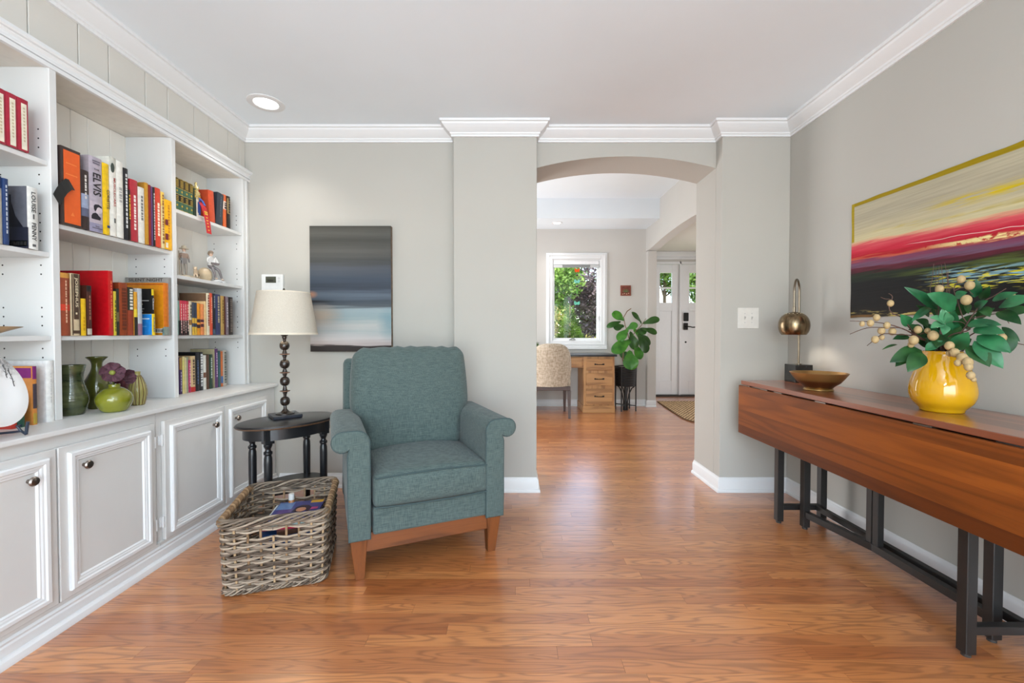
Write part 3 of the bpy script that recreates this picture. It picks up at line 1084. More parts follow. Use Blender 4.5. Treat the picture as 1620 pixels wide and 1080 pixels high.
r, lo, t, h, d = o['lav']
lettering('spine_title', 'ELVIS', dull((34, 30, 36)), r, (0.0011, lo + t * 0.52, h * 0.635), R_S, U_S, h * 0.30, t * 0.62)
lettering('spine_title', 'THE', dull((80, 74, 84)), r, (0.0011, lo + t * 0.5, h * 0.835), R_H, U_H, t * 0.45, h * 0.022)
p = MB()
for k, q in enumerate((0.945, 0.915)):
    plate(p, (0.0009, lo + t * 0.5, h * q), R_H, U_H, t * (0.6 - 0.08 * k), h * 0.016)
plate(p, (0.0012, lo + t * 0.5, h * 0.05), R_H, U_H, t * 0.8, h * 0.014)
plate(p, (0.0012, lo + t * 0.5, h * 0.075), R_H, U_H, t * 0.3, h * 0.014)
p.build('spine_print', dull((110, 104, 120)), r)
def flatpoly(pts, x):
    return [(x, lo + t * a, h * b_) for a, b_ in pts]
p = MB()
p.add(flatpoly([(0.06, 0.165), (0.72, 0.165), (0.78, 0.20), (0.60, 0.225), (0.52, 0.245), (0.36, 0.255), (0.14, 0.235), (0.05, 0.20)], 0.0013), [tuple(range(8))])
p.add(flatpoly([(0.26, 0.30), (0.24, 0.34), (0.34, 0.365), (0.60, 0.375), (0.84, 0.355), (0.88, 0.33), (0.62, 0.34), (0.50, 0.325), (0.44, 0.295), (0.34, 0.27)], 0.0013), [tuple(range(10))])
p.build('portrait_hair_and_coat', dull((30, 28, 38)), r, normals=False)
p = MB()
p.add(flatpoly([(0.50, 0.325), (0.62, 0.34), (0.88, 0.33), (0.92, 0.30), (0.86, 0.28), (0.84, 0.262), (0.62, 0.255), (0.52, 0.245), (0.40, 0.268), (0.44, 0.295)], 0.0012), [tuple(range(10))])
p.build('portrait_face', dull((206, 194, 200)), r, normals=False)
r, lo, t, h, d = o['yel']
lettering('spine_title', 'CORVETTE', dull((60, 50, 30)), r, (0.0009, lo + t * 0.72, h * 0.50), R_S, U_S, h * 0.27, t * 0.42)
p = MB()
plate(p, (0.0006, lo + t * 0.7, h * 0.115), R_H, U_H, t * 0.4, h * 0.035)
p.build('spine_emblem', dull((30, 60, 110)), r)
r, lo, t, h, d = o['mus']
lettering('spine_title', 'MUSCLECARS', dull((170, 40, 36)), r, (0.0011, lo + t * 0.62, h * 0.56), R_S, U_S, h * 0.36, t * 0.30)
p = MB()
p.lathe([(0, 0), (h * 0.062, 0), (h * 0.062, 0.0005), (0, 0.0005)], 20)
p.v = [(0.0008 + q[2], lo + t * 0.36 + q[0] * 0.42, h * 0.865 + q[1]) for q in p.v]
p.build('spine_picture', dull((62, 74, 66)), r)
p = MB()
plate(p, (0.0006, lo + t * 0.6, h * 0.20), R_S, U_S, h * 0.06, t * 0.2)
p.build('spine_print', dull((90, 90, 90)), r)
r, lo, t, h, d = o['sq']
p = MB()
plate(p, (0.0006, lo + t * 0.20, h * 0.54), R_H, U_H, t * 0.36, h * 0.115)
p.build('spine_square', dull((110, 30, 40)), r)
p = MB()
plate(p, (0.0006, lo + t * 0.20, h * 0.25), R_H, U_H, t * 0.36, h * 0.125)
p.build('spine_square', dull((110, 30, 40)), r)
p = MB()
plate(p, (0.0006, lo + t * 0.20, h * 0.08), R_H, U_H, t * 0.30, h * 0.10)
p.build('barcode_label', dull((225, 220, 205)), r)

# lower shelf of the middle bay
G2 = 'books on the lower shelf of the middle bay'
o = shelf_books(1.05, -1.79, [
    (97.2, 112.4, 1.302, (142, 66, 40), 'rust brown hardcover with a pale title first on its shelf', dict(marks=((214, 170, 140), 0.22, 0.88, 0.14), bands=((0.92, 0.998, (196, 140, 60)), (0.40, 0.50, (200, 62, 40))))),
    (112.7, 128.2, 1.304, (206, 186, 152), 'cream and brown striped volume with tall dark lettering', dict(key='jos')),
    (128.8, 137.2, 1.205, (228, 184, 24), 'short yellow paperback beside the cream striped volume', dict(marks=((200, 150, 10), 0.1, 0.5, 0.3))),
    (138.4, 146.0, 1.262, (70, 34, 26), 'slim dark brown book with a black head band', dict(bands=((0.88, 0.995, (24, 20, 18)), (0.02, 0.14, (190, 184, 172))), marks=((150, 100, 80), 0.3, 0.8, 0.3))),
    (172.6, 180.2, 1.338, (184, 32, 32), 'tall bright red hardcover showing its whole front board', dict(marks=((214, 110, 60), 0.25, 0.85, 0.2), cover_rgb=(190, 18, 28), d=0.215, rough=0.25)),
    (180.6, 184.9, 1.249, (206, 186, 60), 'thin yellow-green paperback beside the red hardcover', dict(marks=((90, 100, 40), 0.1, 0.8, 0.4))),
    (185.2, 189.4, 1.262, (42, 44, 36), 'thin dark book with green and tan flecks', dict(bands=((0.3, 0.5, (110, 96, 60)),))),
    (189.7, 202.9, 1.292, (128, 56, 26), 'brown hardcover with a plain dark orange spine', dict(bands=((0.0, 0.998, (140, 60, 26)),), marks=((100, 40, 18), 0.1, 0.9, 0.5))),
    (203.2, 212.6, 1.276, (146, 60, 34), 'rust red book with a dark green head carrying white letters', dict(bands=((0.52, 0.995, (36, 44, 34)),), marks=((232, 226, 212), 0.56, 0.96, 0.5))),
    (213.0, 218.4, 1.257, (222, 158, 50), 'thin orange and yellow paperback with a black foot', dict(bands=((0.0, 0.42, (40, 38, 34)), (0.42, 0.6, (226, 200, 60))))),
    (218.8, 225.8, 1.275, (186, 190, 194), 'pale grey book with a soft purple foot', dict(bands=((0.0, 0.25, (150, 110, 130)),))),
], G2)
r, lo, t, h, d = o['jos']
p = MB()
plate(p, (0.0006, lo + t * 0.50, h * 0.63), R_S, U_S, h * 0.73, t * 0.50)
plate(p, (0.0006, lo + t * 0.5, h * 0.06), R_H, U_H, t * 0.7, h * 0.05)
for f in (0.12, 0.88):
    plate(p, (0.0002, lo + t * f, h * 0.5), R_S, U_S, h * 0.98, t * 0.10)
p.build('spine_panel', dull((74, 54, 40)), r)
lettering('spine_title', 'JOSEPHUS', dull((228, 212, 178)), r, (0.0016, lo + t * 0.50, h * 0.70), R_S, U_S, h * 0.48, t * 0.36)
p = MB()
plate(p, (0.0012, lo + t * 0.5, h * 0.36), R_S, U_S, h * 0.03, t * 0.15)
p.build('spine_print', dull((228, 212, 178)), r)
# the black and yellow guide, shown by its back cover; a shorter blue one in front; the big orange atlas; the grey one behind
r, lo, t, h, d = book(2.146, 2.160, 1.05, 0.232, (24, 24, 26), 'black guidebook with yellow heading on its back cover, behind a blue one', G2, xs=-1.795, d=0.15, words=[('Chess', (235, 235, 235), 0.55, 0.80, 0.6)],
     bands=((0.86, 0.99, (238, 206, 30)), (0.02, 0.40, (236, 204, 40))), cover_rgb=(24, 24, 26), cover=((0.10, 0.62, 0.80, 0.90, (236, 206, 40)), (0.10, 0.90, 0.735, 0.752, (190, 190, 190)), (0.14, 0.70, 0.66, 0.675, (170, 170, 170)), (0.14, 0.66, 0.61, 0.625, (170, 170, 170)), (0.14, 0.74, 0.56, 0.575, (170, 170, 170)), (0.14, 0.70, 0.51, 0.525, (170, 170, 170)), (0.2, 0.6, 0.44, 0.455, (170, 170, 170))))
book(2.128, 2.1455, 1.05, 0.106, (240, 206, 40), 'short paperback with blue cover and yellow spine before the black guidebook', G2, xs=-1.778, d=0.152, words=[('Chess', (40, 90, 150), 0.15, 0.85, 0.55)], cover_rgb=(32, 130, 208),
     cover=((0.06, 0.9, 0.74, 0.80, (200, 225, 240)), (0.06, 0.6, 0.58, 0.62, (190, 215, 235)), (0.06, 0.8, 0.40, 0.43, (120, 180, 225)), (0.10, 0.4, 0.10, 0.16, (220, 235, 245))))
r, lo, t, h, d = book(2.217, 2.252, 1.05, 0.27, (214, 118, 34), 'large orange picture book with a white barcode on its back cover', G2, xs=-1.792, d=0.225, cover_rgb=(222, 142, 30), rough=0.22,
     bands=((0.0, 0.16, (140, 150, 140)),), cover=((0.74, 0.97, 0.045, 0.125, (228, 224, 214)), (0.955, 0.998, 0.0, 0.14, (120, 150, 146)), (0.03, 0.985, 0.955, 0.985, (190, 96, 26))))
p = MB()
for i in range(9):
    p.box(-0.225 * 0.22 + i * 0.0045, -0.225 * 0.22 + i * 0.0045 + (0.0028 if i % 3 else 0.0016), lo - 0.0019, lo - 0.0012, h * 0.06, h * 0.115)
p.build('barcode', dull((60, 58, 54)), r)
p = MB()
p.tube([(-0.075, lo - 0.0012, h * 0.20), (-0.060, lo - 0.0012, h * 0.235), (-0.045, lo - 0.0012, h * 0.215)], 0.0035, 6)
p.tube([(-0.060, lo - 0.0012, h * 0.235), (-0.050, lo - 0.0012, h * 0.18)], 0.003, 6)
p.build('cover_picture', dull((120, 74, 24)), r)
r, lo, t, h, d = book(2.2535, 2.273, 1.05, 0.302, (146, 142, 138), 'grey hardcover titled in dark capitals behind the large orange book', G2, xs=-1.797, d=0.225, cover_rgb=(150, 147, 143))
lettering('cover_title', 'SILENT NIGHT', dull((62, 54, 50)), r, (-0.118, lo - 0.0007, h - 0.013), R_C, U_C, 0.180, 0.0165)

# first bay: red set, the white-spined novel, cookbooks
G3 = 'matching red volumes with cream labels'
for i, (a, b_) in enumerate(((1.522, 1.5575), (1.558, 1.5935), (1.594, 1.6295))):
    where = ('second from the divider', 'third from the divider', 'next to the divider')
    lab = ['red bound volume with a cream label, third from the divider', 'red bound volume with a cream label, middle of the three', 'red bound volume with a cream label, nearest the divider'][i]
    r, lo, t, h, d = book(a - 0.022, b_ - 0.022, 1.727, 0.19, (164, 30, 54), lab, G3, xs=-1.79, cover_rgb=(164, 30, 54), round_=0.1)
    p = MB()
    plate(p, (0.0004, lo + t * 0.55, h * 0.47), R_S, U_S, h * 0.88, t * 0.50)
    p.build('spine_label', dull((228, 220, 200)), r)
    p = MB()
    for q in range(11):
        plate(p, (0.0011, lo + t * 0.55, h * (0.82 - 0.062 * q)), R_S, U_S, h * 0.036, t * 0.16, 0.0004)
    p.build('spine_print', dull((196, 180, 150)), r)
G4 = 'books on the second shelf by the divider'
r, lo, t, h, d = book(1.596, 1.632, 1.374, 0.23, (226, 226, 222), 'white-spined novel with a dark figure on its grey cover', G4, xs=-1.787, d=0.155, cover_rgb=(104, 106, 116),
    cover=((0.02, 0.995, 0.0, 0.34, (40, 42, 58)), (0.02, 0.30, 0.34, 0.985, (66, 68, 78)), (0.36, 0.60, 0.44, 0.86, (30, 32, 44)), (0.55, 0.97, 0.035, 0.125, (226, 226, 222))))
lettering('spine_title', 'LOUISE', dull((44, 44, 46)), r, (0.0011, lo + t * 0.5, h * 0.755), R_S, U_S, h * 0.33, t * 0.42)
lettering('spine_title', 'PENNY', dull((44, 44, 46)), r, (0.0011, lo + t * 0.5, h * 0.28), R_S, U_S, h * 0.29, t * 0.42)
p = MB()
plate(p, (0.0006, lo + t * 0.5, h * 0.06), R_H, U_H, t * 0.32, h * 0.04)
plate(p, (0.0006, lo + t * 0.5, h * 0.525), R_S, U_S, h * 0.08, t * 0.14)
p.build('spine_print', dull((90, 90, 92)), r)
p = MB()
for i in range(12):
    p.box(-d * 0.42 + i * 0.005, -d * 0.42 + i * 0.005 + (0.003 if i % 3 else 0.0018), lo - 0.0019, lo - 0.0012, h * 0.05, h * 0.11)
p.build('barcode', dull((50, 50, 50)), r)
p = MB()
p.prism([(-d * 0.62, h * 0.86), (-d * 0.52, h * 0.92), (-d * 0.42, h * 0.80), (-d * 0.30, h * 0.52), (-d * 0.12, h * 0.34), (-d * 0.70, h * 0.34), (-d * 0.66, h * 0.6)], 1, lo - 0.0016, lo - 0.0011)
p.build('cover_figure', dull((26, 28, 40)), r)
book(1.520, 1.5365, 1.374, 0.232, (34, 58, 104), 'blue paperback with pale lettering before the grey cover', G4, xs=-1.787, marks=((190, 196, 206), 0.2, 0.9, 0.25), cover_rgb=(40, 66, 112))
book(1.496, 1.5195, 1.374, 0.236, (186, 180, 164), 'cream book with a navy head beside the blue paperback', G4, xs=-1.79, bands=((0.82, 0.998, (34, 54, 96)),), cover_rgb=(60, 76, 110))
ring_ = MB()
ring_.tube([(0.0, 0.018 * math.cos(a), 0.021 + 0.018 * math.sin(a)) for a in [2 * PI * i / 24 for i in range(24)]], 0.0025, 8, closed=True)
ring_.lathe([(0, -0.0015), (0.013, -0.0015), (0.013, 0.0015), (0, 0.0015)], 20, (0, 0, 0))
for i in range(len(ring_.v) - 42, len(ring_.v)):
    q = ring_.v[i]
    ring_.v[i] = (q[2], q[1], q[0] + 0.021)
ring_.add([(0, -0.003, 0), (0, 0.003, 0), (-0.012, 0, 0)], [(0, 1, 2)])
tg = ring_.build('medallion', plain((196, 160, 60), 0.3, 0.9), None, loc=(-1.8015, 1.5035, 1.3745), smooth=True)
tag(tg, 'small round golden medallion propped before the cream book', 'ornament')
G5 = 'cookbooks on the worktop beside the plate'
r, lo, t, h, d = book(1.648, 1.6765, CZ, 0.237, (232, 232, 230), 'large white hardcover with scattered pale flowers at the divider', G5, xs=-1.787, d=0.22, cover_rgb=(228, 230, 232),
    marks=((206, 206, 204), 0.35, 0.8, 0.14))
p = MB()
for cx_, cz_, rr, kk in ((-0.045, 0.062, 0.008, 0), (-0.048, 0.095, 0.005, 0), (-0.075, 0.045, 0.006, 0), (-0.10, 0.09, 0.007, 0)):
    p.lathe([(0, 0), (rr, 0), (rr, 0.0006), (0, 0.0006)], 10)
    for i in range(len(p.v) - 22, len(p.v)):
        q = p.v[i]
        p.v[i] = (cx_ + q[0], lo - 0.0006 - q[2], cz_ + q[1])
p.build('cover_flowers', dull((222, 206, 130)), r)
p = MB()
p.lathe([(0, 0), (0.014, 0), (0.014, 0.0006), (0, 0.0006)], 12)
p.v = [(-0.075 + q[0], lo - 0.0006 - q[2], 0.085 + q[1]) for q in p.v]
p.build('cover_flower_dark', dull((120, 84, 92)), r)
book(1.600, 1.614, CZ, 0.220, (206, 132, 60), 'orange cookbook with a purple head beside the white one', G5, xs=-1.787, d=0.20, cover_rgb=(212, 140, 72), bands=((0.78, 0.998, (120, 34, 110)), (0.28, 0.70, (70, 60, 70)), (0.02, 0.2, (180, 150, 60))),
    cover=((0.05, 0.97, 0.80, 0.97, (130, 36, 116)),))
book(1.550, 1.5735, CZ, 0.10, (34, 84, 66), 'small dark green book low beside the orange cookbook', G5, xs=-1.787, d=0.15, cover_rgb=(34, 84, 66))
book(1.530, 1.5475, CZ, 0.12, (190, 56, 40), 'small red book half hidden by the plate', G5, xs=-1.787, d=0.15, cover_rgb=(190, 56, 40))

# third bay
G6 = 'green and gold encyclopedia volumes'
nm = ['first, against the divider', 'second from the divider', 'third from the divider', 'last, beside the dark green book']
for i, (a, b_) in enumerate(((2.3085, 2.341), (2.3415, 2.376), (2.3765, 2.411), (2.4115, 2.446))):
    r, lo, t, h, d = book(a, b_, 1.727, 0.170, (62, 96, 74), 'green and gold bound volume, ' + nm[i], G6, xs=-1.80, round_=0.5,
        bands=((0.70, 0.995, (66, 54, 30)), (0.28, 0.48, (34, 32, 24)), (0.69, 0.71, (196, 164, 60)), (0.48, 0.495, (196, 164, 60)), (0.265, 0.28, (196, 164, 60)), (0.97, 0.998, (196, 164, 60)), (0.0, 0.012, (196, 164, 60))))
    p = MB()
    for q in (0.93, 0.885, 0.84, 0.795, 0.75):
        plate(p, (0.0009, lo + t * 0.5, h * q), R_H, U_H, t * 0.62, h * 0.020, 0.0006)
    for q in (0.42, 0.37, 0.32):
        plate(p, (0.0009, lo + t * 0.5, h * q), R_H, U_H, t * 0.5, h * 0.02, 0.0006)
    for q in (0.595, 0.14):
        p.lathe([(0, 0), (t * 0.17, 0), (t * 0.17, 0.0008), (0, 0.0008)], 10)
        for k in range(len(p.v) - 22, len(p.v)):
            w = p.v[k]
            p.v[k] = (0.0004 + w[2], lo + t * 0.5 + w[0], h * q + w[1])
    p.build('gilt_tooling', plain((200, 168, 66), 0.35, 0.4), r)
G7 = 'books on the upper shelf of the end bay'
shelf_books(1.727, -1.80, [
    (306.9, 311.2, 1.882, (32, 52, 42), 'slim dark green book beside the encyclopedia set', dict(marks=((180, 150, 60), 0.7, 0.95, 0.4))),
], G7)
book(2.4705, 2.500, 1.727, 0.135, (30, 74, 150), 'blue book beside the slim dark green one', G7, xs=-1.838, bands=((0.90, 0.99, (190, 160, 60)),))
book(2.503, 2.558, 1.727, 0.145, (36, 84, 160), 'wide blue book behind the trophy ribbon', G7, xs=-1.838, bands=((0.88, 0.99, (196, 166, 70)),))
book(2.578, 2.627, 1.727, 0.185, (196, 74, 40), 'thick red-orange hardcover leaning beside the trophy', G7, xs=-1.80, lean=-4)
book(2.632, 2.690, 1.727, 0.195, (46, 54, 64), 'thick charcoal hardcover leaning towards the shelf end', G7, xs=-1.80, lean=5, marks=((84, 92, 104), 0.3, 0.9, 0.15))
book(2.705, 2.737, 1.727, 0.203, (212, 98, 48), 'orange book between the charcoal and the black one', G7, xs=-1.805, bands=((0.55, 0.80, (240, 214, 200)),), marks=((60, 40, 40), 0.58, 0.76, 0.5))
book(2.7375, 2.767, 1.727, 0.203, (40, 36, 32), 'black book with tan lettering last on the upper end shelf', G7, xs=-1.80, bands=((0.45, 0.93, (150, 126, 84)),), marks=((40, 36, 32), 0.48, 0.92, 0.5))
G8 = 'books on the lower shelf of the end bay'
shelf_books(1.05, -1.785, [
    (282.6, 285.0, 1.235, (110, 132, 120), 'thin grey-green book first on the lower end shelf', dict(bands=((0.0, 0.42, (30, 28, 28)),))),
    (285.2, 288.9, 1.237, (206, 66, 78), 'pink and black series volume, first of four', dict(bands=((0.0, 0.43, (34, 30, 30)),), marks=((240, 200, 190), 0.08, 0.9, 0.3))),
    (289.1, 292.2, 1.237, (196, 52, 76), 'pink and black series volume, second of four', dict(bands=((0.0, 0.43, (34, 30, 30)),), marks=((240, 200, 190), 0.08, 0.9, 0.3))),
    (292.4, 295.5, 1.237, (200, 56, 84), 'pink and black series volume, third of four', dict(bands=((0.0, 0.43, (34, 30, 30)),), marks=((240, 200, 190), 0.08, 0.9, 0.3))),
    (295.7, 299.6, 1.237, (190, 60, 66), 'pink and black series volume, last of four', dict(bands=((0.0, 0.43, (34, 30, 30)),), marks=((240, 200, 190), 0.08, 0.9, 0.3))),
    (299.9, 304.4, 1.238, (218, 206, 178), 'cream book with brown blots beside the pink volumes', dict(bands=((0.3, 0.45, (150, 110, 60)),), marks=((90, 80, 70), 0.5, 0.9, 0.4))),
    (304.7, 308.6, 1.234, (66, 74, 90), 'blue-grey and yellow paperback, first of a pair', dict(bands=((0.0, 0.25, (214, 170, 60)), (0.36, 0.52, (218, 172, 66))))),
    (308.8, 312.4, 1.233, (58, 64, 80), 'blue-grey and yellow paperback, second of a pair', dict(bands=((0.0, 0.25, (214, 170, 60)), (0.36, 0.52, (218, 172, 66))))),
    (312.6, 318.1, 1.230, (228, 148, 40), 'orange paperback with dark bands across the middle', dict(bands=((0.22, 0.33, (70, 40, 40)), (0.40, 0.50, (66, 46, 50))))),
    (318.4, 323.6, 1.228, (232, 142, 84), 'salmon orange paperback with dark bands', dict(bands=((0.26, 0.36, (90, 44, 50)), (0.42, 0.5, (80, 44, 60))))),
    (323.9, 327.3, 1.246, (232, 196, 140), 'pale peach paperback beside the salmon one', {}),
    (327.6, 332.6, 1.296, (232, 218, 188), 'tall cream hardcover with red and grey print', dict(marks=((150, 60, 50), 0.2, 0.95, 0.4), cover_rgb=(120, 92, 70))),
    (332.8, 337.2, 1.298, (216, 84, 56), 'tall coral red hardcover on the lower end shelf', dict(marks=((240, 190, 160), 0.3, 0.9, 0.25))),
    (337.4, 341.8, 1.297, (34, 38, 46), 'black hardcover with a small blue emblem', dict(bands=((0.02, 0.14, (70, 90, 110)),), marks=((150, 160, 170), 0.65, 0.95, 0.3))),
    (342.0, 349.8, 1.296, (62, 66, 104), 'wide navy hardcover with pale title', dict(marks=((190, 176, 140), 0.3, 0.95, 0.3))),
    (350.1, 355.9, 1.290, (186, 150, 86), 'golden tan hardcover beside the navy one', dict(marks=((120, 90, 40), 0.3, 0.9, 0.25))),
    (356.1, 357.2, 1.29, (84, 34, 36), 'very thin maroon book beside the golden tan one', {}),
    (357.4, 362.6, 1.289, (134, 118, 126), 'mauve grey hardcover with pale title', dict(marks=((210, 200, 205), 0.25, 0.85, 0.3))),
    (362.9, 369.5, 1.289, (50, 42, 40), 'dark brown hardcover with marbled spine last on the lower end shelf', dict(marks=((120, 108, 100), 0.05, 0.95, 0.5))),
], G8)
G9 = 'books standing on the worktop of the end bay'
shelf_books(CZ, -1.865, [
    (284.6, 289.0, 0.925, (74, 50, 100), 'purple and tan paperback first on the end worktop', dict(bands=((0.66, 0.99, (176, 136, 70)),), marks=((190, 180, 210), 0.05, 0.6, 0.3))),
    (289.3, 292.8, 0.927, (228, 212, 150), 'pale yellow paperback, nearer the purple one', dict(bands=((0.1, 0.9, (224, 214, 130)),))),
    (293.1, 295.6, 0.922, (222, 206, 160), 'thin cream paperback beside the pale yellow one', {}),
    (295.9, 298.5, 0.925, (158, 160, 138), 'thin grey-green paperback on the end worktop', {}),
    (298.7, 302.6, 0.905, (186, 36, 96), 'short magenta paperback on the end worktop', dict(marks=((240, 190, 210), 0.2, 0.9, 0.3))),
    (303.0, 310.2, 0.927, (216, 186, 140), 'peach paperback with a red foot on the end worktop', dict(bands=((0.0, 0.14, (190, 44, 40)),), marks=((90, 70, 60), 0.2, 0.9, 0.35))),
    (310.6, 316.0, 0.945, (32, 32, 38), 'black hardcover beside the peach paperback', dict(cover_rgb=(20, 20, 22), marks=((90, 110, 150), 0.2, 0.8, 0.3))),
    (316.3, 322.2, 0.947, (46, 44, 46), 'black book with white title filling its spine', dict(marks=((220, 220, 220), 0.08, 0.95, 0.55))),
    (322.6, 327.2, 0.927, (222, 220, 212), 'white paperback with a brown spot on the end worktop', dict(bands=((0.35, 0.5, (120, 80, 60)),))),
    (327.5, 332.0, 0.929, (88, 62, 46), 'brown paperback beside the white one', {}),
    (332.3, 337.3, 0.929, (40, 66, 52), 'dark green paperback with white title', dict(marks=((200, 210, 200), 0.3, 0.9, 0.35))),
    (340.8, 345.8, 0.962, (92, 56, 104), 'tall purple hardcover with a greenish beige cover', dict(cover_rgb=(186, 176, 140), marks=((200, 180, 210), 0.3, 0.9, 0.3), d=0.155)),
    (346.2, 349.9, 0.947, (60, 96, 100), 'teal paperback beside the tall purple hardcover', {}),
    (350.2, 353.4, 0.944, (206, 110, 60), 'thin orange and blue paperback on the end worktop', dict(bands=((0.1, 0.3, (60, 110, 170)),))),
    (353.8, 359.4, 0.95, (190, 182, 170), 'grey floral paperback last on the end worktop', dict(marks=((90, 96, 90), 0.1, 0.95, 0.5))),
], G9)

# ------------------------------------------------------------------ things on the shelves
def lathe_thing(name, label, cat, loc, prof, mat, n=40, rz=0, q=1.0, **kw):
    prof = [(r * q, z) for r, z in prof]
    o_ = MB().lathe(prof, n, **kw).build(name, mat, None, loc=loc, smooth=True, angle=50)
    o_.rotation_euler = (0, 0, rz)
    return tag(o_, label, cat)

def smooth_prof(pts, n=6):
    """Catmull-Rom through (r, z) control points"""
    out = []
    P = [pts[0]] + list(pts) + [pts[-1]]
    for i in range(1, len(P) - 2):
        for k in range(n):
            t_ = k / n
            q = []
            for c in range(2):
                p0, p1, p2, p3 = P[i - 1][c], P[i][c], P[i + 1][c], P[i + 2][c]
                q.append(0.5 * (2 * p1 + (p2 - p0) * t_ + (2 * p0 - 5 * p1 + 4 * p2 - p3) * t_ ** 2 + (3 * p1 - p0 - 3 * p2 + p3) * t_ ** 3))
            out.append((max(q[0], 0), q[1]))
    out.append(pts[-1])
    return out

M_G1 = glaze('dark_green_glaze', (40, 50, 28), (82, 88, 54), 5, 0.18, (1, 1, 9))
M_G2 = glaze('olive_glaze', (58, 62, 20), (90, 92, 36), 5, 0.15)
M_G3 = glaze('lime_glaze', (104, 108, 22), (142, 142, 44), 4, 0.10)
M_G4 = glaze('pale_olive_glaze', (136, 130, 66), (178, 168, 104), 5, 0.2)
prof = [(0, 0)] + smooth_prof([(0.040, 0), (0.048, 0.01), (0.060, 0.055), (0.058, 0.085), (0.045, 0.13), (0.041, 0.155), (0.043, 0.175), (0.050, 0.205)], 8) + [(0.0495, 0.210), (0.045, 0.208)] + smooth_prof([(0.038, 0.175), (0.036, 0.155), (0.04, 0.13), (0.053, 0.085), (0.05, 0.05), (0.02, 0.015)], 4) + [(0, 0.012)]
v1 = lathe_thing('vase', 'dark green ribbed pottery vase with wide mouth beside the divider', 'vase', (-1.855, 1.806, CZ), prof, M_G1, q=0.90, rfun=lambda a, i: 1 + 0.012 * math.sin(i * 2.1))
prof = [(0, 0)] + smooth_prof([(0.040, 0), (0.046, 0.006), (0.066, 0.055), (0.070, 0.085), (0.062, 0.120), (0.044, 0.150), (0.030, 0.175), (0.026, 0.195), (0.031, 0.215), (0.052, 0.232)], 8) + [(0.051, 0.236), (0.047, 0.235)] + smooth_prof([(0.026, 0.214), (0.022, 0.195), (0.027, 0.17), (0.05, 0.12), (0.06, 0.08), (0.03, 0.015)], 4) + [(0, 0.012)]
v2 = lathe_thing('vase', 'tall olive green vase with a flared trumpet mouth', 'vase', (-1.900, 1.965, CZ), prof, M_G2, q=0.74)
prof = [(0, 0)] + smooth_prof([(0.050, 0), (0.066, 0.010), (0.086, 0.045), (0.080, 0.075), (0.052, 0.098), (0.030, 0.106), (0.026, 0.110)], 8) + [(0.028, 0.117), (0.026, 0.120), (0.022, 0.119), (0.020, 0.108), (0.04, 0.095), (0.07, 0.06), (0.03, 0.012), (0, 0.010)]
v3 = lathe_thing('vase', 'squat lime green glossy vase in front of the olive one', 'vase', (-1.748, 1.885, CZ), prof, M_G3, q=0.74)
prof = [(0, 0)] + smooth_prof([(0.030, 0), (0.036, 0.006), (0.048, 0.05), (0.045, 0.085), (0.030, 0.122), (0.016, 0.142), (0.0155, 0.155)], 8) + [(0.0165, 0.160), (0.013, 0.159), (0.012, 0.142), (0.025, 0.12), (0.038, 0.08), (0.02, 0.015), (0, 0.012)]
v4 = lathe_thing('vase', 'pale olive gourd vase with brown vertical ribs', 'vase', (-1.795, 2.056, CZ), prof, M_G4, q=0.74, rfun=lambda a, i: 1 + 0.035 * math.cos(a * 14))
rbs = MB()
for k in range(14):
    a = 2 * PI * (k + 0.5) / 14
    pts = [((r_ * 0.74 * 0.968 + 0.0003) * math.cos(a), (r_ * 0.74 * 0.968 + 0.0003) * math.sin(a), z_) for r_, z_ in prof[2:44:3]]
    rbs.tube(pts, 0.0018, 5)
rbs.build('rib', plain((98, 70, 30), 0.3), v4, smooth=True)
prof = [(0, 0), (0.040, 0), (0.046, 0.02), (0.047, 0.06), (0.044, 0.075), (0.046, 0.08), (0.048, 0.095), (0.052, 0.10), (0.052, 0.125), (0.047, 0.126), (0.043, 0.10), (0.04, 0.02), (0, 0.015)]
lathe_thing('pot', 'maroon pottery pot with a dark band, behind the gourd vase', 'pot', (-1.925, 2.125, CZ), prof, glaze('maroon_glaze', (74, 30, 40), (112, 58, 66), 6, 0.25), q=0.74)
# mauve flower standing in the squat vase
fw = thing('flower', 'mauve silk poppy with a green eye in the squat lime vase', 'flower', (-1.748, 1.885, CZ + 0.01))
MB().tube([(0, 0, 0), (0.0, 0, 0.10), (0.006, -0.014, 0.125), (0.014, -0.022, 0.15)], 0.003, 6).build('stem', plain((84, 96, 40), 0.5), fw, smooth=True)
M_PETAL = plain((84, 50, 62), 0.8, var=0.45, scale=120, bump=0.4, bscale=300)
fn = Vector((0.80, -0.55, 0.22)).normalized()
fu = (Vector((0, 0, 1)) - fn * fn.z).normalized()
fr = fu.cross(fn)
fc = Vector((0.022, -0.034, 0.162))
for k in range(5):
    a0 = 2 * PI * k / 5 + 0.3
    mb = MB()
    vs, fs = [], []
    nu, nv = 9, 6
    for i in range(nv):
        q = i / (nv - 1)
        for j in range(nu):
            w_ = (j / (nu - 1) - 0.5) * 2
            ang = a0 + w_ * (0.62 + 0.20 * q)
            rr = 0.004 + 0.040 * q * (1 - 0.16 * w_ * w_ * q)
            hh = 0.012 * q * q + 0.0075 * math.sin(ang * 7 + k) * q * q + 0.006 * (k % 2)
            vs.append(fc + (fr * math.cos(ang) + fu * math.sin(ang)) * rr + fn * hh)
    for i in range(nv - 1):
        for j in range(nu - 1):
            fs.append((i * nu + j, i * nu + j + 1, (i + 1) * nu + j + 1, (i + 1) * nu + j))
    mb.add(vs, fs)
    mb.add([Vector(p_) - fn * 0.0012 for p_ in vs], [f[::-1] for f in fs])
    mb.build('petal', M_PETAL, fw, smooth=True, normals=False)
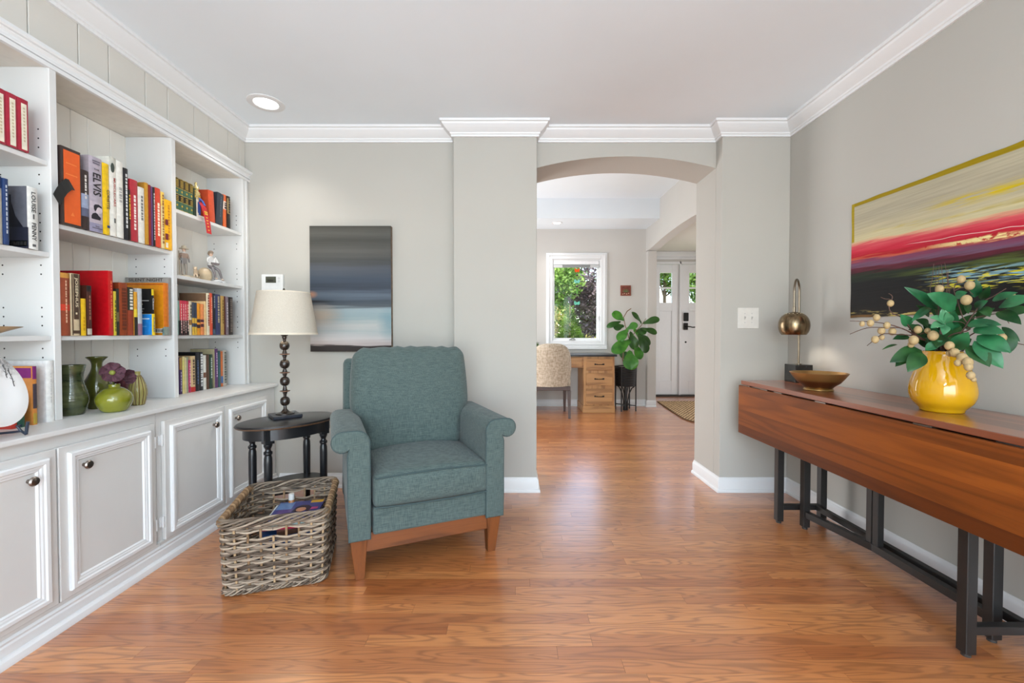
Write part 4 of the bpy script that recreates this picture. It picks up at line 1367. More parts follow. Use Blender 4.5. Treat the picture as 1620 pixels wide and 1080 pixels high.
MB().sphere(tuple(fc + fn * 0.006), 0.011, 10, 8).build('flower_eye', plain((132, 140, 60), 0.7, bump=0.6, bscale=500), fw, smooth=True)
for k in range(3):
    mb = MB()
    cc = Vector((0.034, 0.030 - 0.006 * k, 0.128 + 0.012 * k))
    vs, fs = [], []
    for i in range(5):
        for j in range(9):
            a = 2 * PI * j / 9
            rr = 0.004 + 0.030 * i / 4
            vs.append(cc + Vector((0.010 * (i / 4) ** 2 + 0.006 * math.sin(a * 4 + k * 2) * i / 4, rr * math.cos(a) * (1 + 0.1 * k), rr * math.sin(a) * 0.62)))
    for i in range(4):
        for j in range(9):
            k2 = (j + 1) % 9
            fs.append((i * 9 + j, i * 9 + k2, (i + 1) * 9 + k2, (i + 1) * 9 + j))
    mb.add(vs, fs)
    mb.build('petal', M_PETAL, fw, smooth=True, normals=False)

# birch-tree plate on its little stand, dish above it
pl = thing('plate', 'large white plate painted with grey birch trunks on a dark stand', 'plate', (-1.70, 1.395, CZ))
pp = [(0, 0), (0.075, 0.0), (0.082, 0.002), (0.090, 0.010), (0.128, 0.017), (0.130, 0.020), (0.127, 0.020), (0.088, 0.014), (0.078, 0.006), (0, 0.005)]
m, nt, b = new_mat('birch_plate')
mp = mapped(nt, (1, 1, 1))
nz = N(nt, 'ShaderNodeTexNoise')
nz.inputs['Scale'].default_value = 70
nz.inputs['Detail'].default_value = 6
nt.links.new(mp.outputs[0], nz.inputs['Vector'])
sp = N(nt, 'ShaderNodeSeparateXYZ')
nt.links.new(mp.outputs[0], sp.inputs[0])
mr = N(nt, 'ShaderNodeMapRange')
mr.inputs[1].default_value = 0.0
mr.inputs[2].default_value = -0.12
nt.links.new(sp.outputs[0], mr.inputs[0])
mu = N(nt, 'ShaderNodeMath', operation='MULTIPLY')
nt.links.new(nz.outputs[0], mu.inputs[0])
nt.links.new(mr.outputs[0], mu.inputs[1])
rr_ = ramp(nt, [(0.12, lin((236, 236, 236))), (0.42, lin((120, 118, 118))), (0.6, lin((190, 188, 186)))])
nt.links.new(mu.outputs[0], rr_.inputs[0])
nt.links.new(rr_.outputs[0], b.inputs['Base Color'])
b.inputs['Roughness'].default_value = 0.12
tilt = Matrix.Translation((0.0, -0.016, 0.158)) @ Matrix.Rotation(math.radians(14), 4, 'Z') @ Matrix.Rotation(math.radians(72), 4, 'Y')
po = MB().lathe([(r, z) for r, z in pp], 64).build('dish', m, pl, smooth=True)
po.matrix_local = tilt
tw = MB()
rt = random.Random(4)
for k in range(7):
    y_ = rt.uniform(0.02, 0.10) if k < 5 else rt.uniform(-0.1, 0.0)
    x1_ = -math.sqrt(max(0.0126 - y_ * y_, 0.0004)) * 1.0
    L_ = rt.uniform(0.04, 0.07)
    def hz(x, y):
        r_ = math.hypot(x, y)
        if r_ < 0.078:
            return 0.0062
        if r_ < 0.088:
            return 0.0062 + (r_ - 0.078) / 0.010 * 0.0084
        return 0.0146 + (r_ - 0.088) / 0.039 * 0.006
    tw.tube([(x1_ + L_ * i / 5, y_ + 0.002 * math.sin(i * 1.7 + k), hz(x1_ + L_ * i / 5, y_)) for i in range(6)], 0.0013, 5)
    for i in range(4):
        xx = x1_ + L_ * (0.2 + 0.2 * i)
        tw.tube([(xx, y_, hz(xx, y_)), (xx - 0.006, y_ + (0.006 if i % 2 else -0.006), hz(xx - 0.006, y_))], 0.0009, 4)
two = tw.build('painted_twig', plain((66, 62, 62), 0.4), pl)
two.matrix_local = tilt
stn = MB()
for s_ in (-1, 1):
    stn.tube([(0.065, 0.045 * s_, 0.004), (0.050, 0.045 * s_, 0.014), (0.020, 0.05 * s_, 0.010), (-0.06, 0.03 * s_, 0.004)], 0.004, 8)
    stn.tube([(0.065, 0.045 * s_, 0.004), (0.072, 0.045 * s_, 0.046)], 0.0045, 8)
    stn.tube([(0.050, 0.045 * s_, 0.012), (0.040, 0.040 * s_, 0.034), (0.055, 0.040 * s_, 0.034)], 0.004, 8)
stn.build('stand', plain((40, 50, 66), 0.35), pl, smooth=True)
dp = [(0, 0), (0.03, 0), (0.034, 0.006), (0.060, 0.020), (0.085, 0.032), (0.086, 0.034), (0.082, 0.033), (0.055, 0.022), (0.028, 0.008), (0, 0.007)]
lathe_thing('dish', 'shallow tan dish with a thin pointed rim on the shelf over the plate', 'dish', (-1.84, 1.478, 1.05), dp, plain((176, 146, 104), 0.35, var=0.15), rfun=lambda a, i: 1 + 0.25 * max(0, math.cos(a - 0.9)) ** 6)

# trophy with its red ribbon
tr_ = thing('trophy', 'small trophy with a gilt statuette and a red award ribbon over the shelf edge', 'trophy', (-1.812, 2.492, 1.727))
MB().box(-0.022, 0.012, -0.020, 0.055, 0, 0.014).build('marble_base', plain((226, 222, 214), 0.25, var=0.08, scale=20), tr_, bevel=0.002)
MB().lathe([(0, 0.014), (0.012, 0.014), (0.012, 0.022), (0.008, 0.028), (0.008, 0.085), (0.013, 0.092), (0.013, 0.098), (0, 0.098)], 16).build('column', plain((222, 214, 196), 0.3), tr_, smooth=True, loc=(0, -0.012, 0))
fg = MB()
fg.lathe([(0, 0.098), (0.011, 0.098), (0.012, 0.106), (0.008, 0.112), (0.011, 0.125), (0.013, 0.140), (0.009, 0.150), (0.010, 0.156), (0.014, 0.162), (0.012, 0.170), (0.006, 0.176), (0.004, 0.182), (0.006, 0.188), (0.004, 0.196), (0, 0.200)], 14)
for s_ in (-1, 1):
    fg.tube([(0, 0.010 * s_, 0.150), (0.004, 0.018 * s_, 0.140), (0.006, 0.012 * s_, 0.126)], [0.004, 0.0035, 0.003], 6)
fg.v = [(q[0] * 1.2, q[1] * 1.2, q[2]) for q in fg.v]
fg.build('statuette', plain((206, 186, 128), 0.3, 0.45, var=0.2, scale=90), tr_, smooth=True, loc=(0, -0.012, 0))
def strip(pts, w, th=0.0012, wv=(0, 1, 0)):
    mb = MB()
    vs, fs = [], []
    wv = Vector(wv)
    for p_, ww in zip(pts, w):
        p_ = Vector(p_)
        for a, b_ in ((-1, 0), (1, 0), (1, 1), (-1, 1)):
            vs.append(p_ + wv * (a * ww / 2) + Vector((th * b_, 0, 0)))
    for i in range(len(pts) - 1):
        for j in range(4):
            k = (j + 1) % 4
            fs.append((i * 4 + j, i * 4 + k, (i + 1) * 4 + k, (i + 1) * 4 + j))
    n_ = (len(pts) - 1) * 4
    fs += [(0, 1, 2, 3), (n_ + 3, n_ + 2, n_ + 1, n_)]
    return mb.add(vs, fs)
M_RIB = plain((190, 22, 36), 0.4)
ro = strip([(0.020, -0.005, 0.085), (0.030, 0.006, 0.060), (0.034, 0.018, 0.020), (0.038, 0.026, -0.020), (0.040, 0.034, -0.085)], [0.028, 0.044, 0.042, 0.042, 0.040]).build('ribbon', M_RIB, tr_)
p = MB()
for k, (z_, w_) in enumerate(((0.035, 0.026), (0.024, 0.024), (0.004, 0.012), (-0.012, 0.016), (-0.028, 0.012), (-0.046, 0.012), (-0.066, 0.012))):
    y_ = 0.012 + (0.06 - z_) * 0.15
    plate(p, (0.0345 + (0.035 - z_) * 0.055, y_, z_), R_H, U_H, w_, 0.006 if k > 1 else 0.008, 0.002)
p.build('ribbon_print', plain((226, 182, 70), 0.4), ro)
strip([(0.012, -0.004, 0.112), (0.020, 0.010, 0.098), (0.026, 0.022, 0.074)], [0.018, 0.020, 0.016]).build('ribbon', plain((48, 96, 176), 0.4, var=0.5, scale=150), tr_)
# porcelain figurines: a skinned body in pose, with clothes as painted bands and separate hat, dog, boat
def skin_mesh(name, nodes, edges, radii, mat, parent, sub=2, loc=None, rot=None):
    me = bpy.data.meshes.new(name)
    me.from_pydata(nodes, edges, [])
    ob = bpy.data.objects.new(name, me)
    COL.objects.link(ob)
    sk = ob.modifiers.new('skin', 'SKIN')
    sk.use_smooth_shade = True
    lay = me.skin_vertices
    if not lay:
        bm = bmesh.new(); bm.from_mesh(me); bm.verts.layers.skin.verify(); bm.to_mesh(me); bm.free()
    sv = me.skin_vertices[0].data
    for i, r_ in enumerate(radii):
        sv[i].radius = r_ if isinstance(r_, (tuple, list)) else (r_, r_)
        sv[i].use_root = (i == 0)
    ss = ob.modifiers.new('sub', 'SUBSURF')
    ss.levels = sub
    ss.render_levels = sub
    dg = bpy.context.evaluated_depsgraph_get()
    nm_ = bpy.data.meshes.new_from_object(ob.evaluated_get(dg))
    nm_.name = name
    bpy.data.objects.remove(ob)
    nm_.materials.clear()
    nm_.materials.append(mat)
    nm_.polygons.foreach_set('use_smooth', [True] * len(nm_.polygons))
    o2 = bpy.data.objects.new(name, nm_)
    COL.objects.link(o2)
    o2.parent = parent
    if loc:
        o2.location = loc
    if rot:
        o2.rotation_euler = rot
    return o2

def banded(name, stops, rough=0.25, axis=2):
    if name in MATS:
        return MATS[name]
    m, nt, b = new_mat(name)
    tc = N(nt, 'ShaderNodeTexCoord')
    sp = N(nt, 'ShaderNodeSeparateXYZ')
    nt.links.new(tc.outputs['Object'], sp.inputs[0])
    mr = N(nt, 'ShaderNodeMath', operation='MULTIPLY')
    mr.inputs[1].default_value = 5.0
    nt.links.new(sp.outputs[axis], mr.inputs[0])
    r = ramp(nt, [(p_, lin(c)) for p_, c in stops], 'CONSTANT')
    nt.links.new(mr.outputs[0], r.inputs[0])
    nt.links.new(r.outputs[0], b.inputs['Base Color'])
    b.inputs['Roughness'].default_value = rough
    b.inputs['Coat Weight'].default_value = 0.3
    MATS[name] = m
    return m

# walker with hat, pack and dog (z in metres, bands are z * 5)
f1 = thing('figurine', 'porcelain figurine of a walking boy in a hat with a small dog', 'figurine', (-1.865, 2.452, 1.374), 0)
def facing(fx, fy):
    return math.atan2(fx, -fy)
M_F1 = banded('figurine_walker', [(0.0, (176, 164, 148)), (0.08, (158, 148, 136)), (0.40, (128, 124, 122)), (0.56, (148, 126, 112)), (0.70, (206, 202, 198)), (0.745, (214, 186, 164))])
rz1 = 0.9
MB().lathe([(0, 0), (0.036, 0), (0.038, 0.004), (0.030, 0.012), (0.012, 0.018), (0, 0.019)], 20, sx=1.0, sy=1.5, rfun=lambda a, i: 1 + 0.08 * math.sin(5 * a)).build('rock_base', plain((204, 190, 168), 0.35, var=0.12), f1, smooth=True, loc=(0, 0.014, 0))
nodes = [(0, 0, 0.092), (0, 0, 0.115), (0, 0, 0.136), (0, 0.001, 0.148), (0.002, 0, 0.160), (0.003, 0, 0.170),
         (0, -0.009, 0.085), (0.003, -0.009, 0.052), (0, -0.009, 0.022), (0.010, -0.009, 0.018),
         (0, 0.009, 0.085), (-0.002, 0.010, 0.052), (-0.004, 0.011, 0.022), (0.006, 0.012, 0.018),
         (0, -0.017, 0.134), (0.004, -0.022, 0.112), (0.014, -0.018, 0.098), (0.018, -0.016, 0.094),
         (0, 0.017, 0.134), (0.000, 0.022, 0.112), (0.008, 0.022, 0.094), (0.010, 0.022, 0.089)]
edges = [(0, 1), (1, 2), (2, 3), (3, 4), (4, 5), (0, 6), (6, 7), (7, 8), (8, 9), (0, 10), (10, 11), (11, 12), (12, 13), (2, 14), (14, 15), (15, 16), (16, 17), (2, 18), (18, 19), (19, 20), (20, 21)]
rad = [0.013, 0.013, 0.0135, 0.006, 0.011, 0.009, 0.0085, 0.007, 0.006, 0.005, 0.0085, 0.007, 0.006, 0.005, 0.006, 0.005, 0.0042, 0.004, 0.006, 0.005, 0.0042, 0.004]
skin_mesh('body', nodes, edges, rad, M_F1, f1)
hat = MB().lathe([(0.024, 0.164), (0.022, 0.168), (0.0125, 0.170), (0.012, 0.180), (0.006, 0.184), (0, 0.1845)], 18, (0.002, 0, 0))
hat.lathe([(0.024, 0.164), (0.011, 0.166), (0, 0.167)], 18, (0.002, 0, 0)).build('hat', plain((186, 174, 152), 0.3), f1, smooth=True)
MB().sphere((-0.014, -0.010, 0.122), 0.013, 12, 8, (0.8, 1, 1.3)).build('pack', plain((212, 206, 200), 0.3, var=0.2, scale=80), f1, smooth=True)
MB().tube([(0.014, -0.026, 0.016), (0.012, -0.028, 0.15)], 0.0018, 6).build('stick', plain((150, 126, 96), 0.4), f1)
fc_ = MB()
for s_ in (-1, 1):
    fc_.sphere((0.0125, 0.004 * s_, 0.1615), 0.0013, 6, 4)
fc_.sphere((0.014, 0, 0.1585), 0.0018, 6, 4)
fc_.build('face', plain((120, 80, 66), 0.3), f1)
dogn = [(0, 0, 0.034), (0.014, 0, 0.036), (0.024, 0, 0.050), (0.030, 0, 0.058), (0.042, 0, 0.054), (-0.014, 0, 0.034), (-0.026, 0.002, 0.044),
        (0.016, -0.007, 0.018), (0.017, -0.008, 0.006), (0.016, 0.007, 0.018), (0.017, 0.008, 0.006), (-0.016, -0.008, 0.020), (-0.022, -0.008, 0.013), (-0.016, -0.008, 0.006), (-0.016, 0.008, 0.020), (-0.022, 0.008, 0.013), (-0.016, 0.008, 0.006),
        (0.026, -0.008, 0.066), (0.026, 0.008, 0.066)]
doge = [(0, 1), (1, 2), (2, 3), (3, 4), (0, 5), (5, 6), (1, 7), (7, 8), (1, 9), (9, 10), (5, 11), (11, 12), (12, 13), (5, 14), (14, 15), (15, 16), (3, 17), (3, 18)]
dogr = [0.011, 0.011, 0.008, 0.009, 0.0045, 0.010, 0.003, 0.0045, 0.0035, 0.0045, 0.0035, 0.006, 0.004, 0.0035, 0.006, 0.004, 0.0035, 0.0028, 0.0028]
skin_mesh('dog', dogn, doge, dogr, plain((208, 184, 156), 0.25, var=0.3, scale=45), f1, loc=(0.012, 0.055, 0.0), rot=(0, 0, -0.5))
f1.rotation_euler = (0, 0, -0.6)

# seated boy with a toy sailing boat on a rock
f2 = thing('figurine', 'porcelain figurine of a seated boy holding a toy sailing boat on a rock', 'figurine', (-1.862, 2.655, 1.374), 0)
M_F2 = banded('figurine_sailor', [(0.0, (196, 176, 160)), (0.13, (126, 120, 122)), (0.52, (214, 212, 210)), (0.795, (214, 184, 160))])
M_ROCK = plain((206, 184, 152), 0.35, var=0.14, scale=25)
rk = MB().sphere((0, 0, 0), 0.05, 20, 14, (0.74, 0.86, 0.92))
rk.v = [(p_[0] * (1 + 0.10 * math.sin(7 * p_[1] * 20)), p_[1], max(p_[2], -0.042)) for p_ in rk.v]
rk.build('rock', M_ROCK, f2, smooth=True, loc=(-0.01, -0.022, 0.042))
w_ = MB()
for k, (x, y, q) in enumerate(((0.03, 0.03, 0.016), (0.036, 0.012, 0.012), (0.02, 0.05, 0.014), (0.03, 0.068, 0.010), (0.0, 0.06, 0.016))):
    w_.sphere((x, y, q * 0.55), q, 10, 6, (1, 1.3, 0.6))
w_.build('water_foam', plain((222, 222, 222), 0.25), f2, smooth=True)
nodes = [(0, 0.004, 0.098), (0, 0.004, 0.122), (0.003, 0.004, 0.146), (0.004, 0.004, 0.158), (0.008, 0.004, 0.172), (0.009, 0.004, 0.182),
         (0.012, -0.008, 0.094), (0.036, -0.006, 0.082), (0.038, 0.004, 0.050), (0.036, 0.012, 0.024), (0.046, 0.016, 0.020),
         (0.012, 0.014, 0.092), (0.034, 0.032, 0.078), (0.030, 0.048, 0.046), (0.026, 0.058, 0.022), (0.036, 0.062, 0.018),
         (0.003, -0.014, 0.144), (0.012, -0.022, 0.124), (0.030, -0.010, 0.112), (0.035, -0.006, 0.110),
         (0.003, 0.022, 0.144), (0.012, 0.030, 0.124), (0.030, 0.022, 0.112), (0.035, 0.018, 0.110)]
edges = [(0, 1), (1, 2), (2, 3), (3, 4), (4, 5), (0, 6), (6, 7), (7, 8), (8, 9), (9, 10), (0, 11), (11, 12), (12, 13), (13, 14), (14, 15), (2, 16), (16, 17), (17, 18), (18, 19), (2, 20), (20, 21), (21, 22), (22, 23)]
rad = [0.014, 0.0135, 0.014, 0.006, 0.012, 0.010, 0.010, 0.009, 0.0075, 0.006, 0.005, 0.010, 0.009, 0.0075, 0.006, 0.005, 0.007, 0.006, 0.0045, 0.004, 0.007, 0.006, 0.0045, 0.004]
skin_mesh('body', nodes, edges, rad, M_F2, f2)
hr = MB().sphere((0.006, 0.004, 0.183), 0.0145, 14, 8, (1, 1.05, 0.8))
hr.sphere((0.000, 0.004, 0.176), 0.0135, 12, 8)
hr.build('hair', plain((140, 122, 104), 0.4), f2, smooth=True)
fc_ = MB()
for s_ in (-1, 1):
    fc_.sphere((0.0195, 0.004 + 0.0045 * s_, 0.1735), 0.0013, 6, 4)
fc_.sphere((0.0208, 0.004, 0.170), 0.0018, 6, 4)
fc_.build('face', plain((120, 80, 66), 0.3), f2)
hb = MB()
hb.prism([(-0.026, 0.118), (0.028, 0.118), (0.020, 0.104), (-0.016, 0.104)], 0, 0.032, 0.044)
hb.build('boat_hull', plain((120, 112, 112), 0.3), f2, bevel=0.002, loc=(0, 0.008, 0))
sl_ = MB()
sl_.add([(0.037, -0.020, 0.120), (0.037, 0.003, 0.120), (0.037, 0.004, 0.156), (0.039, -0.020, 0.120), (0.039, 0.003, 0.120), (0.039, 0.004, 0.156)], [(0, 1, 2), (5, 4, 3), (0, 3, 4, 1), (1, 4, 5, 2), (2, 5, 3, 0)])
sl_.add([(0.037, 0.006, 0.120), (0.037, 0.024, 0.120), (0.037, 0.005, 0.150), (0.039, 0.006, 0.120), (0.039, 0.024, 0.120), (0.039, 0.005, 0.150)], [(0, 1, 2), (5, 4, 3), (0, 3, 4, 1), (1, 4, 5, 2), (2, 5, 3, 0)])
sl_.build('sail', plain((226, 226, 224), 0.35), f2, loc=(0, 0.008, 0))
MB().tube([(0.038, 0.0045, 0.112), (0.038, 0.0045, 0.160)], 0.0012, 6).build('mast', plain((120, 100, 80), 0.4), f2, loc=(0, 0.008, 0))
f2.rotation_euler = (0, 0, -0.35)
# ------------------------------------------------------------------ armchair
M_LINEN = weave_fabric('teal_linen', (66, 80, 79), (94, 108, 105), f=520.0, l=30.0)
M_PIPE = plain((60, 76, 77), 0.9, var=0.1, scale=200)
M_WALNUT = wood('chair_wood', (134, 76, 36), (108, 58, 26), (72, 38, 16), along=0, scale=1.6, rings=4, rough=0.4)
M_WALNUT_Z = wood('chair_wood_upright', (134, 76, 36), (108, 58, 26), (72, 38, 16), along=2, scale=1.6, rings=4, rough=0.4)
ac = thing('armchair', 'teal upholstered armchair with rolled arms and tapered wooden legs', 'armchair', (-0.36, 1.912, 0), math.radians(23.5))
# local frame: x across, y towards the back, z up; front face at y = 0
# frame rail and legs
MB().box(-0.30, 0.30, 0.035, 0.06, 0.118, 0.20).box(-0.30, -0.275, 0.06, 0.66, 0.118, 0.20).box(0.275, 0.30, 0.06, 0.66, 0.118, 0.20).build('rail', M_WALNUT, ac, bevel=0.003)
def leg(x0, x1, y0, y1, tx, ty, top=0.19):
    w = 0.038
    bx = (x0 + x1) / 2 + tx
    by = (y0 + y1) / 2 + ty
    v = []
    for z, ax0, ax1, ay0, ay1 in ((0.0, bx - w / 2, bx + w / 2, by - w / 2, by + w / 2), (top, x0, x1, y0, y1)):
        v += [(ax0, ay0, z), (ax1, ay0, z), (ax1, ay1, z), (ax0, ay1, z)]
    MB().add(v, [(3, 2, 1, 0), (4, 5, 6, 7), (0, 1, 5, 4), (1, 2, 6, 5), (2, 3, 7, 6), (3, 0, 4, 7)]).build('leg', M_WALNUT_Z, ac, bevel=0.002)
leg(-0.343, -0.273, 0.02, 0.085, 0.006, 0.006)
leg(0.273, 0.343, 0.02, 0.085, -0.006, 0.006)
leg(-0.33, -0.27, 0.60, 0.66, 0, 0.03)
leg(0.27, 0.33, 0.60, 0.66, 0, 0.03)
# upholstered base below the seat
rb_ = rbox(0.262, 0.31, 0.06, 0.012)
xf(rb_, Matrix.Translation((0.012, 0.325, 0.252))).build('base_panel', M_LINEN, ac, smooth=True, merge=True)
# arms: scrolled outline extruded front to back
def arm(sgn):
    pts = []
    def P(x, z):
        pts.append((x, z))
    P(0.262, 0.186); P(0.262, 0.30); P(0.262, 0.45); P(0.263, 0.56)
    for i in range(9):
        a = PI - PI / 2 * i / 8
        P(0.263 + 0.052 + 0.052 * math.cos(a), 0.597 + 0.052 * math.sin(a))
    P(0.340, 0.6495)
    for i in range(13):
        a = PI / 2 - math.radians(222) * i / 12
        P(0.370 + 0.042 * math.cos(a), 0.6065 + 0.042 * math.sin(a))
    P(0.350, 0.545); P(0.349, 0.45); P(0.349, 0.30); P(0.347, 0.186)
    if sgn < 0:
        pts = [(-x, z) for x, z in pts][::-1]
    mb = MB().prism(pts, 1, 0.0, 0.60)
    # arm top drops a little towards the back
    ob = mb.build('arm', M_LINEN, ac, smooth=True, bevel=0.012, seg=3, angle=50)
    pp_ = [(x, -0.0015 + 0.006, z) for x, z in pts]
    cx_ = sum(p[0] for p in pp_) / len(pp_)
    pipe = []
    for x, y, z in pp_:
        q = Vector((x, 0.0, z))
        pipe.append((x, 0.006, z))
    MB().tube(pipe, 0.0042, 6, closed=True).build('piping', M_PIPE, ob, smooth=True)
arm(1)
arm(-1)
# seat cushion with piped edges
sc = rbox(0.262, 0.29, 0.072, 0.028, puff=(0.0, 0.016, 0.026), mid=10)
for i, p_ in enumerate(sc.v):
    x, y, z = p_
    sc.v[i] = (x, y, z + (0.010 if z > 0 else 0.0) * (1 - abs(x / 0.262) ** 3))
xf(sc, Matrix.Translation((0.012, 0.290, 0.380)))
so = sc.build('seat_cushion', M_LINEN, ac, smooth=True, merge=True, angle=80)
def seam(z, dz, bulge):
    pts = []
    for i in range(21):
        x = -0.254 + 0.508 * i / 20
        f = 1 - (x / 0.262) ** 2
        pts.append((0.012 + x, 0.0035 - bulge * f, z + dz * f))
    return pts
MB().tube(seam(0.438, 0.011, 0.010), 0.0042, 6).build('piping', M_PIPE, so, smooth=True)
MB().tube(seam(0.314, -0.003, 0.010), 0.0042, 6).build('piping', M_PIPE, so, smooth=True)
# back frame (wings) and the plump back cushion
bf = rbox(0.338, 0.055, 0.375, 0.03)
for i, p_ in enumerate(bf.v):
    x, y, z = p_
    bf.v[i] = (x * (1 - 0.02 * (z / 0.375)), y, z)
xf(bf, Matrix.Translation((-0.008, 0.655, 0.545)) @ Matrix.Rotation(math.radians(-9), 4, 'X'))
bf.build('back_frame', M_LINEN, ac, smooth=True, merge=True, angle=80)
bk = rbox(0.300, 0.085, 0.275, 0.05, puff=(0.022, 0.045, 0.012), mid=14, nseg=5)
for i, p_ in enumerate(bk.v):
    x, y, z = p_
    f = max(0.0, min(1.0, (-0.02 - z) / 0.14))
    f = f * f * (3 - 2 * f)
    x2 = (x + 0.0) * (1 - 0.155 * f)
    gather = 0.0045 * math.sin(x * 75 + 1.0) * max(0, (z - 0.20) / 0.08) if z > 0.2 else 0.0
    fold = 0.006 * math.sin((z + 0.9 * abs(x)) * 95) * max(0.0, 1 - abs(z + 0.16) / 0.08) * max(0.0, (abs(x) - 0.14) / 0.12)
    bk.v[i] = (x2, y - abs(fold) * 0.6, z + gather)
xf(bk, Matrix.Translation((0.006, 0.525, 0.700)) @ Matrix.Rotation(math.radians(-10), 4, 'X'))
bk.build('back_cushion', M_LINEN, ac, smooth=True, merge=True, angle=80)

# ------------------------------------------------------------------ oval side table
M_EBONY = plain((26, 26, 29), 0.33, var=0.12, scale=20, coat=0.15)
TBX, TBY = -1.255, 2.405
st = thing('side_table', 'oval black side table with turned legs and a low shelf', 'side table', (TBX, TBY, 0), math.radians(52))
TZ = 0.58
A_, B_ = 0.265, 0.185
MB().lathe([(0, TZ - 0.019), (0.95, TZ - 0.019), (0.985, TZ - 0.016), (1.0, TZ - 0.009), (0.985, TZ - 0.002), (0.96, TZ), (0, TZ)], 56, sx=A_, sy=B_).build('table_top', M_EBONY, st, smooth=True, angle=30)
MB().lathe([(0.962, TZ - 0.0178), (1.004, TZ - 0.0115), (1.004, TZ - 0.0095), (0.985, TZ - 0.0178)], 56, sx=A_, sy=B_).build('worn_edge', plain((92, 66, 46), 0.4, var=0.4, scale=60), st, smooth=True)
ap = MB().lathe([(0.80, TZ - 0.078), (0.86, TZ - 0.078), (0.86, TZ - 0.019), (0.80, TZ - 0.019), (0.80, TZ - 0.078)], 48, sx=A_, sy=B_)
ap.build('apron', M_EBONY, st, smooth=True, angle=30)
legp = [(0, 0), (0.012, 0), (0.015, 0.02), (0.017, 0.06), (0.0195, 0.22), (0.0205, 0.38), (0.0195, 0.41), (0.0155, 0.425), (0.021, 0.432), (0.021, 0.442), (0.015, 0.447), (0.013, 0.456), (0.018, 0.468), (0.021, 0.475), (0.021, 0.482), (0.018, 0.486), (0, 0.486)]
for sx_, sy_ in ((-1, -1), (1, -1), (-1, 1), (1, 1)):
    lg = MB().lathe(legp, 20, (0.150 * sx_, 0.098 * sy_, 0))
    lg.box(0.150 * sx_ - 0.023, 0.150 * sx_ + 0.023, 0.098 * sy_ - 0.023, 0.098 * sy_ + 0.023, 0.486, TZ - 0.019)
    lg.build('leg', M_EBONY, st, smooth=True, angle=30)
MB().lathe([(0, 0.205), (0.72, 0.205), (0.74, 0.213), (0.72, 0.222), (0, 0.222)], 48, sx=A_, sy=B_).build('lower_shelf', M_EBONY, st, smooth=True, angle=30)

# ------------------------------------------------------------------ table lamp
LX, LY = -1.305, 2.465
tl = thing('table_lamp', 'lit table lamp with turned dark stem and white cone shade on the oval table', 'lamp', (LX, LY, TZ))
M_LSTEM = plain((44, 34, 28), 0.25, var=0.35, scale=14, coat=0.4)
MB().box(-0.075, 0.075, -0.075, 0.075, 0, 0.018).build('base', plain((38, 42, 52), 0.3), tl, bevel=0.003, rot=(0, 0, math.radians(40)))
def lz(z):
    return 1.06 - (430 + z / 2.919 - 527) * LY / 680 - TZ
stem_ctrl = [(0.050, 0.018), (0.050, 0.023), (0.026, 0.028), (0.018, 0.036), (0.010, 0.046)]
pr = list(stem_ctrl)
for zb, zd in ((597, 550), (505, 465), (425, 380), (340, None)):
    c = lz(zb)
    for q in range(9):
        a = -PI / 2 + PI * q / 8
        pr.append((0.008 + 0.0185 * math.cos(a), c + 0.026 * math.sin(a)))
    if zd:
        dz_ = lz(zd)
        pr += [(0.0085, dz_ - 0.020), (0.012, dz_ - 0.012), (0.013, dz_ - 0.006), (0.0265, dz_ - 0.001), (0.0265, dz_ + 0.003), (0.013, dz_ + 0.006), (0.011, dz_ + 0.014)]
pr += [(0.009, lz(310)), (0.013, lz(303)), (0.012, lz(298)), (0.020, lz(292)), (0.020, lz(286)), (0.009, lz(283)), (0.009, lz(270)), (0, lz(270))]
MB().lathe([(0, 0.018)] + pr, 24).build('stem', M_LSTEM, tl, smooth=True, angle=50)
for zd in (550, 465, 380):
    dz_ = lz(zd)
    MB().lathe([(0.022, dz_ - 0.0015), (0.0275, dz_ - 0.0005), (0.0275, dz_ + 0.0025), (0.022, dz_ + 0.0035), (0.022, dz_ - 0.0015)], 24).build('worn_ring', plain((134, 84, 52), 0.3, var=0.4, scale=80), tl, smooth=True)
# shade: translucent cloth
m, nt, b = new_mat('lamp_shade')
mp = mapped(nt, (1, 1, 1))
nz = N(nt, 'ShaderNodeTexNoise')
nz.inputs['Scale'].default_value = 220
nt.links.new(mp.outputs[0], nz.inputs['Vector'])
r_ = ramp(nt, [(0.3, lin((206, 198, 184))), (0.7, lin((216, 209, 196)))])
nt.links.new(nz.outputs[0], r_.inputs[0])
nt.links.new(r_.outputs[0], b.inputs['Base Color'])
b.inputs['Roughness'].default_value = 0.9
b.inputs['Specular IOR Level'].default_value = 0.1
tr = N(nt, 'ShaderNodeBsdfTranslucent')
nt.links.new(r_.outputs[0], tr.inputs[0])
mx = N(nt, 'ShaderNodeMixShader')
mx.inputs[0].default_value = 0.11
nt.links.new(b.outputs[0], mx.inputs[1])
nt.links.new(tr.outputs[0], mx.inputs[2])
nt.links.new(mx.outputs[0], nt.nodes['Material Output'].inputs[0])
M_SHADE = m
z0, z1 = lz(289), lz(95)
SR, SR2 = 0.1765, 0.1370
sh = MB().lathe([(SR, z0), (SR2, z1), (SR2 - 0.0015, z1), (SR - 0.0015, z0), (SR, z0)], 64).build('lamp_shade', M_SHADE, tl, smooth=True, angle=60)
MB().lathe([(SR + 0.0005, z0 - 0.001), (SR + 0.0015, z0), (SR - 0.0005, z0 + 0.010), (SR - 0.0025, z0 + 0.010), (SR - 0.0015, z0 - 0.001), (SR + 0.0005, z0 - 0.001)], 64).build('shade_tape', plain((226, 216, 198), 0.9), sh, smooth=True)
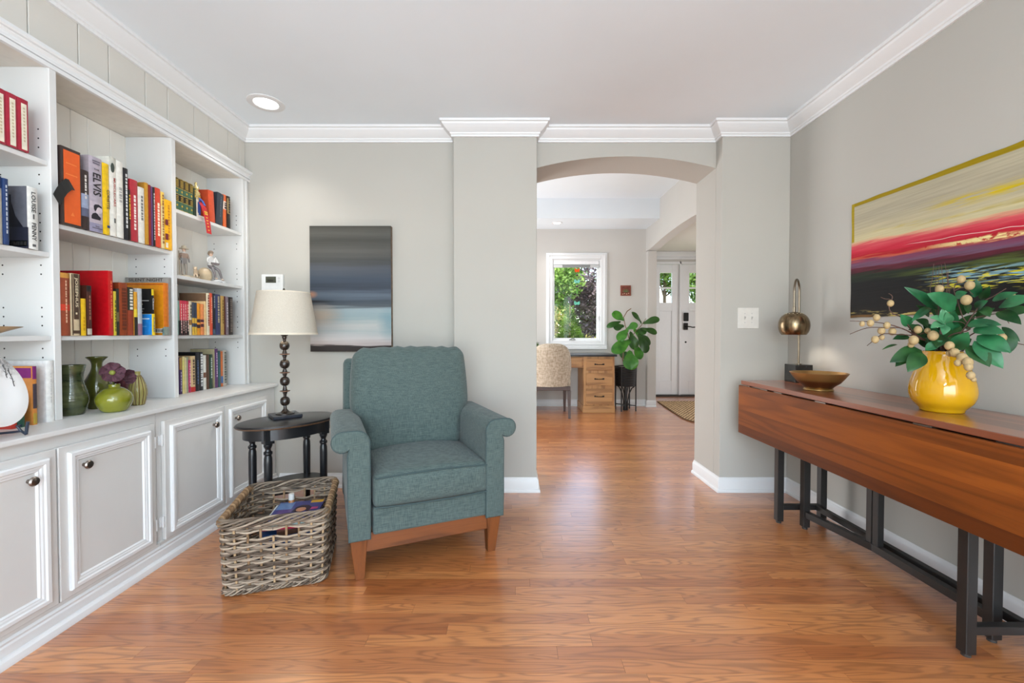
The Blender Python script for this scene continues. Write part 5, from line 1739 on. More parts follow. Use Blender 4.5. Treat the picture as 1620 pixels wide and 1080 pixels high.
MB().lathe([(SR2 + 0.0008, z1 - 0.008), (SR2 + 0.0011, z1 + 0.001), (SR2 - 0.0025, z1 + 0.001), (SR2 - 0.001, z1 - 0.008), (SR2 + 0.0008, z1 - 0.008)], 64).build('shade_tape', plain((226, 216, 198), 0.9), sh, smooth=True)
hp = MB()
for s_ in (-1, 1):
    hp.tube([(0.0, 0.008 * s_, lz(275)), (0, 0.045 * s_, lz(235)), (0, 0.045 * s_, lz(160)), (0, 0.008 * s_, lz(100)), (0, 0, lz(97))], 0.0022, 6)
for k in range(3):
    a = 2 * PI * k / 3 + 0.4
    hp.tube([(0, 0, z1 - 0.003), ((SR2 - 0.001) * math.cos(a), (SR2 - 0.001) * math.sin(a), z1 - 0.003)], 0.002, 6)
hp.build('harp', M_BRONZE, tl)
MB().lathe([(0, lz(99)), (0.005, lz(97)), (0.004, lz(93)), (0.010, lz(88)), (0.010, lz(84)), (0.005, lz(82)), (0.007, lz(79)), (0, lz(75))], 12).build('finial', M_LSTEM, tl, smooth=True)
MB().lathe([(0, lz(262)), (0.014, lz(262)), (0.016, lz(250)), (0.027, lz(225)), (0.029, lz(210)), (0.022, lz(195)), (0, lz(188))], 16).build('bulb', emissive((255, 236, 210), 2.0, 'bulb'), tl, smooth=True)
MB().tube([(-0.04, 0.03, 0.005), (-0.075, 0.055, 0.003), (-0.10, 0.06, 0.0025), (-0.11, 0.085, 0.0025), (-0.115, 0.11, 0.0)], 0.0025, 6).build('cord', M_DARK, tl, smooth=True)
add_light('table_lamp_glow', 'POINT', (LX + 0.0, LY, TZ + lz(150)), 4.2, (1.0, 0.92, 0.82), shadow_soft_size=0.03)

# ------------------------------------------------------------------ wicker basket with magazines
bsk = thing('wicker_basket', 'rectangular grey wicker basket holding magazines beside the armchair', 'basket', (-1.045, 1.965, 0), math.radians(17))
BW, BD, BH = 0.425, 0.475, 0.305
def perim(s, inset, W=BW, D=BD, R=0.06):
    """point and outward normal at arc length fraction s of a rounded rectangle; s = 0 in the middle of the front"""
    hw, hd = W / 2 - inset, D / 2 - inset
    r = max(R - inset, 0.01)
    segs = [('l', hw - r), ('c', PI / 2 * r), ('l', 2 * (hd - r)), ('c', PI / 2 * r), ('l', 2 * (hw - r)), ('c', PI / 2 * r), ('l', 2 * (hd - r)), ('c', PI / 2 * r), ('l', hw - r)]
    tot = sum(q for _, q in segs)
    t = (s % 1.0) * tot
    corners = [(hw - r, -hd + r, -PI / 2), (hw - r, hd - r, 0), (-hw + r, hd - r, PI / 2), (-hw + r, -hd + r, PI)]
    starts = [((0, -hd), (1, 0)), None, ((hw, -hd + r), (0, 1)), None, ((hw - r, hd), (-1, 0)), None, ((-hw, hd - r), (0, -1)), None, ((-hw + r, -hd), (1, 0))]
    for i, (k, q) in enumerate(segs):
        if t <= q or i == len(segs) - 1:
            if k == 'l':
                p, d = starts[i]
                return Vector((p[0] + d[0] * t, p[1] + d[1] * t, 0)), Vector((d[1], -d[0], 0))
            cx, cy, a0 = corners[(i - 1) // 2]
            a = a0 + t / r
            return Vector((cx + r * math.cos(a), cy + r * math.sin(a), 0)), Vector((math.cos(a), math.sin(a), 0))
        t -= q
def willow(name, c1, c2):
    m, nt, b = new_mat(name)
    g = N(nt, 'ShaderNodeNewGeometry')
    mp = mapped(nt, (14, 14, 60))
    nz = N(nt, 'ShaderNodeTexNoise')
    nz.inputs['Scale'].default_value = 1.0
    nz.inputs['Detail'].default_value = 3
    nt.links.new(mp.outputs[0], nz.inputs['Vector'])
    r = ramp(nt, [(0.32, lin(c1)), (0.68, lin(c2))])
    mxm = N(nt, 'ShaderNodeMath', operation='MULTIPLY_ADD')
    mxm.inputs[1].default_value = 0.5
    nt.links.new(g.outputs['Random Per Island'], mxm.inputs[0])
    hm_ = N(nt, 'ShaderNodeMath', operation='MULTIPLY')
    hm_.inputs[1].default_value = 0.5
    nt.links.new(nz.outputs[0], hm_.inputs[0])
    nt.links.new(hm_.outputs[0], mxm.inputs[2])
    nt.links.new(mxm.outputs[0], r.inputs[0])
    nt.links.new(r.outputs[0], b.inputs['Base Color'])
    b.inputs['Roughness'].default_value = 0.75
    return m
M_WIL = willow('grey_willow', (80, 65, 52), (172, 154, 134))
M_WIL2 = willow('tan_willow', (128, 98, 68), (176, 146, 110))
NS = 34
rw = random.Random(8)
def zin(z):
    return 0.012 * (1 - z / BH)          # slight taper to the bottom
wv = MB()
rows_n = 18
for row in range(rows_n):
    z = 0.022 + row * (BH - 0.055) / (rows_n - 1)
    for sub in range(2):
        pts = []
        M = NS * 4
        ph = rw.uniform(0, 1)
        gaps = (row >= rows_n - 4 and row <= rows_n - 3)
        run = []
        for i in range(M + 1):
            s_ = i / M
            k = s_ * NS
            off = math.cos(PI * k + (PI if row % 2 else 0)) * 0.0075
            p, n_ = perim(s_, zin(z) + 0.012)
            zz_ = z + sub * 0.0072 + 0.0025 * math.sin(k * 1.3 + ph * 6) + rw.uniform(-0.0008, 0.0008)
            q = p + n_ * off + Vector((0, 0, zz_))
            is_gap = gaps and (abs(((s_ + 0.5) % 1.0) - 0.5) < 0.052 or abs(s_ - 0.5) < 0.052)
            if is_gap:
                if len(run) > 1:
                    wv.tube(run, 0.0046, 6)
                run = []
            else:
                run.append(q)
        if len(run) > 1:
            wv.tube(run, 0.0046, 6)
wv.build('weave', M_WIL, bsk, smooth=True, angle=60, kind='stuff', normals=False)
stk = MB()
for k in range(NS):
    s_ = (k + 0.0) / NS
    p0, n0 = perim(s_, zin(0) + 0.012)
    p1, n1 = perim(s_, 0.012)
    top = BH - 0.012
    if s_ == 0 or abs(s_ - 0.5) < 0.01:
        top = BH - 0.075
    stk.tube([p0 + Vector((0, 0, 0.006)), p1 + Vector((0, 0, top))], 0.0048, 6)
stk.build('stake', M_WIL2, bsk, smooth=True, angle=60, kind='stuff')
# waling at foot and twisted rods of the rim
rm = MB()
for j in range(4):
    pts = []
    for i in range(NS * 6):
        s_ = i / (NS * 6)
        p, n_ = perim(s_, zin(0) + 0.010)
        a = s_ * NS * PI + j * PI / 2
        pts.append(p + n_ * 0.009 * math.cos(a) + Vector((0, 0, 0.0135 + 0.009 * math.sin(a))))
    rm.tube(pts, 0.0042, 5, closed=True)
rm.build('foot_band', M_WIL, bsk, smooth=True, angle=60, kind='stuff')
def rim_run(s0, s1, mat, turns, r_, ro, hz, nr, nm_):
    mb = MB()
    K = 70
    for j in range(nr):
        pts = []
        for i in range(K + 1):
            f = i / K
            p, n_ = perim(s0 + (s1 - s0) * f, 0.012)
            a = f * turns * 2 * PI + j * 2 * PI / nr
            pts.append(p + n_ * ro * math.cos(a) + Vector((0, 0, BH - 0.010 + hz * math.sin(a))))
        mb.tube(pts, r_, 6)
    return mb.build(nm_, mat, bsk, smooth=True, angle=60, kind='stuff')
rim_run(-0.128, 0.128, M_WIL, 1.4, 0.0046, 0.011, 0.016, 7, 'rim')
rim_run(0.372, 0.628, M_WIL, 1.4, 0.0046, 0.011, 0.016, 7, 'rim')
rim_run(0.118, 0.382, M_WIL2, 6.5, 0.0068, 0.010, 0.010, 4, 'plaited_rim')
rim_run(0.618, 0.882, M_WIL2, 6.5, 0.0068, 0.010, 0.010, 4, 'plaited_rim')
MB().box(-BW / 2 + 0.03, BW / 2 - 0.03, -BD / 2 + 0.03, BD / 2 - 0.03, 0.004, 0.012).build('bottom', M_WIL, bsk)

def loose_book(loc, rz, w, d, t, rgb, label, cat='magazine', edge=None, prints=(), group='magazines in the wicker basket', name='magazine'):
    """lies flat: spine along the front (-y) edge"""
    r = thing(name, label, cat, loc, rz, group)
    c = MB()
    e = max(0.0008, t * 0.08)
    c.prism([(-d / 2, 0), (d / 2, 0), (d / 2, e), (-d / 2 + e, e), (-d / 2 + e, t - e), (d / 2, t - e), (d / 2, t), (-d / 2, t)], 0, -w / 2, w / 2)
    c.build('cover', dull(rgb, 0.3), r)
    MB().box(-w / 2 + 0.002, w / 2 - 0.002, -d / 2 + e + 0.0003, d / 2 - 0.002, e + 0.0002, t - e - 0.0002).build('pages', M_PAGES, r)
    if edge:
        MB().box(-w / 2, w / 2, -d / 2 - 0.0008, -d / 2, 0.0005, t - 0.0005).build('spine', dull(edge, 0.35), r)
    for (x0, x1, y0, y1, col) in prints:
        MB().box(-w / 2 + w * x0, -w / 2 + w * x1, -d / 2 + d * y0, -d / 2 + d * y1, t, t + 0.0006).build('cover_print', dull(col, 0.3), r)
    return r
bx, by = -1.045, 1.965
loose_book((bx + 0.01, by + 0.01, 0.0125), math.radians(18), 0.26, 0.30, 0.072, (120, 104, 84), 'thick tan album at the bottom of the wicker basket', 'album', name='album', prints=((0.1, 0.9, 0.1, 0.3, (80, 66, 52)),))
loose_book((bx + 0.02, by + 0.015, 0.0855), math.radians(14), 0.25, 0.28, 0.055, (60, 76, 110), 'thick navy volume under the magazines in the wicker basket', 'album', name='album')
loose_book((bx + 0.03, by + 0.02, 0.1415), math.radians(20), 0.24, 0.27, 0.04, (36, 84, 150), 'blue book under the top magazines in the wicker basket', 'book', name='book')
loose_book((bx + 0.055, by + 0.03, 0.1825), math.radians(30), 0.20, 0.25, 0.020, (96, 66, 52), 'brown paperback poking out under the cartoon magazine', 'book', name='book', prints=((0.05, 0.95, 0.05, 0.95, (110, 78, 60)),))
loose_book((bx + 0.025, by + 0.03, 0.2032), math.radians(14), 0.215, 0.265, 0.012, (196, 204, 206), 'pale grey magazine with red spine under the cartoon one', edge=(190, 34, 70), prints=((0.05, 0.95, 0.0, 0.2, (150, 176, 170)),))
mg = loose_book((bx + 0.028, by + 0.045, 0.2158), math.radians(12), 0.205, 0.25, 0.007, (62, 66, 128), 'blue and purple illustrated magazine on top in the wicker basket', edge=(180, 190, 190),
    prints=((0.02, 0.98, 0.0, 0.10, (170, 186, 196)), (0.10, 0.40, 0.15, 0.6, (92, 70, 130)), (0.02, 0.35, 0.62, 0.95, (96, 130, 180)), (0.70, 0.98, 0.88, 1.0, (222, 170, 50))))
MB().lathe([(0, 0), (0.022, 0), (0.022, 0.0006), (0, 0.0006)], 18, sy=1.15).build('cover_face', dull((196, 140, 110), 0.3), mg, loc=(0.018, 0.012, 0.0086))
mm = MB()
mm.prism([(-0.035, -0.030), (-0.028, 0.020), (-0.005, 0.046), (0.026, 0.040), (0.044, 0.012), (0.040, -0.036), (0.020, -0.020), (-0.014, -0.034)], 2, 0, 0.0006)
mm.build('cover_hair', dull((46, 34, 48), 0.3), mg, loc=(0.016, 0.022, 0.0079))
MB().box(0.045, 0.09, 0.01, 0.035, 0.0072, 0.0078).build('cover_print', dull((176, 70, 120), 0.3), mg)
bt = thing('bottle', 'small tan bottle with a white cap standing in the basket corner', 'bottle', (-1.095, 2.12, 0.013))
MB().lathe([(0, 0), (0.022, 0), (0.023, 0.01), (0.023, 0.19), (0.014, 0.212), (0.011, 0.222), (0, 0.222)], 20).build('body', plain((190, 128, 76), 0.2), bt, smooth=True)
MB().lathe([(0, 0.222), (0.0135, 0.222), (0.0135, 0.248), (0.012, 0.252), (0, 0.252)], 20).build('cap', plain((232, 230, 224), 0.35), bt, smooth=True)

# ------------------------------------------------------------------ canvas on the back wall
m, nt, b = new_mat('seascape_paint')
tc = N(nt, 'ShaderNodeTexCoord')
sp = N(nt, 'ShaderNodeSeparateXYZ')
nt.links.new(tc.outputs['Generated'], sp.inputs[0])
mp = N(nt, 'ShaderNodeMapping')
mp.inputs['Scale'].default_value = (0.9, 1, 48)
nt.links.new(tc.outputs['Generated'], mp.inputs['Vector'])
nz = N(nt, 'ShaderNodeTexNoise')
nz.inputs['Scale'].default_value = 1.0
nz.inputs['Detail'].default_value = 5
nz.inputs['Roughness'].default_value = 0.6
nt.links.new(mp.outputs[0], nz.inputs['Vector'])
ad = N(nt, 'ShaderNodeMath', operation='MULTIPLY_ADD')
ad.inputs[1].default_value = 0.10
nt.links.new(nz.outputs[0], ad.inputs[0])
sb = N(nt, 'ShaderNodeMath', operation='SUBTRACT')
sb.inputs[1].default_value = 0.05
nt.links.new(sp.outputs[2], sb.inputs[0])
nt.links.new(sb.outputs[0], ad.inputs[2])
rp_ = ramp(nt, [(0.0, lin((58, 50, 48))), (0.050, lin((64, 56, 54))), (0.058, lin((206, 190, 186))), (0.10, lin((222, 216, 214))), (0.16, lin((190, 198, 198))), (0.21, lin((206, 206, 202))), (0.27, lin((160, 182, 186))),
                (0.33, lin((168, 186, 192))), (0.37, lin((92, 100, 108))), (0.40, lin((78, 88, 100))), (0.45, lin((104, 118, 134))), (0.51, lin((66, 74, 88))), (0.58, lin((74, 86, 102))), (0.66, lin((88, 94, 104))), (0.72, lin((78, 80, 80))), (0.80, lin((98, 98, 94))), (0.88, lin((78, 78, 74))), (0.94, lin((98, 98, 92))), (1.0, lin((80, 78, 72)))])
nt.links.new(ad.outputs[0], rp_.inputs[0])
def blob(cx, cz, wx, wz, col, prev, k):
    a = N(nt, 'ShaderNodeMapping')
    a.vector_type = 'POINT'
    a.inputs['Location'].default_value = (-cx / wx, 0, -cz / wz)
    a.inputs['Scale'].default_value = (1 / wx, 0, 1 / wz)
    nt.links.new(tc.outputs['Generated'], a.inputs['Vector'])
    ln = N(nt, 'ShaderNodeVectorMath', operation='LENGTH')
    nt.links.new(a.outputs[0], ln.inputs[0])
    sbt = N(nt, 'ShaderNodeMath', operation='MULTIPLY_ADD')
    sbt.inputs[1].default_value = 0.9
    nt.links.new(nz.outputs[0], sbt.inputs[0])
    nt.links.new(ln.outputs['Value'], sbt.inputs[2])
    r = ramp(nt, [(0.42, (k, k, k, 1)), (1.0, (0, 0, 0, 1))])
    m2 = N(nt, 'ShaderNodeMath', operation='MULTIPLY')
    m2.inputs[1].default_value = 0.62
    nt.links.new(sbt.outputs[0], m2.inputs[0])
    nt.links.new(m2.outputs[0], r.inputs[0])
    mx = N(nt, 'ShaderNodeMix', data_type='RGBA')
    nt.links.new(r.outputs[0], mx.inputs[0])
    nt.links.new(prev, mx.inputs[6])
    mx.inputs[7].default_value = lin(col)
    return mx.outputs[2]
c_ = rp_.outputs[0]
c_ = blob(0.12, 0.29, 0.26, 0.085, (204, 186, 166), c_, 0.95)
c_ = blob(0.02, 0.455, 0.07, 0.03, (196, 134, 96), c_, 0.9)
c_ = blob(0.02, 0.40, 0.30, 0.012, (52, 46, 44), c_, 0.9)
c_ = blob(0.98, 0.22, 0.14, 0.13, (118, 162, 174), c_, 0.7)
hs_ = N(nt, 'ShaderNodeHueSaturation')
hs_.inputs['Value'].default_value = 0.74
hs_.inputs['Saturation'].default_value = 0.92
nt.links.new(c_, hs_.inputs['Color'])
nt.links.new(hs_.outputs[0], b.inputs['Base Color'])
b.inputs['Specular IOR Level'].default_value = 0.25
b.inputs['Roughness'].default_value = 0.6
cv = thing('wall_painting', 'dark grey and blue seascape canvas on the wall above the armchair', 'painting', (-1.0895, YB, 0.936))
MB().box(-0.2735, 0.2735, -0.0405, -0.0385, 0, 0.846).build('painted_face', m, cv)
MB().box(-0.2735, 0.2735, -0.0385, -0.001, 0.0, 0.846).build('canvas_edge', plain((116, 96, 78), 0.8, var=0.3, scale=40), cv)

# thermostat
th = thing('thermostat', 'white wall thermostat with a small grey display above the table lamp', 'thermostat', (-1.628, YB, 1.344))
MB().box(-0.073, 0.073, -0.024, -0.0005, 0, 0.116).build('body', plain((232, 232, 230), 0.4), th, bevel=0.006, seg=2)
MB().box(-0.042, 0.028, -0.0255, -0.024, 0.058, 0.100).build('display', plain((84, 86, 74), 0.2), th)
MB().box(-0.030, 0.010, -0.0262, -0.0255, 0.066, 0.080).build('display_digits', plain((46, 48, 42), 0.3), th)
MB().box(0.040, 0.056, -0.0262, -0.024, 0.062, 0.076).box(0.040, 0.056, -0.0262, -0.024, 0.082, 0.096).build('button', plain((216, 216, 214), 0.4), th, bevel=0.001)

# switch plate on the right pier
swp = thing('light_switch', 'white double light switch plate on the pier beside the brass lamp', 'switch', (1.568, YP, 1.092))
MB().box(-0.070, 0.070, -0.006, -0.0003, 0, 0.138).build('plate', plain((218, 214, 207), 0.35), swp, bevel=0.003, seg=2)
for x in (-0.023, 0.023):
    MB().box(x - 0.005, x + 0.005, -0.0075, -0.006, 0.056, 0.082).add([(x - 0.004, -0.0075, 0.066), (x + 0.004, -0.0075, 0.066), (x + 0.004, -0.0075, 0.076), (x - 0.004, -0.0075, 0.076), (x - 0.003, -0.017, 0.074), (x + 0.003, -0.017, 0.074), (x + 0.003, -0.017, 0.080), (x - 0.003, -0.017, 0.080)],
        [(0, 1, 5, 4), (1, 2, 6, 5), (2, 3, 7, 6), (3, 0, 4, 7), (4, 5, 6, 7)]).build('toggle', plain((206, 202, 196), 0.4), swp)
sc_ = MB()
for x in (-0.023, 0.023):
    for z in (0.039, 0.099):
        sc_.lathe([(0, 0.006), (0.0035, 0.006), (0.0035, 0.0072), (0, 0.0076)], 8)
        for i in range(len(sc_.v) - 18, len(sc_.v)):
            q = sc_.v[i]
            sc_.v[i] = (x + q[0], -q[2], z + q[1])
sc_.build('screw', plain((190, 188, 184), 0.4), swp, kind='stuff')

# ------------------------------------------------------------------ painting on the right wall: unframed canvas
m, nt, b = new_mat('abstract_landscape_paint')
tc = N(nt, 'ShaderNodeTexCoord')
sp = N(nt, 'ShaderNodeSeparateXYZ')
nt.links.new(tc.outputs['Generated'], sp.inputs[0])
def noise3(sy, sz, det=5, dist=0.0, scale=1.0):
    mp = N(nt, 'ShaderNodeMapping')
    mp.inputs['Scale'].default_value = (0, sy, sz)
    nt.links.new(tc.outputs['Generated'], mp.inputs['Vector'])
    z_ = N(nt, 'ShaderNodeTexNoise')
    z_.inputs['Scale'].default_value = scale
    z_.inputs['Detail'].default_value = det
    z_.inputs['Distortion'].default_value = dist
    nt.links.new(mp.outputs[0], z_.inputs['Vector'])
    return z_.outputs[0]
def mth(op, a, b_=None, c=None):
    n = N(nt, 'ShaderNodeMath', operation=op)
    for i, v in enumerate((a, b_, c)):
        if v is None:
            continue
        if isinstance(v, (int, float)):
            n.inputs[i].default_value = v
        else:
            nt.links.new(v, n.inputs[i])
    return n.outputs[0]
gy, gz = sp.outputs[1], sp.outputs[2]
n_str = noise3(6, 55, 8)
n_big = noise3(3, 4, 3)
# horizon drops towards the near end: h = z + 0.11 * (1 - y)
hgt = mth('ADD', gz, mth('MULTIPLY', mth('SUBTRACT', 1.0, gy), 0.10))
hgt = mth('ADD', hgt, mth('MULTIPLY', mth('SUBTRACT', n_str, 0.5), 0.085))
hgt = mth('ADD', hgt, mth('MULTIPLY', mth('SUBTRACT', n_big, 0.5), 0.05))
rp_ = ramp(nt, [(0.0, lin((150, 110, 60))), (0.03, lin((40, 36, 30))), (0.10, lin((28, 26, 25))), (0.30, lin((26, 26, 26))), (0.37, lin((38, 48, 34))), (0.395, lin((52, 30, 32))), (0.43, lin((98, 38, 52))), (0.455, lin((110, 82, 104))), (0.49, lin((124, 58, 84))), (0.508, lin((196, 96, 70))), (0.525, lin((170, 26, 40))), (0.575, lin((196, 46, 66))), (0.62, lin((206, 84, 92))), (0.645, lin((214, 160, 130))), (0.665, lin((200, 190, 150))), (0.75, lin((186, 176, 146))), (0.84, lin((172, 164, 142))), (1.0, lin((178, 170, 146)))])
nt.links.new(hgt, rp_.inputs[0])
def mixc(prev, fac, col):
    mx = N(nt, 'ShaderNodeMix', data_type='RGBA')
    nt.links.new(fac, mx.inputs[0])
    nt.links.new(prev, mx.inputs[6])
    mx.inputs[7].default_value = lin(col)
    return mx.outputs[2]
def band(v, lo, hi, soft):
    a = N(nt, 'ShaderNodeMapRange'); a.interpolation_type = 'SMOOTHSTEP'
    a.inputs[1].default_value = lo - soft; a.inputs[2].default_value = lo + soft
    nt.links.new(v, a.inputs[0])
    b2 = N(nt, 'ShaderNodeMapRange'); b2.interpolation_type = 'SMOOTHSTEP'
    b2.inputs[1].default_value = hi - soft; b2.inputs[2].default_value = hi + soft
    b2.inputs[3].default_value = 1.0; b2.inputs[4].default_value = 0.0
    nt.links.new(v, b2.inputs[0])
    return mth('MULTIPLY', a.outputs[0], b2.outputs[0])
col = rp_.outputs[0]
# yellow smears in the pale sky, blue and yellow dabs low down at the near end
nearness = band(gy, -0.2, 0.62, 0.10)
f = mth('MULTIPLY', mth('MULTIPLY', band(hgt, 0.775, 0.835, 0.03), band(gy, 0.28, 0.62, 0.10)), band(noise3(6, 40, 7), 0.49, 2, 0.09))
col = mixc(col, f, (198, 174, 20))
f = mth('MULTIPLY', mth('MULTIPLY', band(hgt, 0.70, 0.715, 0.015), band(gy, 0.35, 0.85, 0.08)), band(noise3(8, 40, 7), 0.48, 2, 0.09))
col = mixc(col, f, (186, 166, 70))
f = mth('MULTIPLY', mth('MULTIPLY', band(hgt, 0.26, 0.36, 0.03), nearness), band(noise3(12, 75, 6), 0.52, 2, 0.06))
col = mixc(col, f, (128, 166, 178))
f = mth('MULTIPLY', mth('MULTIPLY', band(hgt, 0.22, 0.33, 0.03), nearness), band(noise3(20, 90, 6, 0.4), 0.57, 2, 0.05))
col = mixc(col, f, (216, 206, 60))
f = mth('MULTIPLY', mth('MULTIPLY', band(hgt, 0.34, 0.39, 0.02), band(gy, -1, 0.75, 0.2)), band(noise3(3, 22), 0.5, 2, 0.1))
col = mixc(col, f, (84, 96, 40))
f = mth('MULTIPLY', band(hgt, 0.03, 0.055, 0.012), band(noise3(16, 50, 6), 0.54, 2, 0.06))
col = mixc(col, f, (206, 184, 110))
f = mth('MULTIPLY', band(hgt, 0.505, 0.53, 0.008), mth('MULTIPLY', nearness, band(noise3(40, 30), 0.45, 2, 0.06)))
col = mixc(col, f, (232, 214, 150))
# scraped white line in the red
lnv = mth('ADD', gz, mth('ADD', mth('MULTIPLY', gy, -0.115), mth('MULTIPLY', mth('SUBTRACT', noise3(10, 0.001, 2), 0.5), 0.03)))
f = mth('MULTIPLY', band(lnv, 0.4535, 0.4565, 0.0015), band(gy, 0.30, 0.72, 0.05))
col = mixc(col, f, (236, 214, 206))
# painted border: ochre strip along the top and the far edge
edge = mth('ADD', gz, mth('MULTIPLY', mth('SUBTRACT', n_big, 0.5), 0.012))
f = band(mth('ADD', edge, mth('MULTIPLY', mth('SUBTRACT', 1.0, gy), 0.020)), 0.968, 2, 0.004)
col = mixc(col, f, (150, 128, 18))
f = mth('MULTIPLY', band(gy, 0.985, 2, 0.002), band(gz, 0.66, 2, 0.01))
col = mixc(col, f, (164, 142, 30))
vm = mth('MULTIPLY_ADD', noise3(4, 70, 8), 0.55, 0.72)
hv = N(nt, 'ShaderNodeMix', data_type='RGBA', blend_type='MULTIPLY')
hv.inputs[0].default_value = 1.0
nt.links.new(col, hv.inputs[6])
nt.links.new(vm, hv.inputs[7])
nt.links.new(hv.outputs[2], b.inputs['Base Color'])
b.inputs['Roughness'].default_value = 0.5
b.inputs['Specular IOR Level'].default_value = 0.12
bp = N(nt, 'ShaderNodeBump')
bp.inputs['Strength'].default_value = 0.3
bp.inputs['Distance'].default_value = 0.004
nt.links.new(n_str, bp.inputs['Height'])
nt.links.new(bp.outputs[0], b.inputs['Normal'])
ap2 = MB()
ny, nzc = 48, 14
vs, fs = [], []
for side in (0, 1):
    for i in range(ny + 1):
        for j in range(nzc + 1):
            y = 1.06 + 1.272 * i / ny
            z = 1.143 + 0.609 * j / nzc
            q = 0.006 + 0.004 * mnoise.noise(Vector((y * 4, z * 5, 2)))
            dy = 0.004 * mnoise.noise(Vector((0, z * 9, 5))) if i == ny else 0
            dz = 0.0035 * mnoise.noise(Vector((y * 9, j, 1))) if j in (0, nzc) else 0
            vs.append((RX - q if side == 0 else RX - 0.0012, y + dy, z + dz))
k = (ny + 1) * (nzc + 1)
for i in range(ny):
    for j in range(nzc):
        a = i * (nzc + 1) + j
        fs.append((a, a + 1, a + nzc + 2, a + nzc + 1))
        fs.append((k + a, k + a + nzc + 1, k + a + nzc + 2, k + a + 1))
bo = [i * (nzc + 1) for i in range(ny + 1)] + [ny * (nzc + 1) + j for j in range(1, nzc + 1)] + [i * (nzc + 1) + nzc for i in range(ny - 1, -1, -1)] + [j for j in range(nzc - 1, 0, -1)]
for i in range(len(bo)):
    a, c = bo[i], bo[(i + 1) % len(bo)]
    fs.append((a, c, k + c, k + a))
apo = ap2.add(vs, fs).build('wall_painting', m, None, smooth=True, angle=40)
tag(apo, 'large unframed abstract canvas of cream, red and black bands above the drop-leaf table', 'painting')

# ------------------------------------------------------------------ drop-leaf console table
M_TOP = wood('table_top_wood', (164, 94, 60), (138, 74, 46), (94, 50, 32), along=1, scale=1.0, rings=3, rough=0.30, coat=0.8, boards=(0, 0.10), fine=0.15)
M_LEAF = wood('table_leaf_wood', (160, 86, 28), (94, 45, 14), (72, 34, 12), along=1, scale=1.1, rings=7.0, rough=0.45, coat=0.0, spec=0.3, boards=(2, 0.098), fine=0.2, stretch=0.06, gk=0.4, gp=2.0, tone=(0.15, 0.85))
dt = thing('drop_leaf_table', 'long wooden drop-leaf table with black metal legs against the wall', 'table', (1.44, 1.90, 0))
TT = 0.765
MB().box(-0.002, 0.385, -0.79, 0.795, TT - 0.024, TT).build('table_top', M_TOP, dt, bevel=0.002)
MB().box(-0.012, 0.010, -0.79, 0.802, 0.437, 0.735).build('drop_leaf', M_LEAF, dt, bevel=0.0015)
hg = MB()
for y in (0.73, 0.55, 0.42, 0.10, -0.40):
    hg.box(-0.003, 0.03, y - 0.035, y + 0.035, 0.7352, 0.7405)
hg.build('leaf_hinge', M_NICKEL, dt)
MB().box(0.03, 0.37, -0.60, 0.60, 0.70, TT - 0.0245).build('under_frame', M_BLACKMETAL, dt)
T_ = 0.035
def post(x, y, z0=0.012, z1=0.70, foot=True, w=T_, nm_='leg'):
    mb = MB().box(x - w / 2, x + w / 2, y - w / 2, y + w / 2, z0, z1)
    o_ = mb.build(nm_, M_BLACKMETAL, dt, bevel=0.002)
    if foot:
        MB().lathe([(0, 0), (0.013, 0), (0.013, 0.008), (0.006, 0.012), (0, 0.012)], 12, (x, y, 0)).build('foot_glide', plain((58, 54, 50), 0.5), o_)
    return o_
ox, oy = 1.44, 1.90
for y in (2.39, 1.396):
    post(1.495 - ox, y - oy)
    post(1.735 - ox, y - oy)
    MB().box(1.5125 - ox, 1.7175 - ox, y - oy - 0.014, y - oy + 0.014, 0.075, 0.103).build('stretcher', M_BLACKMETAL, dt, bevel=0.0015)
MB().box(1.690 - ox, 1.716 - ox, 1.4105 - oy, 2.3755 - oy, 0.075, 0.105).build('long_stretcher', M_BLACKMETAL, dt, bevel=0.0015)
# the two folded gates
post(1.590 - ox, 2.315 - oy, nm_='gate_leg')
post(1.655 - ox, 1.962 - oy, 0.10, foot=False, nm_='gate_post', w=0.03)
ga = MB()
def bar(mb, p, q, w, z0, z1):
    p, q = Vector(p), Vector(q)
    d = (q - p).normalized()
    n_ = Vector((-d.y, d.x)) * w / 2
    pts = [p + n_, q + n_, q - n_, p - n_]
    return mb.prism([(v.x, v.y) for v in pts], 2, z0, z1)
bar(ga, (1.590 - ox, 2.297 - oy), (1.655 - ox, 1.947 - oy), 0.028, 0.066, 0.100)
ga.build('gate_rail', M_BLACKMETAL, dt, bevel=0.0015)
post(1.655 - ox, 1.463 - oy, nm_='gate_leg')
post(1.655 - ox, 1.927 - oy, 0.10, foot=False, nm_='gate_post', w=0.03)
ga = MB()
bar(ga, (1.655 - ox, 1.48 - oy), (1.655 - ox, 1.945 - oy), 0.028, 0.066, 0.100)
ga.build('gate_rail', M_BLACKMETAL, dt, bevel=0.0015)

# brass arc lamp
bl = thing('arc_lamp', 'small brass arc lamp with dome shade on a black marble block', 'lamp', (1.735, 2.60, TT))
M_BRASS = plain((126, 114, 98), 0.28, 1.0, var=0.10, scale=10)
m, nt, b = new_mat('brushed_brass')
mp = mapped(nt, (90, 90, 3))
nz = N(nt, 'ShaderNodeTexNoise')
nz.inputs['Scale'].default_value = 1
nt.links.new(mp.outputs[0], nz.inputs['Vector'])
r_ = ramp(nt, [(0.35, lin((108, 92, 70))), (0.65, lin((146, 126, 98)))])
nt.links.new(nz.outputs[0], r_.inputs[0])
nt.links.new(r_.outputs[0], b.inputs['Base Color'])
b.inputs['Metallic'].default_value = 1.0
b.inputs['Roughness'].default_value = 0.27
M_BRUSH = m
MB().box(-0.052, 0.052, -0.052, 0.052, 0, 0.107).build('marble_base', plain((40, 38, 36), 0.2, var=0.5, scale=14), bl, bevel=0.002)
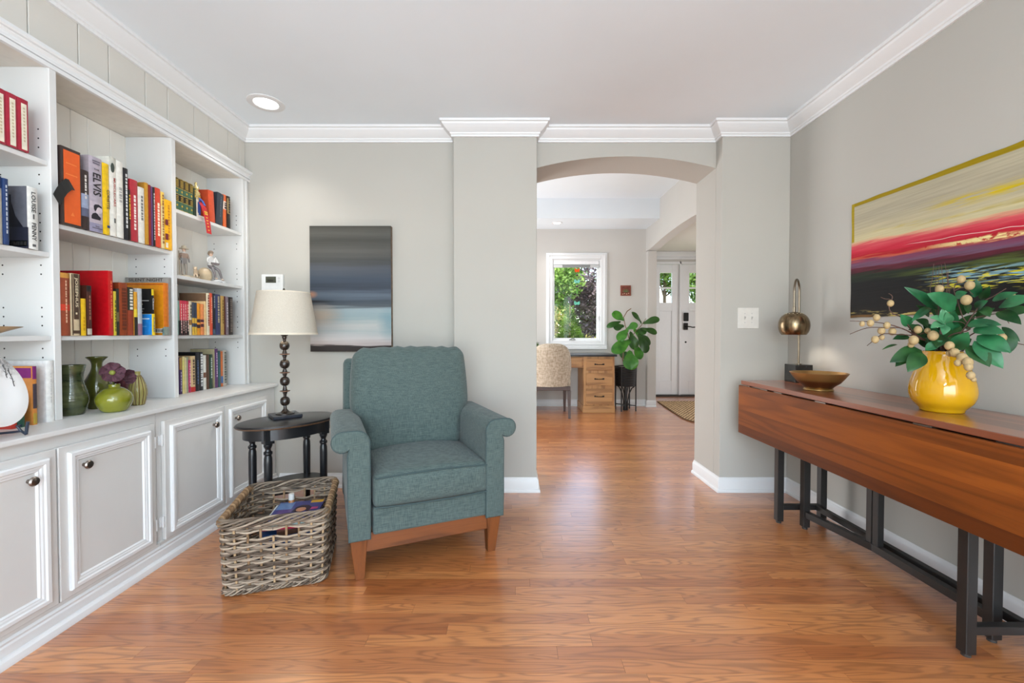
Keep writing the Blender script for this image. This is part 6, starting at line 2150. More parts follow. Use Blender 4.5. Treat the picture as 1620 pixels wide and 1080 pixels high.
MB().lathe([(0, 0.107), (0.016, 0.107), (0.016, 0.111), (0.008, 0.113), (0, 0.113)], 14).build('collar', M_BRASS, bl, smooth=True)
hx, hy = -0.070, -0.060            # where the shade hangs
R_ = math.hypot(hx, hy) / 2
dirv = Vector((hx, hy)).normalized()
pts = [(0, 0, 0.11), (0, 0, 0.30), (0, 0, 0.615 - R_ * 1.6)]
for i in range(1, 16):
    a = PI * i / 16
    q = R_ - R_ * math.cos(a)
    pts.append((dirv.x * q, dirv.y * q, 0.615 - R_ * 1.6 + R_ * 1.6 * math.sin(a)))
pts += [(hx, hy, 0.615 - R_ * 1.6), (hx, hy, 0.44)]
MB().tube(pts, 0.0062, 10).build('arc_pole', M_BRASS, bl, smooth=True)
MB().lathe([(0, 0.415), (0.0085, 0.415), (0.0085, 0.45), (0.006, 0.453), (0, 0.453)], 12, (hx, hy, 0)).build('socket_cap', M_BRASS, bl, smooth=True)
dm = smooth_prof([(0.074, 0.286), (0.088, 0.305), (0.0955, 0.335), (0.0925, 0.365), (0.078, 0.392), (0.052, 0.411), (0.024, 0.419), (0.010, 0.420)], 5)
MB().lathe([(r * 0.85 if r > 0.02 else r, z) for r, z in dm + [(0.010, 0.418), (0.05, 0.409), (0.076, 0.390), (0.090, 0.364), (0.093, 0.335), (0.086, 0.306), (0.0725, 0.286), (0.074, 0.286)]], 40, (hx, hy, 0)).build('dome_shade', M_BRUSH, bl, smooth=True, angle=50)
vh = MB()
for k in range(14):
    a = 2 * PI * k / 14
    vh.sphere((hx + 0.044 * math.cos(a), hy + 0.044 * math.sin(a), 0.4105), 0.004, 6, 4, (1, 1, 0.6))
vh.build('vent_hole', plain((206, 192, 160), 0.4), bl, kind='stuff')
MB().sphere((hx, hy, 0.362), 0.022, 12, 8).build('bulb', emissive((255, 222, 178), 3.0, 'bulb2'), bl, smooth=True)
lo_ = add_light('arc_lamp_glow', 'POINT', (1.735 + hx, 2.60 + hy, TT + 0.332), 1.7, (1.0, 0.88, 0.74), shadow_soft_size=0.015)

# bowl
bp_ = [(0, 0.0), (0.076, 0.0), (0.080, 0.004), (0.078, 0.010), (0.072, 0.014), (0.084, 0.026), (0.112, 0.045), (0.134, 0.070), (0.154, 0.098), (0.155, 0.100), (0.151, 0.100), (0.130, 0.072), (0.108, 0.048), (0.07, 0.026), (0, 0.022)]
m, nt, b = new_mat('bowl_brass')
tc = N(nt, 'ShaderNodeTexCoord')
sp = N(nt, 'ShaderNodeSeparateXYZ')
nt.links.new(tc.outputs['Generated'], sp.inputs[0])
r_ = ramp(nt, [(0.0, lin((170, 136, 82))), (0.13, lin((150, 116, 66))), (0.22, lin((112, 70, 40))), (0.50, lin((120, 76, 44))), (0.62, lin((156, 122, 72))), (1.0, lin((176, 136, 84)))])
nt.links.new(sp.outputs[2], r_.inputs[0])
nt.links.new(r_.outputs[0], b.inputs['Base Color'])
b.inputs['Metallic'].default_value = 0.75
b.inputs['Roughness'].default_value = 0.34
bw = MB().lathe([(r * 0.83, z * 0.92) for r, z in bp_], 56).build('bowl', m, None, loc=(1.590, 2.225, TT), smooth=True, angle=40)
tag(bw, 'shallow footed brass bowl in front of the brass lamp', 'bowl')

# yellow vase
yp = [(0, 0)] + [(0.082, 0.0), (0.087, 0.004), (0.088, 0.010)] + smooth_prof([(0.098, 0.018), (0.120, 0.040), (0.1305, 0.070), (0.127, 0.105), (0.113, 0.145), (0.096, 0.180), (0.082, 0.205), (0.076, 0.218)], 6) + [(0.078, 0.224), (0.076, 0.228), (0.072, 0.226)] + smooth_prof([(0.074, 0.205), (0.088, 0.18), (0.105, 0.145), (0.119, 0.105), (0.123, 0.07), (0.09, 0.02)], 4) + [(0, 0.014)]
VX, VY = 1.632, 1.628
yv = MB().lathe([(r * 0.735, z) for r, z in yp], 64).build('vase', glaze('yellow_glaze', (206, 150, 8), (218, 166, 20), 3, 0.07), None, loc=(VX, VY, TT), smooth=True, angle=50)
tag(yv, 'bulbous glossy yellow vase on the drop-leaf table', 'vase')
# ------------------------------------------------------------------ leaves
def leaf_mesh(L, W, droop=0.15, fold=0.25, shape='lance', nu=9, nv=4, wave=0.0, seed=0):
    """leaf along +x from its base, blade in xy, bending towards -z"""
    mb = MB()
    vs, fs = [], []
    if shape == 'fiddle':
        nu = 16
    for i in range(nu + 1):
        t = i / nu if shape == 'lance' else math.sin(i / nu * PI / 2)
        if shape == 'lance':
            w = math.sin(PI * min(1, t ** 0.85)) ** 0.8 if 0 < t < 1 else 0.0
        else:                                   # fiddle: narrow waist, broad round end
            q = min(1, max(0, (t - 0.12) / 0.5))
            w = min(1, t / 0.10) * (0.36 + 0.64 * q * q * (3 - 2 * q)) if t < 0.64 else math.sqrt(max(0, 1 - ((t - 0.64) / 0.36) ** 2))
        w = max(w, 0.02)
        for j in range(-nv, nv + 1):
            s = j / nv
            x = L * t
            y = s * W / 2 * w
            z = -droop * L * t * t + fold * abs(y) * (1 - 0.4 * t) + wave * W * math.sin(t * 9 + seed + s * 2) * abs(s)
            vs.append((x, y, z))
    n = 2 * nv + 1
    for i in range(nu):
        for j in range(n - 1):
            fs.append((i * n + j, (i + 1) * n + j, (i + 1) * n + j + 1, i * n + j + 1))
    return mb.add(vs, fs)
def place_leaf(p0, p1, W, parent, mat, nrm, shape='lance', droop=0.12, fold=0.22, wave=0.04, seed=0, name='leaf'):
    p0, p1 = Vector(p0), Vector(p1)
    d = p1 - p0
    L = d.length
    ax = d.normalized()
    nz_ = Vector(nrm)
    nz_ = (nz_ - ax * nz_.dot(ax))
    if nz_.length < 1e-4:
        nz_ = Vector((0, -1, 0.2)) - ax * ax.dot(Vector((0, -1, 0.2)))
    nz_.normalize()
    ay = nz_.cross(ax)
    # the blade arches: lift the chord so that base and tip stay on their marks
    mb = leaf_mesh(L, W, 0, fold, shape, wave=wave, seed=seed)
    M3 = Matrix((ax, ay, nz_)).transposed()
    out = []
    for p in mb.v:
        t = p[0] / L
        z = p[2] + droop * L * 4 * t * (1 - t) * 0.5
        out.append(p0 + M3 @ Vector((p[0], p[1], z)))
    mb.v = [tuple(v) for v in out]
    return mb.build(name, mat, parent, smooth=True, normals=False, angle=80)

def at(px, py, Y):
    """point that far away (Y metres) on the sight line measured at px, py of the photograph"""
    t = (540 - py) / 680
    c, s = math.cos(PITCH), math.sin(PITCH)
    z = Y * (t * c - s) / (c + t * s)
    return Vector(((px - 810) * (Y * c - z * s) / 680, Y, 1.06 + z))

# ------------------------------------------------------------------ arrangement in the yellow vase
vr = thing('leaf_arrangement', 'silk magnolia leaves and cream berry twigs standing in the yellow vase', 'arrangement', (0, 0, 0))
vr.location = (VX, VY, TT + 0.20)
org = Vector(vr.location)
M_MAG = [leafy('magnolia_leaf', (22, 78, 46), (50, 122, 76), 14, 0.38, 0.12), leafy('magnolia_leaf_dark', (22, 62, 30), (46, 92, 44), 14, 0.42, 0.12), leafy('magnolia_leaf_pale', (66, 132, 92), (100, 158, 114), 14, 0.4, 0.15)]
def ydep(zx):
    if zx > 655:
        return 1.615 - (zx - 655) / 635 * 0.17
    return 1.615 + (655 - zx) / 655 * 0.05
def zp(zx, zy, dy=0.0):
    return at(1340 + zx / 4.32, 420 + zy / 4.32, ydep(zx) + dy) - org
PXM = 1.6 / 680 / 4.32
LV = [  # base, tip, width (zoom pixels), depth shift, tone, normal tilt
    (620, 300, 392, 146, 62, -0.02, 0, 0.3), (740, 300, 548, 190, 105, -0.04, 0, 0.2), (740, 215, 822, 182, 50, -0.02, 0, 0.4), (575, 278, 440, 384, 46, 0.0, 0, 0.5),
    (430, 405, 362, 334, 62, 0.0, 0, 0.2), (665, 398, 566, 356, 62, -0.06, 2, 0.6), (668, 398, 650, 292, 56, -0.06, 2, 0.3), (665, 402, 572, 425, 54, -0.07, 2, 0.5), (670, 405, 655, 474, 46, -0.07, 2, 0.2), (700, 390, 678, 320, 46, -0.05, 2, 0.3),
    (425, 488, 312, 505, 50, 0.01, 1, 0.5), (345, 540, 238, 576, 18, 0.0, 1, 0.6), (505, 575, 292, 660, 96, -0.02, 1, 0.2), (515, 598, 412, 726, 92, -0.05, 1, 0.1), (470, 560, 330, 690, 80, 0.0, 1, 0.3),
    (535, 580, 655, 515, 54, -0.05, 0, 0.6), (735, 570, 828, 452, 84, -0.06, 0, 0.2), (820, 405, 1055, 405, 66, -0.05, 0, 0.45), (862, 435, 1080, 462, 72, -0.06, 0, 0.35), (888, 480, 1122, 596, 92, -0.07, 0, 0.3), (868, 515, 1066, 704, 92, -0.08, 0, 0.2), (838, 545, 975, 692, 92, -0.07, 1, 0.2),
    (1058, 418, 1182, 520, 34, -0.04, 1, 0.5), (1085, 462, 1112, 598, 70, -0.05, 1, 0.1), (872, 218, 884, 92, 52, 0.02, 0, 0.1), (915, 232, 975, 138, 42, 0.02, 1, 0.2), (992, 240, 1168, 184, 46, -0.02, 0, 0.6), (1035, 285, 1300, 225, 84, -0.04, 0, 0.6),
    (1030, 315, 1192, 402, 66, -0.02, 1, 0.3), (878, 300, 962, 238, 56, 0.0, 0, 0.4), (925, 285, 978, 350, 52, 0.0, 1, 0.2), (822, 262, 828, 330, 34, 0.0, 1, 0.1),
    (540, 520, 440, 470, 70, 0.05, 1, 0.3), (600, 500, 520, 390, 76, 0.06, 1, 0.3), (660, 540, 640, 400, 84, 0.06, 1, 0.2), (720, 520, 740, 390, 80, 0.06, 1, 0.2), (760, 560, 850, 500, 80, 0.03, 1, 0.3), (800, 420, 900, 380, 70, 0.05, 1, 0.4),
    (560, 480, 600, 540, 70, 0.0, 1, 0.2), (780, 480, 760, 560, 74, 0.02, 1, 0.2), (520, 430, 420, 440, 56, 0.05, 1, 0.5), (640, 350, 560, 290, 60, 0.05, 1, 0.4), (760, 340, 820, 250, 60, 0.05, 1, 0.3), (600, 580, 560, 500, 70, 0.02, 1, 0.2),
    (605, 565, 510, 470, 74, 0.04, 1, 0.3), (650, 580, 702, 425, 96, 0.03, 1, 0.2), (570, 560, 430, 420, 76, 0.06, 1, 0.3), (700, 570, 780, 410, 84, 0.04, 1, 0.2), (620, 560, 570, 400, 76, 0.05, 0, 0.3), (740, 500, 690, 330, 70, 0.04, 0, 0.3),
    (560, 420, 470, 370, 60, 0.03, 1, 0.4), (690, 400, 740, 310, 76, 0.02, 0, 0.3), (520, 470, 400, 400, 56, 0.03, 1, 0.4), (760, 430, 880, 330, 60, 0.03, 1, 0.4), (880, 360, 1010, 290, 54, 0.03, 1, 0.5), (560, 350, 470, 270, 44, 0.05, 1, 0.4), (1060, 330, 1270, 300, 66, 0.02, 1, 0.5), (640, 470, 610, 560, 80, -0.03, 1, 0.2), (705, 470, 770, 560, 60, 0.0, 1, 0.2),
]
for k, (a, b_, c, d, w, dy, tn, up) in enumerate(LV):
    rl = random.Random(k)
    place_leaf(zp(a, b_, dy + 0.01), zp(c, d, dy - 0.02 + rl.uniform(-0.015, 0.015)), w * PXM * 1.12, vr, M_MAG[tn], (rl.uniform(-0.95, -0.55), -0.9, up + rl.uniform(-0.1, 0.2)), droop=0.16, fold=0.25, wave=0.035, seed=k)
M_TWIG = plain((82, 58, 48), 0.7, var=0.25, scale=60)
root_ = (0.0, 0.0, -0.16)
def twig(pts, r0=0.003, r1=0.0013, start=True, name='twig'):
    P = ([Vector(root_), Vector((random.uniform(-0.02, 0.02), random.uniform(-0.02, 0.02), 0.02))] if start else []) + [zp(*q) for q in pts]
    # smooth
    out = []
    for i in range(len(P) - 1):
        p0, p1, p2, p3 = P[max(i - 1, 0)], P[i], P[i + 1], P[min(i + 2, len(P) - 1)]
        for j in range(4):
            t = j / 4
            out.append(0.5 * ((2 * p1) + (p2 - p0) * t + (2 * p0 - 5 * p1 + 4 * p2 - p3) * t * t + (3 * p1 - p0 - 3 * p2 + p3) * t ** 3))
    out.append(P[-1])
    n = len(out)
    MB().tube(out, [r0 + (r1 - r0) * i / (n - 1) for i in range(n)], 6).build(name, M_TWIG, vr, smooth=True)
twig([(520, 500), (400, 440), (300, 405), (180, 385), (20, 378)])
twig([(500, 500), (380, 430), (280, 425), (140, 425), (20, 468)])
twig([(490, 490), (330, 470), (240, 470), (137, 547)])
twig([(470, 470), (380, 360), (310, 325), (288, 285), (310, 215), (285, 190)])
twig([(290, 285), (300, 235), (262, 228), (230, 216)], 0.0018, 0.001, False)
twig([(700, 480), (840, 435), (790, 350), (755, 240), (730, 160), (760, 110)])
twig([(735, 170), (800, 150), (862, 200)], 0.002, 0.001, False)
twig([(735, 160), (690, 140), (632, 155)], 0.002, 0.001, False)
twig([(640, 480), (660, 395), (780, 385), (830, 430)], 0.0022, 0.0012)
twig([(760, 480), (850, 350), (930, 250), (1000, 210), (1088, 156)])
twig([(850, 360), (960, 340), (1050, 330), (1108, 395)], 0.002, 0.001, False)
twig([(780, 540), (870, 460), (1000, 470), (1120, 520), (1215, 542)])
twig([(700, 590), (770, 610), (800, 690), (812, 740), (890, 812)], 0.0024, 0.001)
twig([(800, 580), (740, 585), (700, 545)], 0.002, 0.001, False)
twig([(500, 470), (560, 450), (588, 475)], 0.002, 0.001, False)
for a, c in (((570, 190), (592, -10)), ((602, 200), (608, 10)), ((618, 195), (630, 0)), ((655, 190), (645, -10)), ((688, 190), (690, 20)), ((700, 190), (668, -20)), ((676, 200), (690, 40))):
    twig([(640, 420), a, ((a[0] + c[0]) / 2 + 2, (a[1] + c[1]) / 2), c], 0.0016, 0.0006, True, 'dry_stem')
M_BERRY = plain((172, 148, 106), 0.75, var=0.16, scale=50, bump=0.2, bscale=150)
BR = [(780, 93, 30, 0), (838, 135, 35, 0), (632, 160, 32, 0), (815, 235, 38, -0.03), (297, 258, 27, 0), (202, 355, 28, 0), (160, 393, 28, -0.01), (103, 398, 22, 0), (272, 408, 28, 0), (235, 445, 30, 0.01), (310, 450, 30, 0.01), (192, 505, 30, -0.01), (238, 490, 22, 0.01),
      (485, 437, 30, -0.03), (550, 445, 22, -0.03), (588, 478, 38, -0.06), (455, 510, 36, -0.05), (437, 540, 24, -0.03), (700, 548, 33, -0.09), (735, 595, 33, -0.10), (700, 600, 24, -0.085), (788, 632, 36, -0.12), (825, 660, 34, -0.13), (757, 665, 24, -0.125), (830, 692, 28, -0.135), (845, 750, 28, -0.135), (864, 776, 18, -0.132), (1058, 492, 30, -0.06), (1120, 213, 30, -0.01)]
for k, (a, b_, r, dy) in enumerate(BR):
    p = zp(a, b_, dy)
    MB().sphere((0, 0, 0), r * PXM * 0.84, 14, 10, (0.9, 0.9, 1.08)).build('berry', M_BERRY, vr, smooth=True, loc=p)

# ------------------------------------------------------------------ study: desk, chair, plant, tile
M_DESK = wood('desk_oak', (196, 148, 96), (176, 126, 76), (128, 84, 48), along=0, scale=1.5, rings=4, rough=0.45)
M_DESK_Z = wood('desk_oak_upright', (196, 148, 96), (172, 122, 76), (128, 84, 48), along=2, scale=1.5, rings=4, rough=0.45)
M_IRON = plain((34, 30, 28), 0.45, 0.5)
dk = thing('desk', 'oak pedestal desk with a black top under the study window', 'desk', (0, YF - 0.002, 0))
MB().box(-0.35, 1.388, -0.585, -0.022, 0.752, 0.780).build('desk_top', plain((34, 34, 36), 0.3, var=0.1), dk, bevel=0.004)
def pedestal(x0, x1):
    MB().box(x0, x1, -0.53, -0.022, 0.095, 0.752).build('pedestal', M_DESK_Z, dk, bevel=0.002)
    MB().box(x0 - 0.008, x1 + 0.006, -0.542, -0.022, 0.0, 0.095).build('plinth', M_DESK, dk, bevel=0.003)
    MB().box(x0 - 0.012, x1 + 0.008, -0.548, -0.53, 0.0, 0.016).build('plinth_bead', M_DESK, dk, bevel=0.003)
    for z0, z1 in ((0.565, 0.722), (0.368, 0.530), (0.112, 0.322)):
        f = MB().box(x0 + 0.030, x1 - 0.030, -0.550, -0.53, z0, z1).build('drawer', M_DESK, dk, bevel=0.007, seg=2)
        xc, zc = (x0 + x1) / 2, (z0 + z1) / 2 + 0.005
        hb = MB()
        hb.tube([(xc - 0.055, -0.550, zc), (xc - 0.050, -0.572, zc), (xc - 0.02, -0.576, zc - 0.002), (xc + 0.02, -0.576, zc - 0.002), (xc + 0.05, -0.572, zc), (xc + 0.055, -0.550, zc)], 0.005, 6)
        for s_ in (-1, 1):
            hb.box(xc + s_ * 0.056 - 0.010, xc + s_ * 0.056 + 0.010, -0.553, -0.550, zc - 0.010, zc + 0.010)
            hb.sphere((xc + s_ * 0.036, -0.575, zc), 0.008, 8, 6)
        hb.build('pull', M_IRON, f, smooth=True)
pedestal(0.955, 1.366)
pedestal(-0.33, 0.08)
MB().box(0.08, 0.955, -0.52, -0.50, 0.600, 0.752).build('knee_rail', M_DESK, dk)
f = MB().box(0.52, 0.935, -0.534, -0.52, 0.612, 0.738).build('drawer', M_DESK, dk, bevel=0.005, seg=2)
MB().tube([(0.68, -0.534, 0.675), (0.685, -0.556, 0.675), (0.775, -0.556, 0.675), (0.78, -0.534, 0.675)], 0.005, 6).build('pull', M_IRON, f, smooth=True)
f = MB().box(0.10, 0.51, -0.534, -0.52, 0.612, 0.738).build('drawer', M_DESK, dk, bevel=0.005, seg=2)

# succulent on the desk, at the edge of the arch
sp_ = thing('potted_succulent', 'small green succulent in a grey pot on the far desk', 'plant', (0.335, 5.95, 0.780))
MB().lathe([(0, 0), (0.045, 0), (0.055, 0.06), (0.052, 0.062), (0.045, 0.05), (0, 0.05)], 18).build('pot', plain((186, 186, 182), 0.6), sp_, smooth=True)
for k in range(16):
    a = k * 2.4
    e = 0.2 + 0.5 * (k % 4) / 3
    L = 0.09
    place_leaf((0, 0, 0.05), (L * math.cos(a) * e * 1.2, L * math.sin(a) * e * 1.2, 0.06 + L * (1.1 - e * 0.7) * 1.25), 0.04, sp_, leafy('succulent_leaf', (92, 120, 72), (130, 150, 104), 20, 0.5), (math.cos(a), math.sin(a), 0.6), droop=-0.1, fold=0.3)

# desk chair
M_CH = weave_fabric('beige_boucle', (158, 144, 124), (202, 190, 172), f=95, l=22, bump=0.5)
dc = thing('desk_chair', 'beige woven barrel-back chair with dark legs at the study desk', 'chair', (0.485, 5.40, 0))
def shell(th0, th1):
    pass
bkm = MB()
nu, nv = 25, 16
vs, fs = [], []
W_, H0, H1 = 0.262, 0.398, 0.935
def back_pt(u, v, off):
    """u -1..1 across, v 0..1 up; back bows away from the desk"""
    top = H1 - 0.105 * abs(u) ** 4.2 * 1.0 - 0.015 * u * u
    x = W_ * u * (0.90 + 0.10 * math.sin(PI * min(1, v * 0.9)))
    y = -0.035 + 0.085 * (1 - u * u) * -1 + 0.30 * max(0, abs(u) - 0.80) - 0.06 * v
    z = H0 + (top - H0) * v
    return Vector((x, y + off, z))
for side, off in ((0, 0.0), (1, 0.065)):
    for i in range(nv + 1):
        v = i / nv
        for j in range(nu + 1):
            u = -1 + 2 * j / nu
            ins = (1 - 0.03 * side)
            e = 0.018 * (max(0, (abs(u) - 0.9) / 0.1) ** 2 + max(0, (v - 0.93) / 0.07) ** 2)
            vs.append(back_pt(u * ins, v * (1 - 0.01 * side), off + (e if side == 0 else -e)))
n1 = (nu + 1) * (nv + 1)
for i in range(nv):
    for j in range(nu):
        a = i * (nu + 1) + j
        fs.append((a, a + 1, a + nu + 2, a + nu + 1))
        fs.append((n1 + a, n1 + a + nu + 1, n1 + a + nu + 2, n1 + a + 1))
per = [j for j in range(nu + 1)] + [i * (nu + 1) + nu for i in range(1, nv + 1)] + [nv * (nu + 1) + j for j in range(nu - 1, -1, -1)] + [i * (nu + 1) for i in range(nv - 1, 0, -1)]
for i in range(len(per)):
    a, c = per[i], per[(i + 1) % len(per)]
    fs.append((a, n1 + a, n1 + c, c))
bkm.add(vs, fs).build('backrest', M_CH, dc, smooth=True, angle=70)
xf(rbox(0.25, 0.235, 0.055, 0.03, puff=(0, 0.0, 0.02)), Matrix.Translation((0, 0.20, 0.445))).build('seat', M_CH, dc, smooth=True, merge=True)
M_DLEG = plain((66, 42, 32), 0.4, var=0.15)
MB().box(-0.245, 0.245, -0.06, -0.035, 0.345, 0.397).box(-0.245, 0.245, 0.40, 0.425, 0.345, 0.39).box(-0.245, -0.22, -0.035, 0.40, 0.345, 0.39).box(0.22, 0.245, -0.035, 0.40, 0.345, 0.39).build('seat_rail', M_DLEG, dc, bevel=0.003)
for x, y, tx, ty in ((-0.228, -0.045, -0.0, -0.03), (0.228, -0.045, 0.0, -0.03), (-0.228, 0.41, 0, 0.01), (0.228, 0.41, 0, 0.01)):
    v = []
    for z, cx, cy, w in ((0, x + tx, y + ty, 0.028), (0.345, x, y, 0.042)):
        v += [(cx - w / 2, cy - w / 2, z), (cx + w / 2, cy - w / 2, z), (cx + w / 2, cy + w / 2, z), (cx - w / 2, cy + w / 2, z)]
    MB().add(v, [(3, 2, 1, 0), (4, 5, 6, 7), (0, 1, 5, 4), (1, 2, 6, 5), (2, 3, 7, 6), (3, 0, 4, 7)]).build('leg', M_DLEG, dc, bevel=0.002)

# rattan plant stand and fiddle-leaf fig
PX, PY = 1.568, 5.92
ps = thing('plant_stand', 'black rattan plant basket on arched legs beside the desk', 'plant stand', (PX, PY, 0))
M_RAT = plain((30, 29, 29), 0.5, var=0.2)
rg = MB()
for k in range(13):
    z = 0.345 + k * 0.0215
    r = 0.134 + 0.014 * k / 12
    rg.tube([(r * math.cos(2 * PI * i / 28), r * math.sin(2 * PI * i / 28), z) for i in range(28)], 0.0085, 6, closed=True)
rg.build('ring', M_RAT, ps, smooth=True, kind='stuff')
MB().lathe([(0, 0.343), (0.128, 0.343), (0.140, 0.58), (0.137, 0.58), (0.125, 0.35), (0, 0.35)], 24).build('liner', plain((20, 20, 20), 0.7), ps)
MB().lathe([(0, 0.565), (0.137, 0.565), (0.138, 0.570), (0, 0.572)], 24).build('soil', plain((46, 34, 26), 0.9, bump=0.8, bscale=60), ps)
for k in range(4):
    a = 2 * PI * k / 4 + PI / 4 + 0.15
    ca, sa = math.cos(a), math.sin(a)
    MB().tube([(0.146 * ca, 0.146 * sa, 0.0), (0.146 * ca, 0.146 * sa, 0.60)], 0.009, 8).build('leg', M_RAT, ps, smooth=True)
for k in range(4):
    a = 2 * PI * k / 4 + PI / 4 + 0.15
    ca, sa = math.cos(a), math.sin(a)
    MB().tube([(0.028 * ca, 0.028 * sa, 0.0), (0.030 * ca, 0.030 * sa, 0.12), (0.05 * ca, 0.05 * sa, 0.23), (0.09 * ca, 0.09 * sa, 0.31), (0.125 * ca, 0.125 * sa, 0.335)], 0.008, 8).build('arch', M_RAT, ps, smooth=True)
    MB().tube([(0.03 * ca, 0.03 * sa, 0.075), (0.14 * ca, 0.14 * sa, 0.075)], 0.007, 8).build('cross_bar', M_RAT, ps, smooth=True)
MB().tube([(0, 0, 0.0), (0, 0, 0.343)], 0.020, 10).build('centre_post', M_RAT, ps, smooth=True)
fig = thing('fiddle_leaf_fig', 'tall leafy green fig plant standing in the black rattan basket', 'plant', (PX, PY, 0.573))
fo = Vector(fig.location)
def fp(zx, zy, dy=0.0):
    return at(840 + zx / 3.086, 330 + zy / 3.086, PY + dy) - fo
M_FIG = [leafy('fig_leaf', (48, 108, 30), (82, 146, 50), 10, 0.38, 0.25), leafy('fig_leaf_dark', (34, 70, 24), (54, 98, 36), 10, 0.4, 0.25)]
FL = [(456, 545, 402, 512, 52, -0.05, 0), (440, 550, 376, 575, 32, 0.0, 1), (456, 572, 408, 582, 46, 0.03, 1), (540, 562, 496, 510, 30, 0.02, 1), (545, 562, 620, 540, 44, -0.03, 1), (538, 584, 608, 606, 38, -0.03, 1),
      (465, 590, 516, 566, 42, -0.04, 0), (475, 588, 428, 640, 52, -0.08, 0), (485, 598, 505, 680, 52, -0.05, 1), (510, 598, 560, 600, 44, 0.0, 1), (520, 610, 560, 695, 62, -0.05, 1), (490, 640, 404, 695, 66, -0.12, 0), (505, 655, 532, 728, 50, -0.08, 0),
      (480, 690, 490, 778, 80, -0.14, 0), (515, 605, 575, 660, 46, 0.05, 1), (470, 620, 440, 610, 44, 0.05, 1), (475, 660, 520, 650, 60, 0.06, 1), (470, 700, 440, 720, 50, 0.08, 1), (500, 590, 540, 620, 50, 0.06, 0)]
for k, (a, b_, c, d, w, dy, tn) in enumerate(FL):
    rl = random.Random(100 + k)
    c, d = c + (c - a) * 0.10, d + (d - b_) * 0.10
    place_leaf(fp(a, b_, dy * 0.5), fp(c, d, dy - 0.03), w * PY / 680 / 3.086 * 0.90, fig, M_FIG[tn], (rl.uniform(-0.3, 0.3), -1, 0.35 + rl.uniform(-0.1, 0.3)), shape='fiddle', droop=0.14, fold=0.12, wave=0.05, seed=k)
M_STEM = plain((122, 96, 70), 0.7, var=0.2, scale=40)
MB().tube([(0, 0, -0.005), (-0.04, 0, 0.12), (-0.03, 0, 0.25), fp(480, 640), fp(470, 600), fp(460, 570), fp(452, 530), fp(470, 500), fp(489, 487)], [0.009, 0.008, 0.008, 0.007, 0.006, 0.006, 0.006, 0.007, 0.006], 8).build('stem', M_STEM, fig, smooth=True)
MB().tube([fp(480, 640), fp(510, 600), fp(535, 575), fp(545, 560), fp(562, 535)], [0.006, 0.005, 0.005, 0.004, 0.003], 8).build('stem', M_STEM, fig, smooth=True)

# small tile on the far wall
tx = thing('wall_tile', 'small square russet tile with a green fan motif on the study wall', 'wall tile', (1.647, YF, 1.603))
MB().box(-0.076, 0.076, -0.016, -0.0005, 0, 0.150).build('tile_body', plain((136, 74, 54), 0.5, var=0.2, scale=30), tx, bevel=0.003)
MB().box(-0.064, 0.064, -0.0175, -0.016, 0.012, 0.138).build('tile_field', plain((112, 52, 40), 0.5, var=0.35, scale=40), tx)
fm = MB()
for k in range(7):
    a = math.radians(25 + k * 130 / 6)
    fm.prism([(0.008 * math.cos(a - 0.5), 0.045 + 0.008 * math.sin(a - 0.5)), (0.052 * math.cos(a - 0.06), 0.045 + 0.052 * math.sin(a - 0.06)), (0.056 * math.cos(a + 0.06), 0.045 + 0.056 * math.sin(a + 0.06)), (0.008 * math.cos(a + 0.5), 0.045 + 0.008 * math.sin(a + 0.5))], 1, -0.0195, -0.0175)
fm.build('fan_motif', plain((92, 108, 62), 0.5, var=0.3, scale=60), tx)
fm = MB()
for x, z in ((-0.045, 0.024), (-0.02, 0.030), (0.012, 0.026), (0.04, 0.034)):
    fm.sphere((x, -0.0178, z), 0.008, 8, 5, (1.2, 0.3, 0.8))
fm.build('blossom', plain((206, 170, 140), 0.5), tx)

# jute rug in the hall
m, nt, b = new_mat('jute')
g = N(nt, 'ShaderNodeNewGeometry')
mp = N(nt, 'ShaderNodeMapping')
mp.inputs['Scale'].default_value = (1, 1, 1)
mp.inputs['Rotation'].default_value = (0, 0, 0.6)
nt.links.new(g.outputs['Position'], mp.inputs['Vector'])
wv_ = N(nt, 'ShaderNodeTexWave')
wv_.wave_type = 'BANDS'
wv_.inputs['Scale'].default_value = 8
wv_.inputs['Distortion'].default_value = 3.0
wv_.inputs['Detail'].default_value = 2
wv_.inputs['Detail Scale'].default_value = 6
nt.links.new(mp.outputs[0], wv_.inputs['Vector'])
r_ = ramp(nt, [(0.2, lin((112, 82, 50))), (0.75, lin((204, 172, 128)))])
nt.links.new(wv_.outputs[0], r_.inputs[0])
nt.links.new(r_.outputs[0], b.inputs['Base Color'])
b.inputs['Roughness'].default_value = 0.95
bp = N(nt, 'ShaderNodeBump')
bp.inputs['Strength'].default_value = 0.8
bp.inputs['Distance'].default_value = 0.006
nt.links.new(wv_.outputs[0], bp.inputs['Height'])
nt.links.new(bp.outputs[0], b.inputs['Normal'])
rgp = [(2.245, 6.62), (2.18, 6.0), (2.12, 5.32), (2.128, 5.20), (2.16, 5.10), (2.24, 5.03), (2.6, 5.0), (3.9, 4.98), (3.95, 6.6)]
rg = MB().prism(rgp, 2, 0.0005, 0.013).build('jute_rug', m, None, bevel=0.004)
tag(rg, 'tan braided jute rug on the hall floor before the entry door', 'rug')
ed = MB().tube([(x, y, 0.008) for x, y in rgp], 0.0075, 6, closed=True).build('rug_border', plain((106, 80, 54), 0.9), rg)

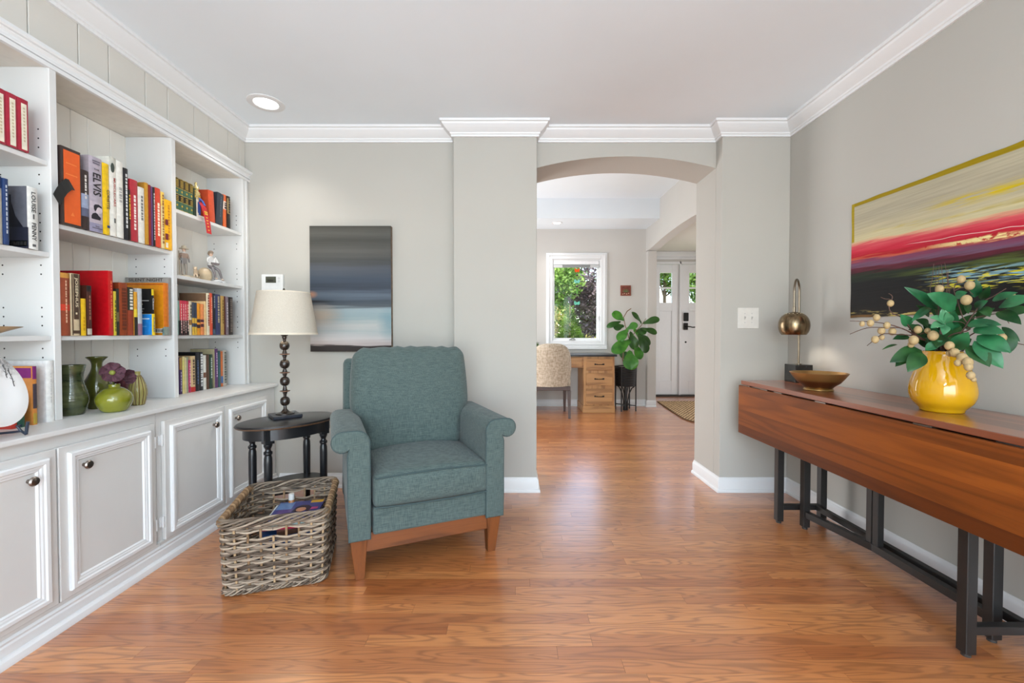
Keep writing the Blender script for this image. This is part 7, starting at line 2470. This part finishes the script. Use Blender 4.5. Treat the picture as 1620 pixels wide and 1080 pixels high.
# ------------------------------------------------------------------ outdoors, seen through the glass
lw = struct('lawn', MB().box(-25, 40, YD + 0.2, 60, -0.75, -0.45), leafy('lawn_grass', (96, 128, 50), (146, 172, 84), 3, 0.9, 0.0))
def leafcloud(blobs, n, size, mat, seed, name, parent, flat=0.5):
    r = random.Random(seed)
    vs, fs = [], []
    for k in range(n):
        cx, cy, cz, rx, ry, rz = r.choice(blobs)
        while True:
            u = Vector((r.uniform(-1, 1), r.uniform(-1, 1), r.uniform(-1, 1)))
            if 0.25 < u.length < 1:
                break
        u = u * (0.65 + 0.35 * r.random()) / max(u.length, 0.4) * u.length ** 0.3
        c = Vector((cx + u.x * rx, cy + u.y * ry, cz + u.z * rz))
        a = Vector((r.uniform(-1, 1), r.uniform(-1, 1), r.uniform(-0.8, 0.8))).normalized()
        nrm = Vector((r.uniform(-1, 1), r.uniform(-1, 1), r.uniform(0.0, 1.5))).normalized()
        b_ = nrm.cross(a)
        if b_.length < 0.01:
            continue
        b_.normalize()
        s = size * r.uniform(0.6, 1.3)
        i0 = len(vs)
        vs += [c - a * s, c + b_ * s * flat, c + a * s, c - b_ * s * flat]
        fs.append((i0, i0 + 1, i0 + 2, i0 + 3))
    mb = MB()
    mb.v, mb.f, mb.m = vs, fs, [0] * len(fs)
    return mb.build(name, mat, parent, normals=False, kind='stuff')
def tree(name, label, x, y, blobs, n, size, mat, trunk_h, trunk_r, seed):
    t = thing(name, label, 'tree', (x, y, -0.45))
    leafcloud(blobs, n, size, mat, seed, 'foliage', t)
    tm = MB().tube([(0, 0, 0), (0.05, 0.02, trunk_h * 0.5), (0, 0, trunk_h)], [trunk_r, trunk_r * 0.8, trunk_r * 0.5], 8)
    r = random.Random(seed)
    for bb in blobs[:6]:
        tm.tube([(0, 0, trunk_h * 0.7), (bb[0] * 0.5, bb[1] * 0.5, (bb[2] + trunk_h * 0.7) / 2), (bb[0], bb[1], bb[2])], [trunk_r * 0.45, trunk_r * 0.3, trunk_r * 0.12], 6)
    tm.build('trunk', plain((74, 60, 48), 0.9, var=0.25, scale=20), t, smooth=True)
    return t
M_T1 = leafy('bright_tree_leaf', (74, 112, 40), (150, 178, 88), 1.4, 0.6, 0.35)
M_T2 = leafy('purple_tree_leaf', (64, 50, 56), (132, 116, 118), 1.2, 0.6, 0.25)
M_T3 = leafy('spruce_needle', (44, 74, 24), (128, 160, 66), 5.0, 0.7, 0.2)
M_T4 = leafy('far_tree_leaf', (52, 84, 34), (116, 146, 66), 0.8, 0.6, 0.3)
tree('green_tree', 'bright green leafy tree filling the upper pane of the study window', 1.35, 15.5, [(-0.6, 0, 3.4, 1.5, 1.3, 0.9), (0.1, -0.4, 3.3, 1.2, 1.2, 0.8), (-0.9, 0.3, 2.7, 1.2, 1.2, 0.8), (0.35, 0, 3.6, 0.9, 1.0, 0.6), (-0.1, -0.2, 2.3, 1.0, 1.0, 0.6)], 7000, 0.075, M_T1, 3.0, 0.14, 1)
tree('purple_tree', 'dark purple-leaved tree in the study window', 3.5, 17.5, [(-0.4, 0, 3.6, 1.7, 1.4, 0.9), (0.4, -0.4, 3.0, 1.7, 1.3, 1.1), (-0.9, 0, 2.2, 1.6, 1.3, 1.0), (0.2, -0.3, 1.3, 1.7, 1.3, 0.9), (-1.3, 0.2, 3.3, 1.0, 1.0, 1.2)], 9000, 0.085, M_T2, 2.6, 0.15, 2)
tree('green_shrub', 'yellow-green shrub behind the spruce in the study window', 1.7, 14.0, [(-0.3, 0, 1.4, 0.8, 0.7, 1.1), (0.9, 0.4, 0.75, 1.0, 0.7, 0.8), (-0.7, 0.3, 0.8, 0.7, 0.6, 0.8)], 3200, 0.06, leafy('shrub_leaf', (88, 96, 40), (160, 150, 88), 2.2, 0.6, 0.3), 0.7, 0.05, 5)
tree('far_tree', 'tall green tree seen through the entry door panes', 7.65, 16.5, [(-0.3, 0, 3.6, 1.3, 1.2, 1.0), (0.5, 0.3, 3.2, 1.2, 1.0, 1.1), (0.1, -0.2, 2.4, 1.2, 1.0, 0.9), (-0.5, 0.2, 4.0, 1.0, 1.0, 0.7)], 6000, 0.085, M_T4, 3.2, 0.12, 3)
tree('far_tree', 'airy tree against the sky in the entry sidelight', 8.3, 23.5, [(-0.4, 0, 4.8, 1.5, 1.2, 0.5), (0.6, 0.3, 4.5, 1.3, 1.0, 0.5), (0.2, -0.2, 5.3, 1.4, 1.0, 0.5), (0.8, 0, 4.0, 0.9, 0.6, 0.5)], 3400, 0.10, M_T4, 5.0, 0.12, 4)
tree('far_tree', 'broad dark tree far behind the purple one', 2.0, 27.0, [(-2.5, 0, 3.0, 3.2, 1.5, 3.0), (1.5, 0.3, 3.0, 3.2, 1.5, 3.0), (4.5, 0, 3.0, 2.6, 1.5, 2.8)], 8000, 0.17, leafy('far_dark_leaf', (40, 62, 30), (84, 110, 52), 0.6, 0.7, 0.25), 5.0, 0.3, 6)
# spruce: tiers of needle sprays
spc = thing('spruce', 'young bright green spruce on the lawn right outside the study window', 'tree', (1.40, 10.4, -0.45))
r = random.Random(12)
mb = MB()
Hs = 2.08
for k in range(15000):
    f = 1 - math.sqrt(r.random())
    a = r.uniform(0, 2 * PI)
    tier = 0.5 + 0.5 * math.cos(f * 2 * PI * 9 + 1.6 * math.sin(a * 7))
    R0 = 0.80 * (1 - f) ** 0.9 * (0.80 + 0.20 * tier) * (0.92 + 0.08 * math.sin(a * 11 + f * 20)) + 0.02
    s = R0 * (1 - 0.35 * r.random() ** 2)
    p0 = Vector((math.cos(a) * s, math.sin(a) * s, 0.10 + (Hs - 0.10) * f))
    an = a + r.uniform(-0.7, 0.7)
    d = Vector((math.cos(an), math.sin(an), r.uniform(-0.1, 0.9))).normalized() * r.uniform(0.05, 0.11)
    sd = Vector((-math.sin(an), math.cos(an), r.uniform(-0.8, 0.8))).normalized() * 0.012
    i0 = len(mb.v)
    mb.v += [tuple(p0 - sd), tuple(p0 + sd), tuple(p0 + d + sd * 0.3), tuple(p0 + d - sd * 0.3)]
    mb.f.append((i0, i0 + 1, i0 + 2, i0 + 3))
    mb.m.append(0)
mb.build('foliage', M_T3, spc, normals=False, kind='stuff')
MB().tube([(0, 0, 0), (0, 0, Hs * 0.6), (0, 0, Hs + 0.12)], [0.05, 0.025, 0.006], 8).build('trunk', plain((120, 98, 66), 0.9), spc, smooth=True)
# neighbour's house: only its pale gable end shows in the sidelight
hs = thing('neighbour_house', 'pale gabled house roof low in the entry sidelight', 'house', (7.6, 29.0, -0.45))
MB().box(-1.9, 3.7, 0, 5, 0, 2.95).build('wall', plain((226, 222, 214), 0.8), hs)
MB().prism([(0.9, 5.4), (4.1, 3.07), (4.1, 2.95), (-2.3, 2.95), (-2.3, 3.07)], 1, -0.3, 5.3).build('roof', plain((222, 214, 206), 0.8), hs)
MB().box(0.6, 1.5, -0.02, 0.0, 1.0, 2.0).build('window', plain((70, 80, 90), 0.2), hs)
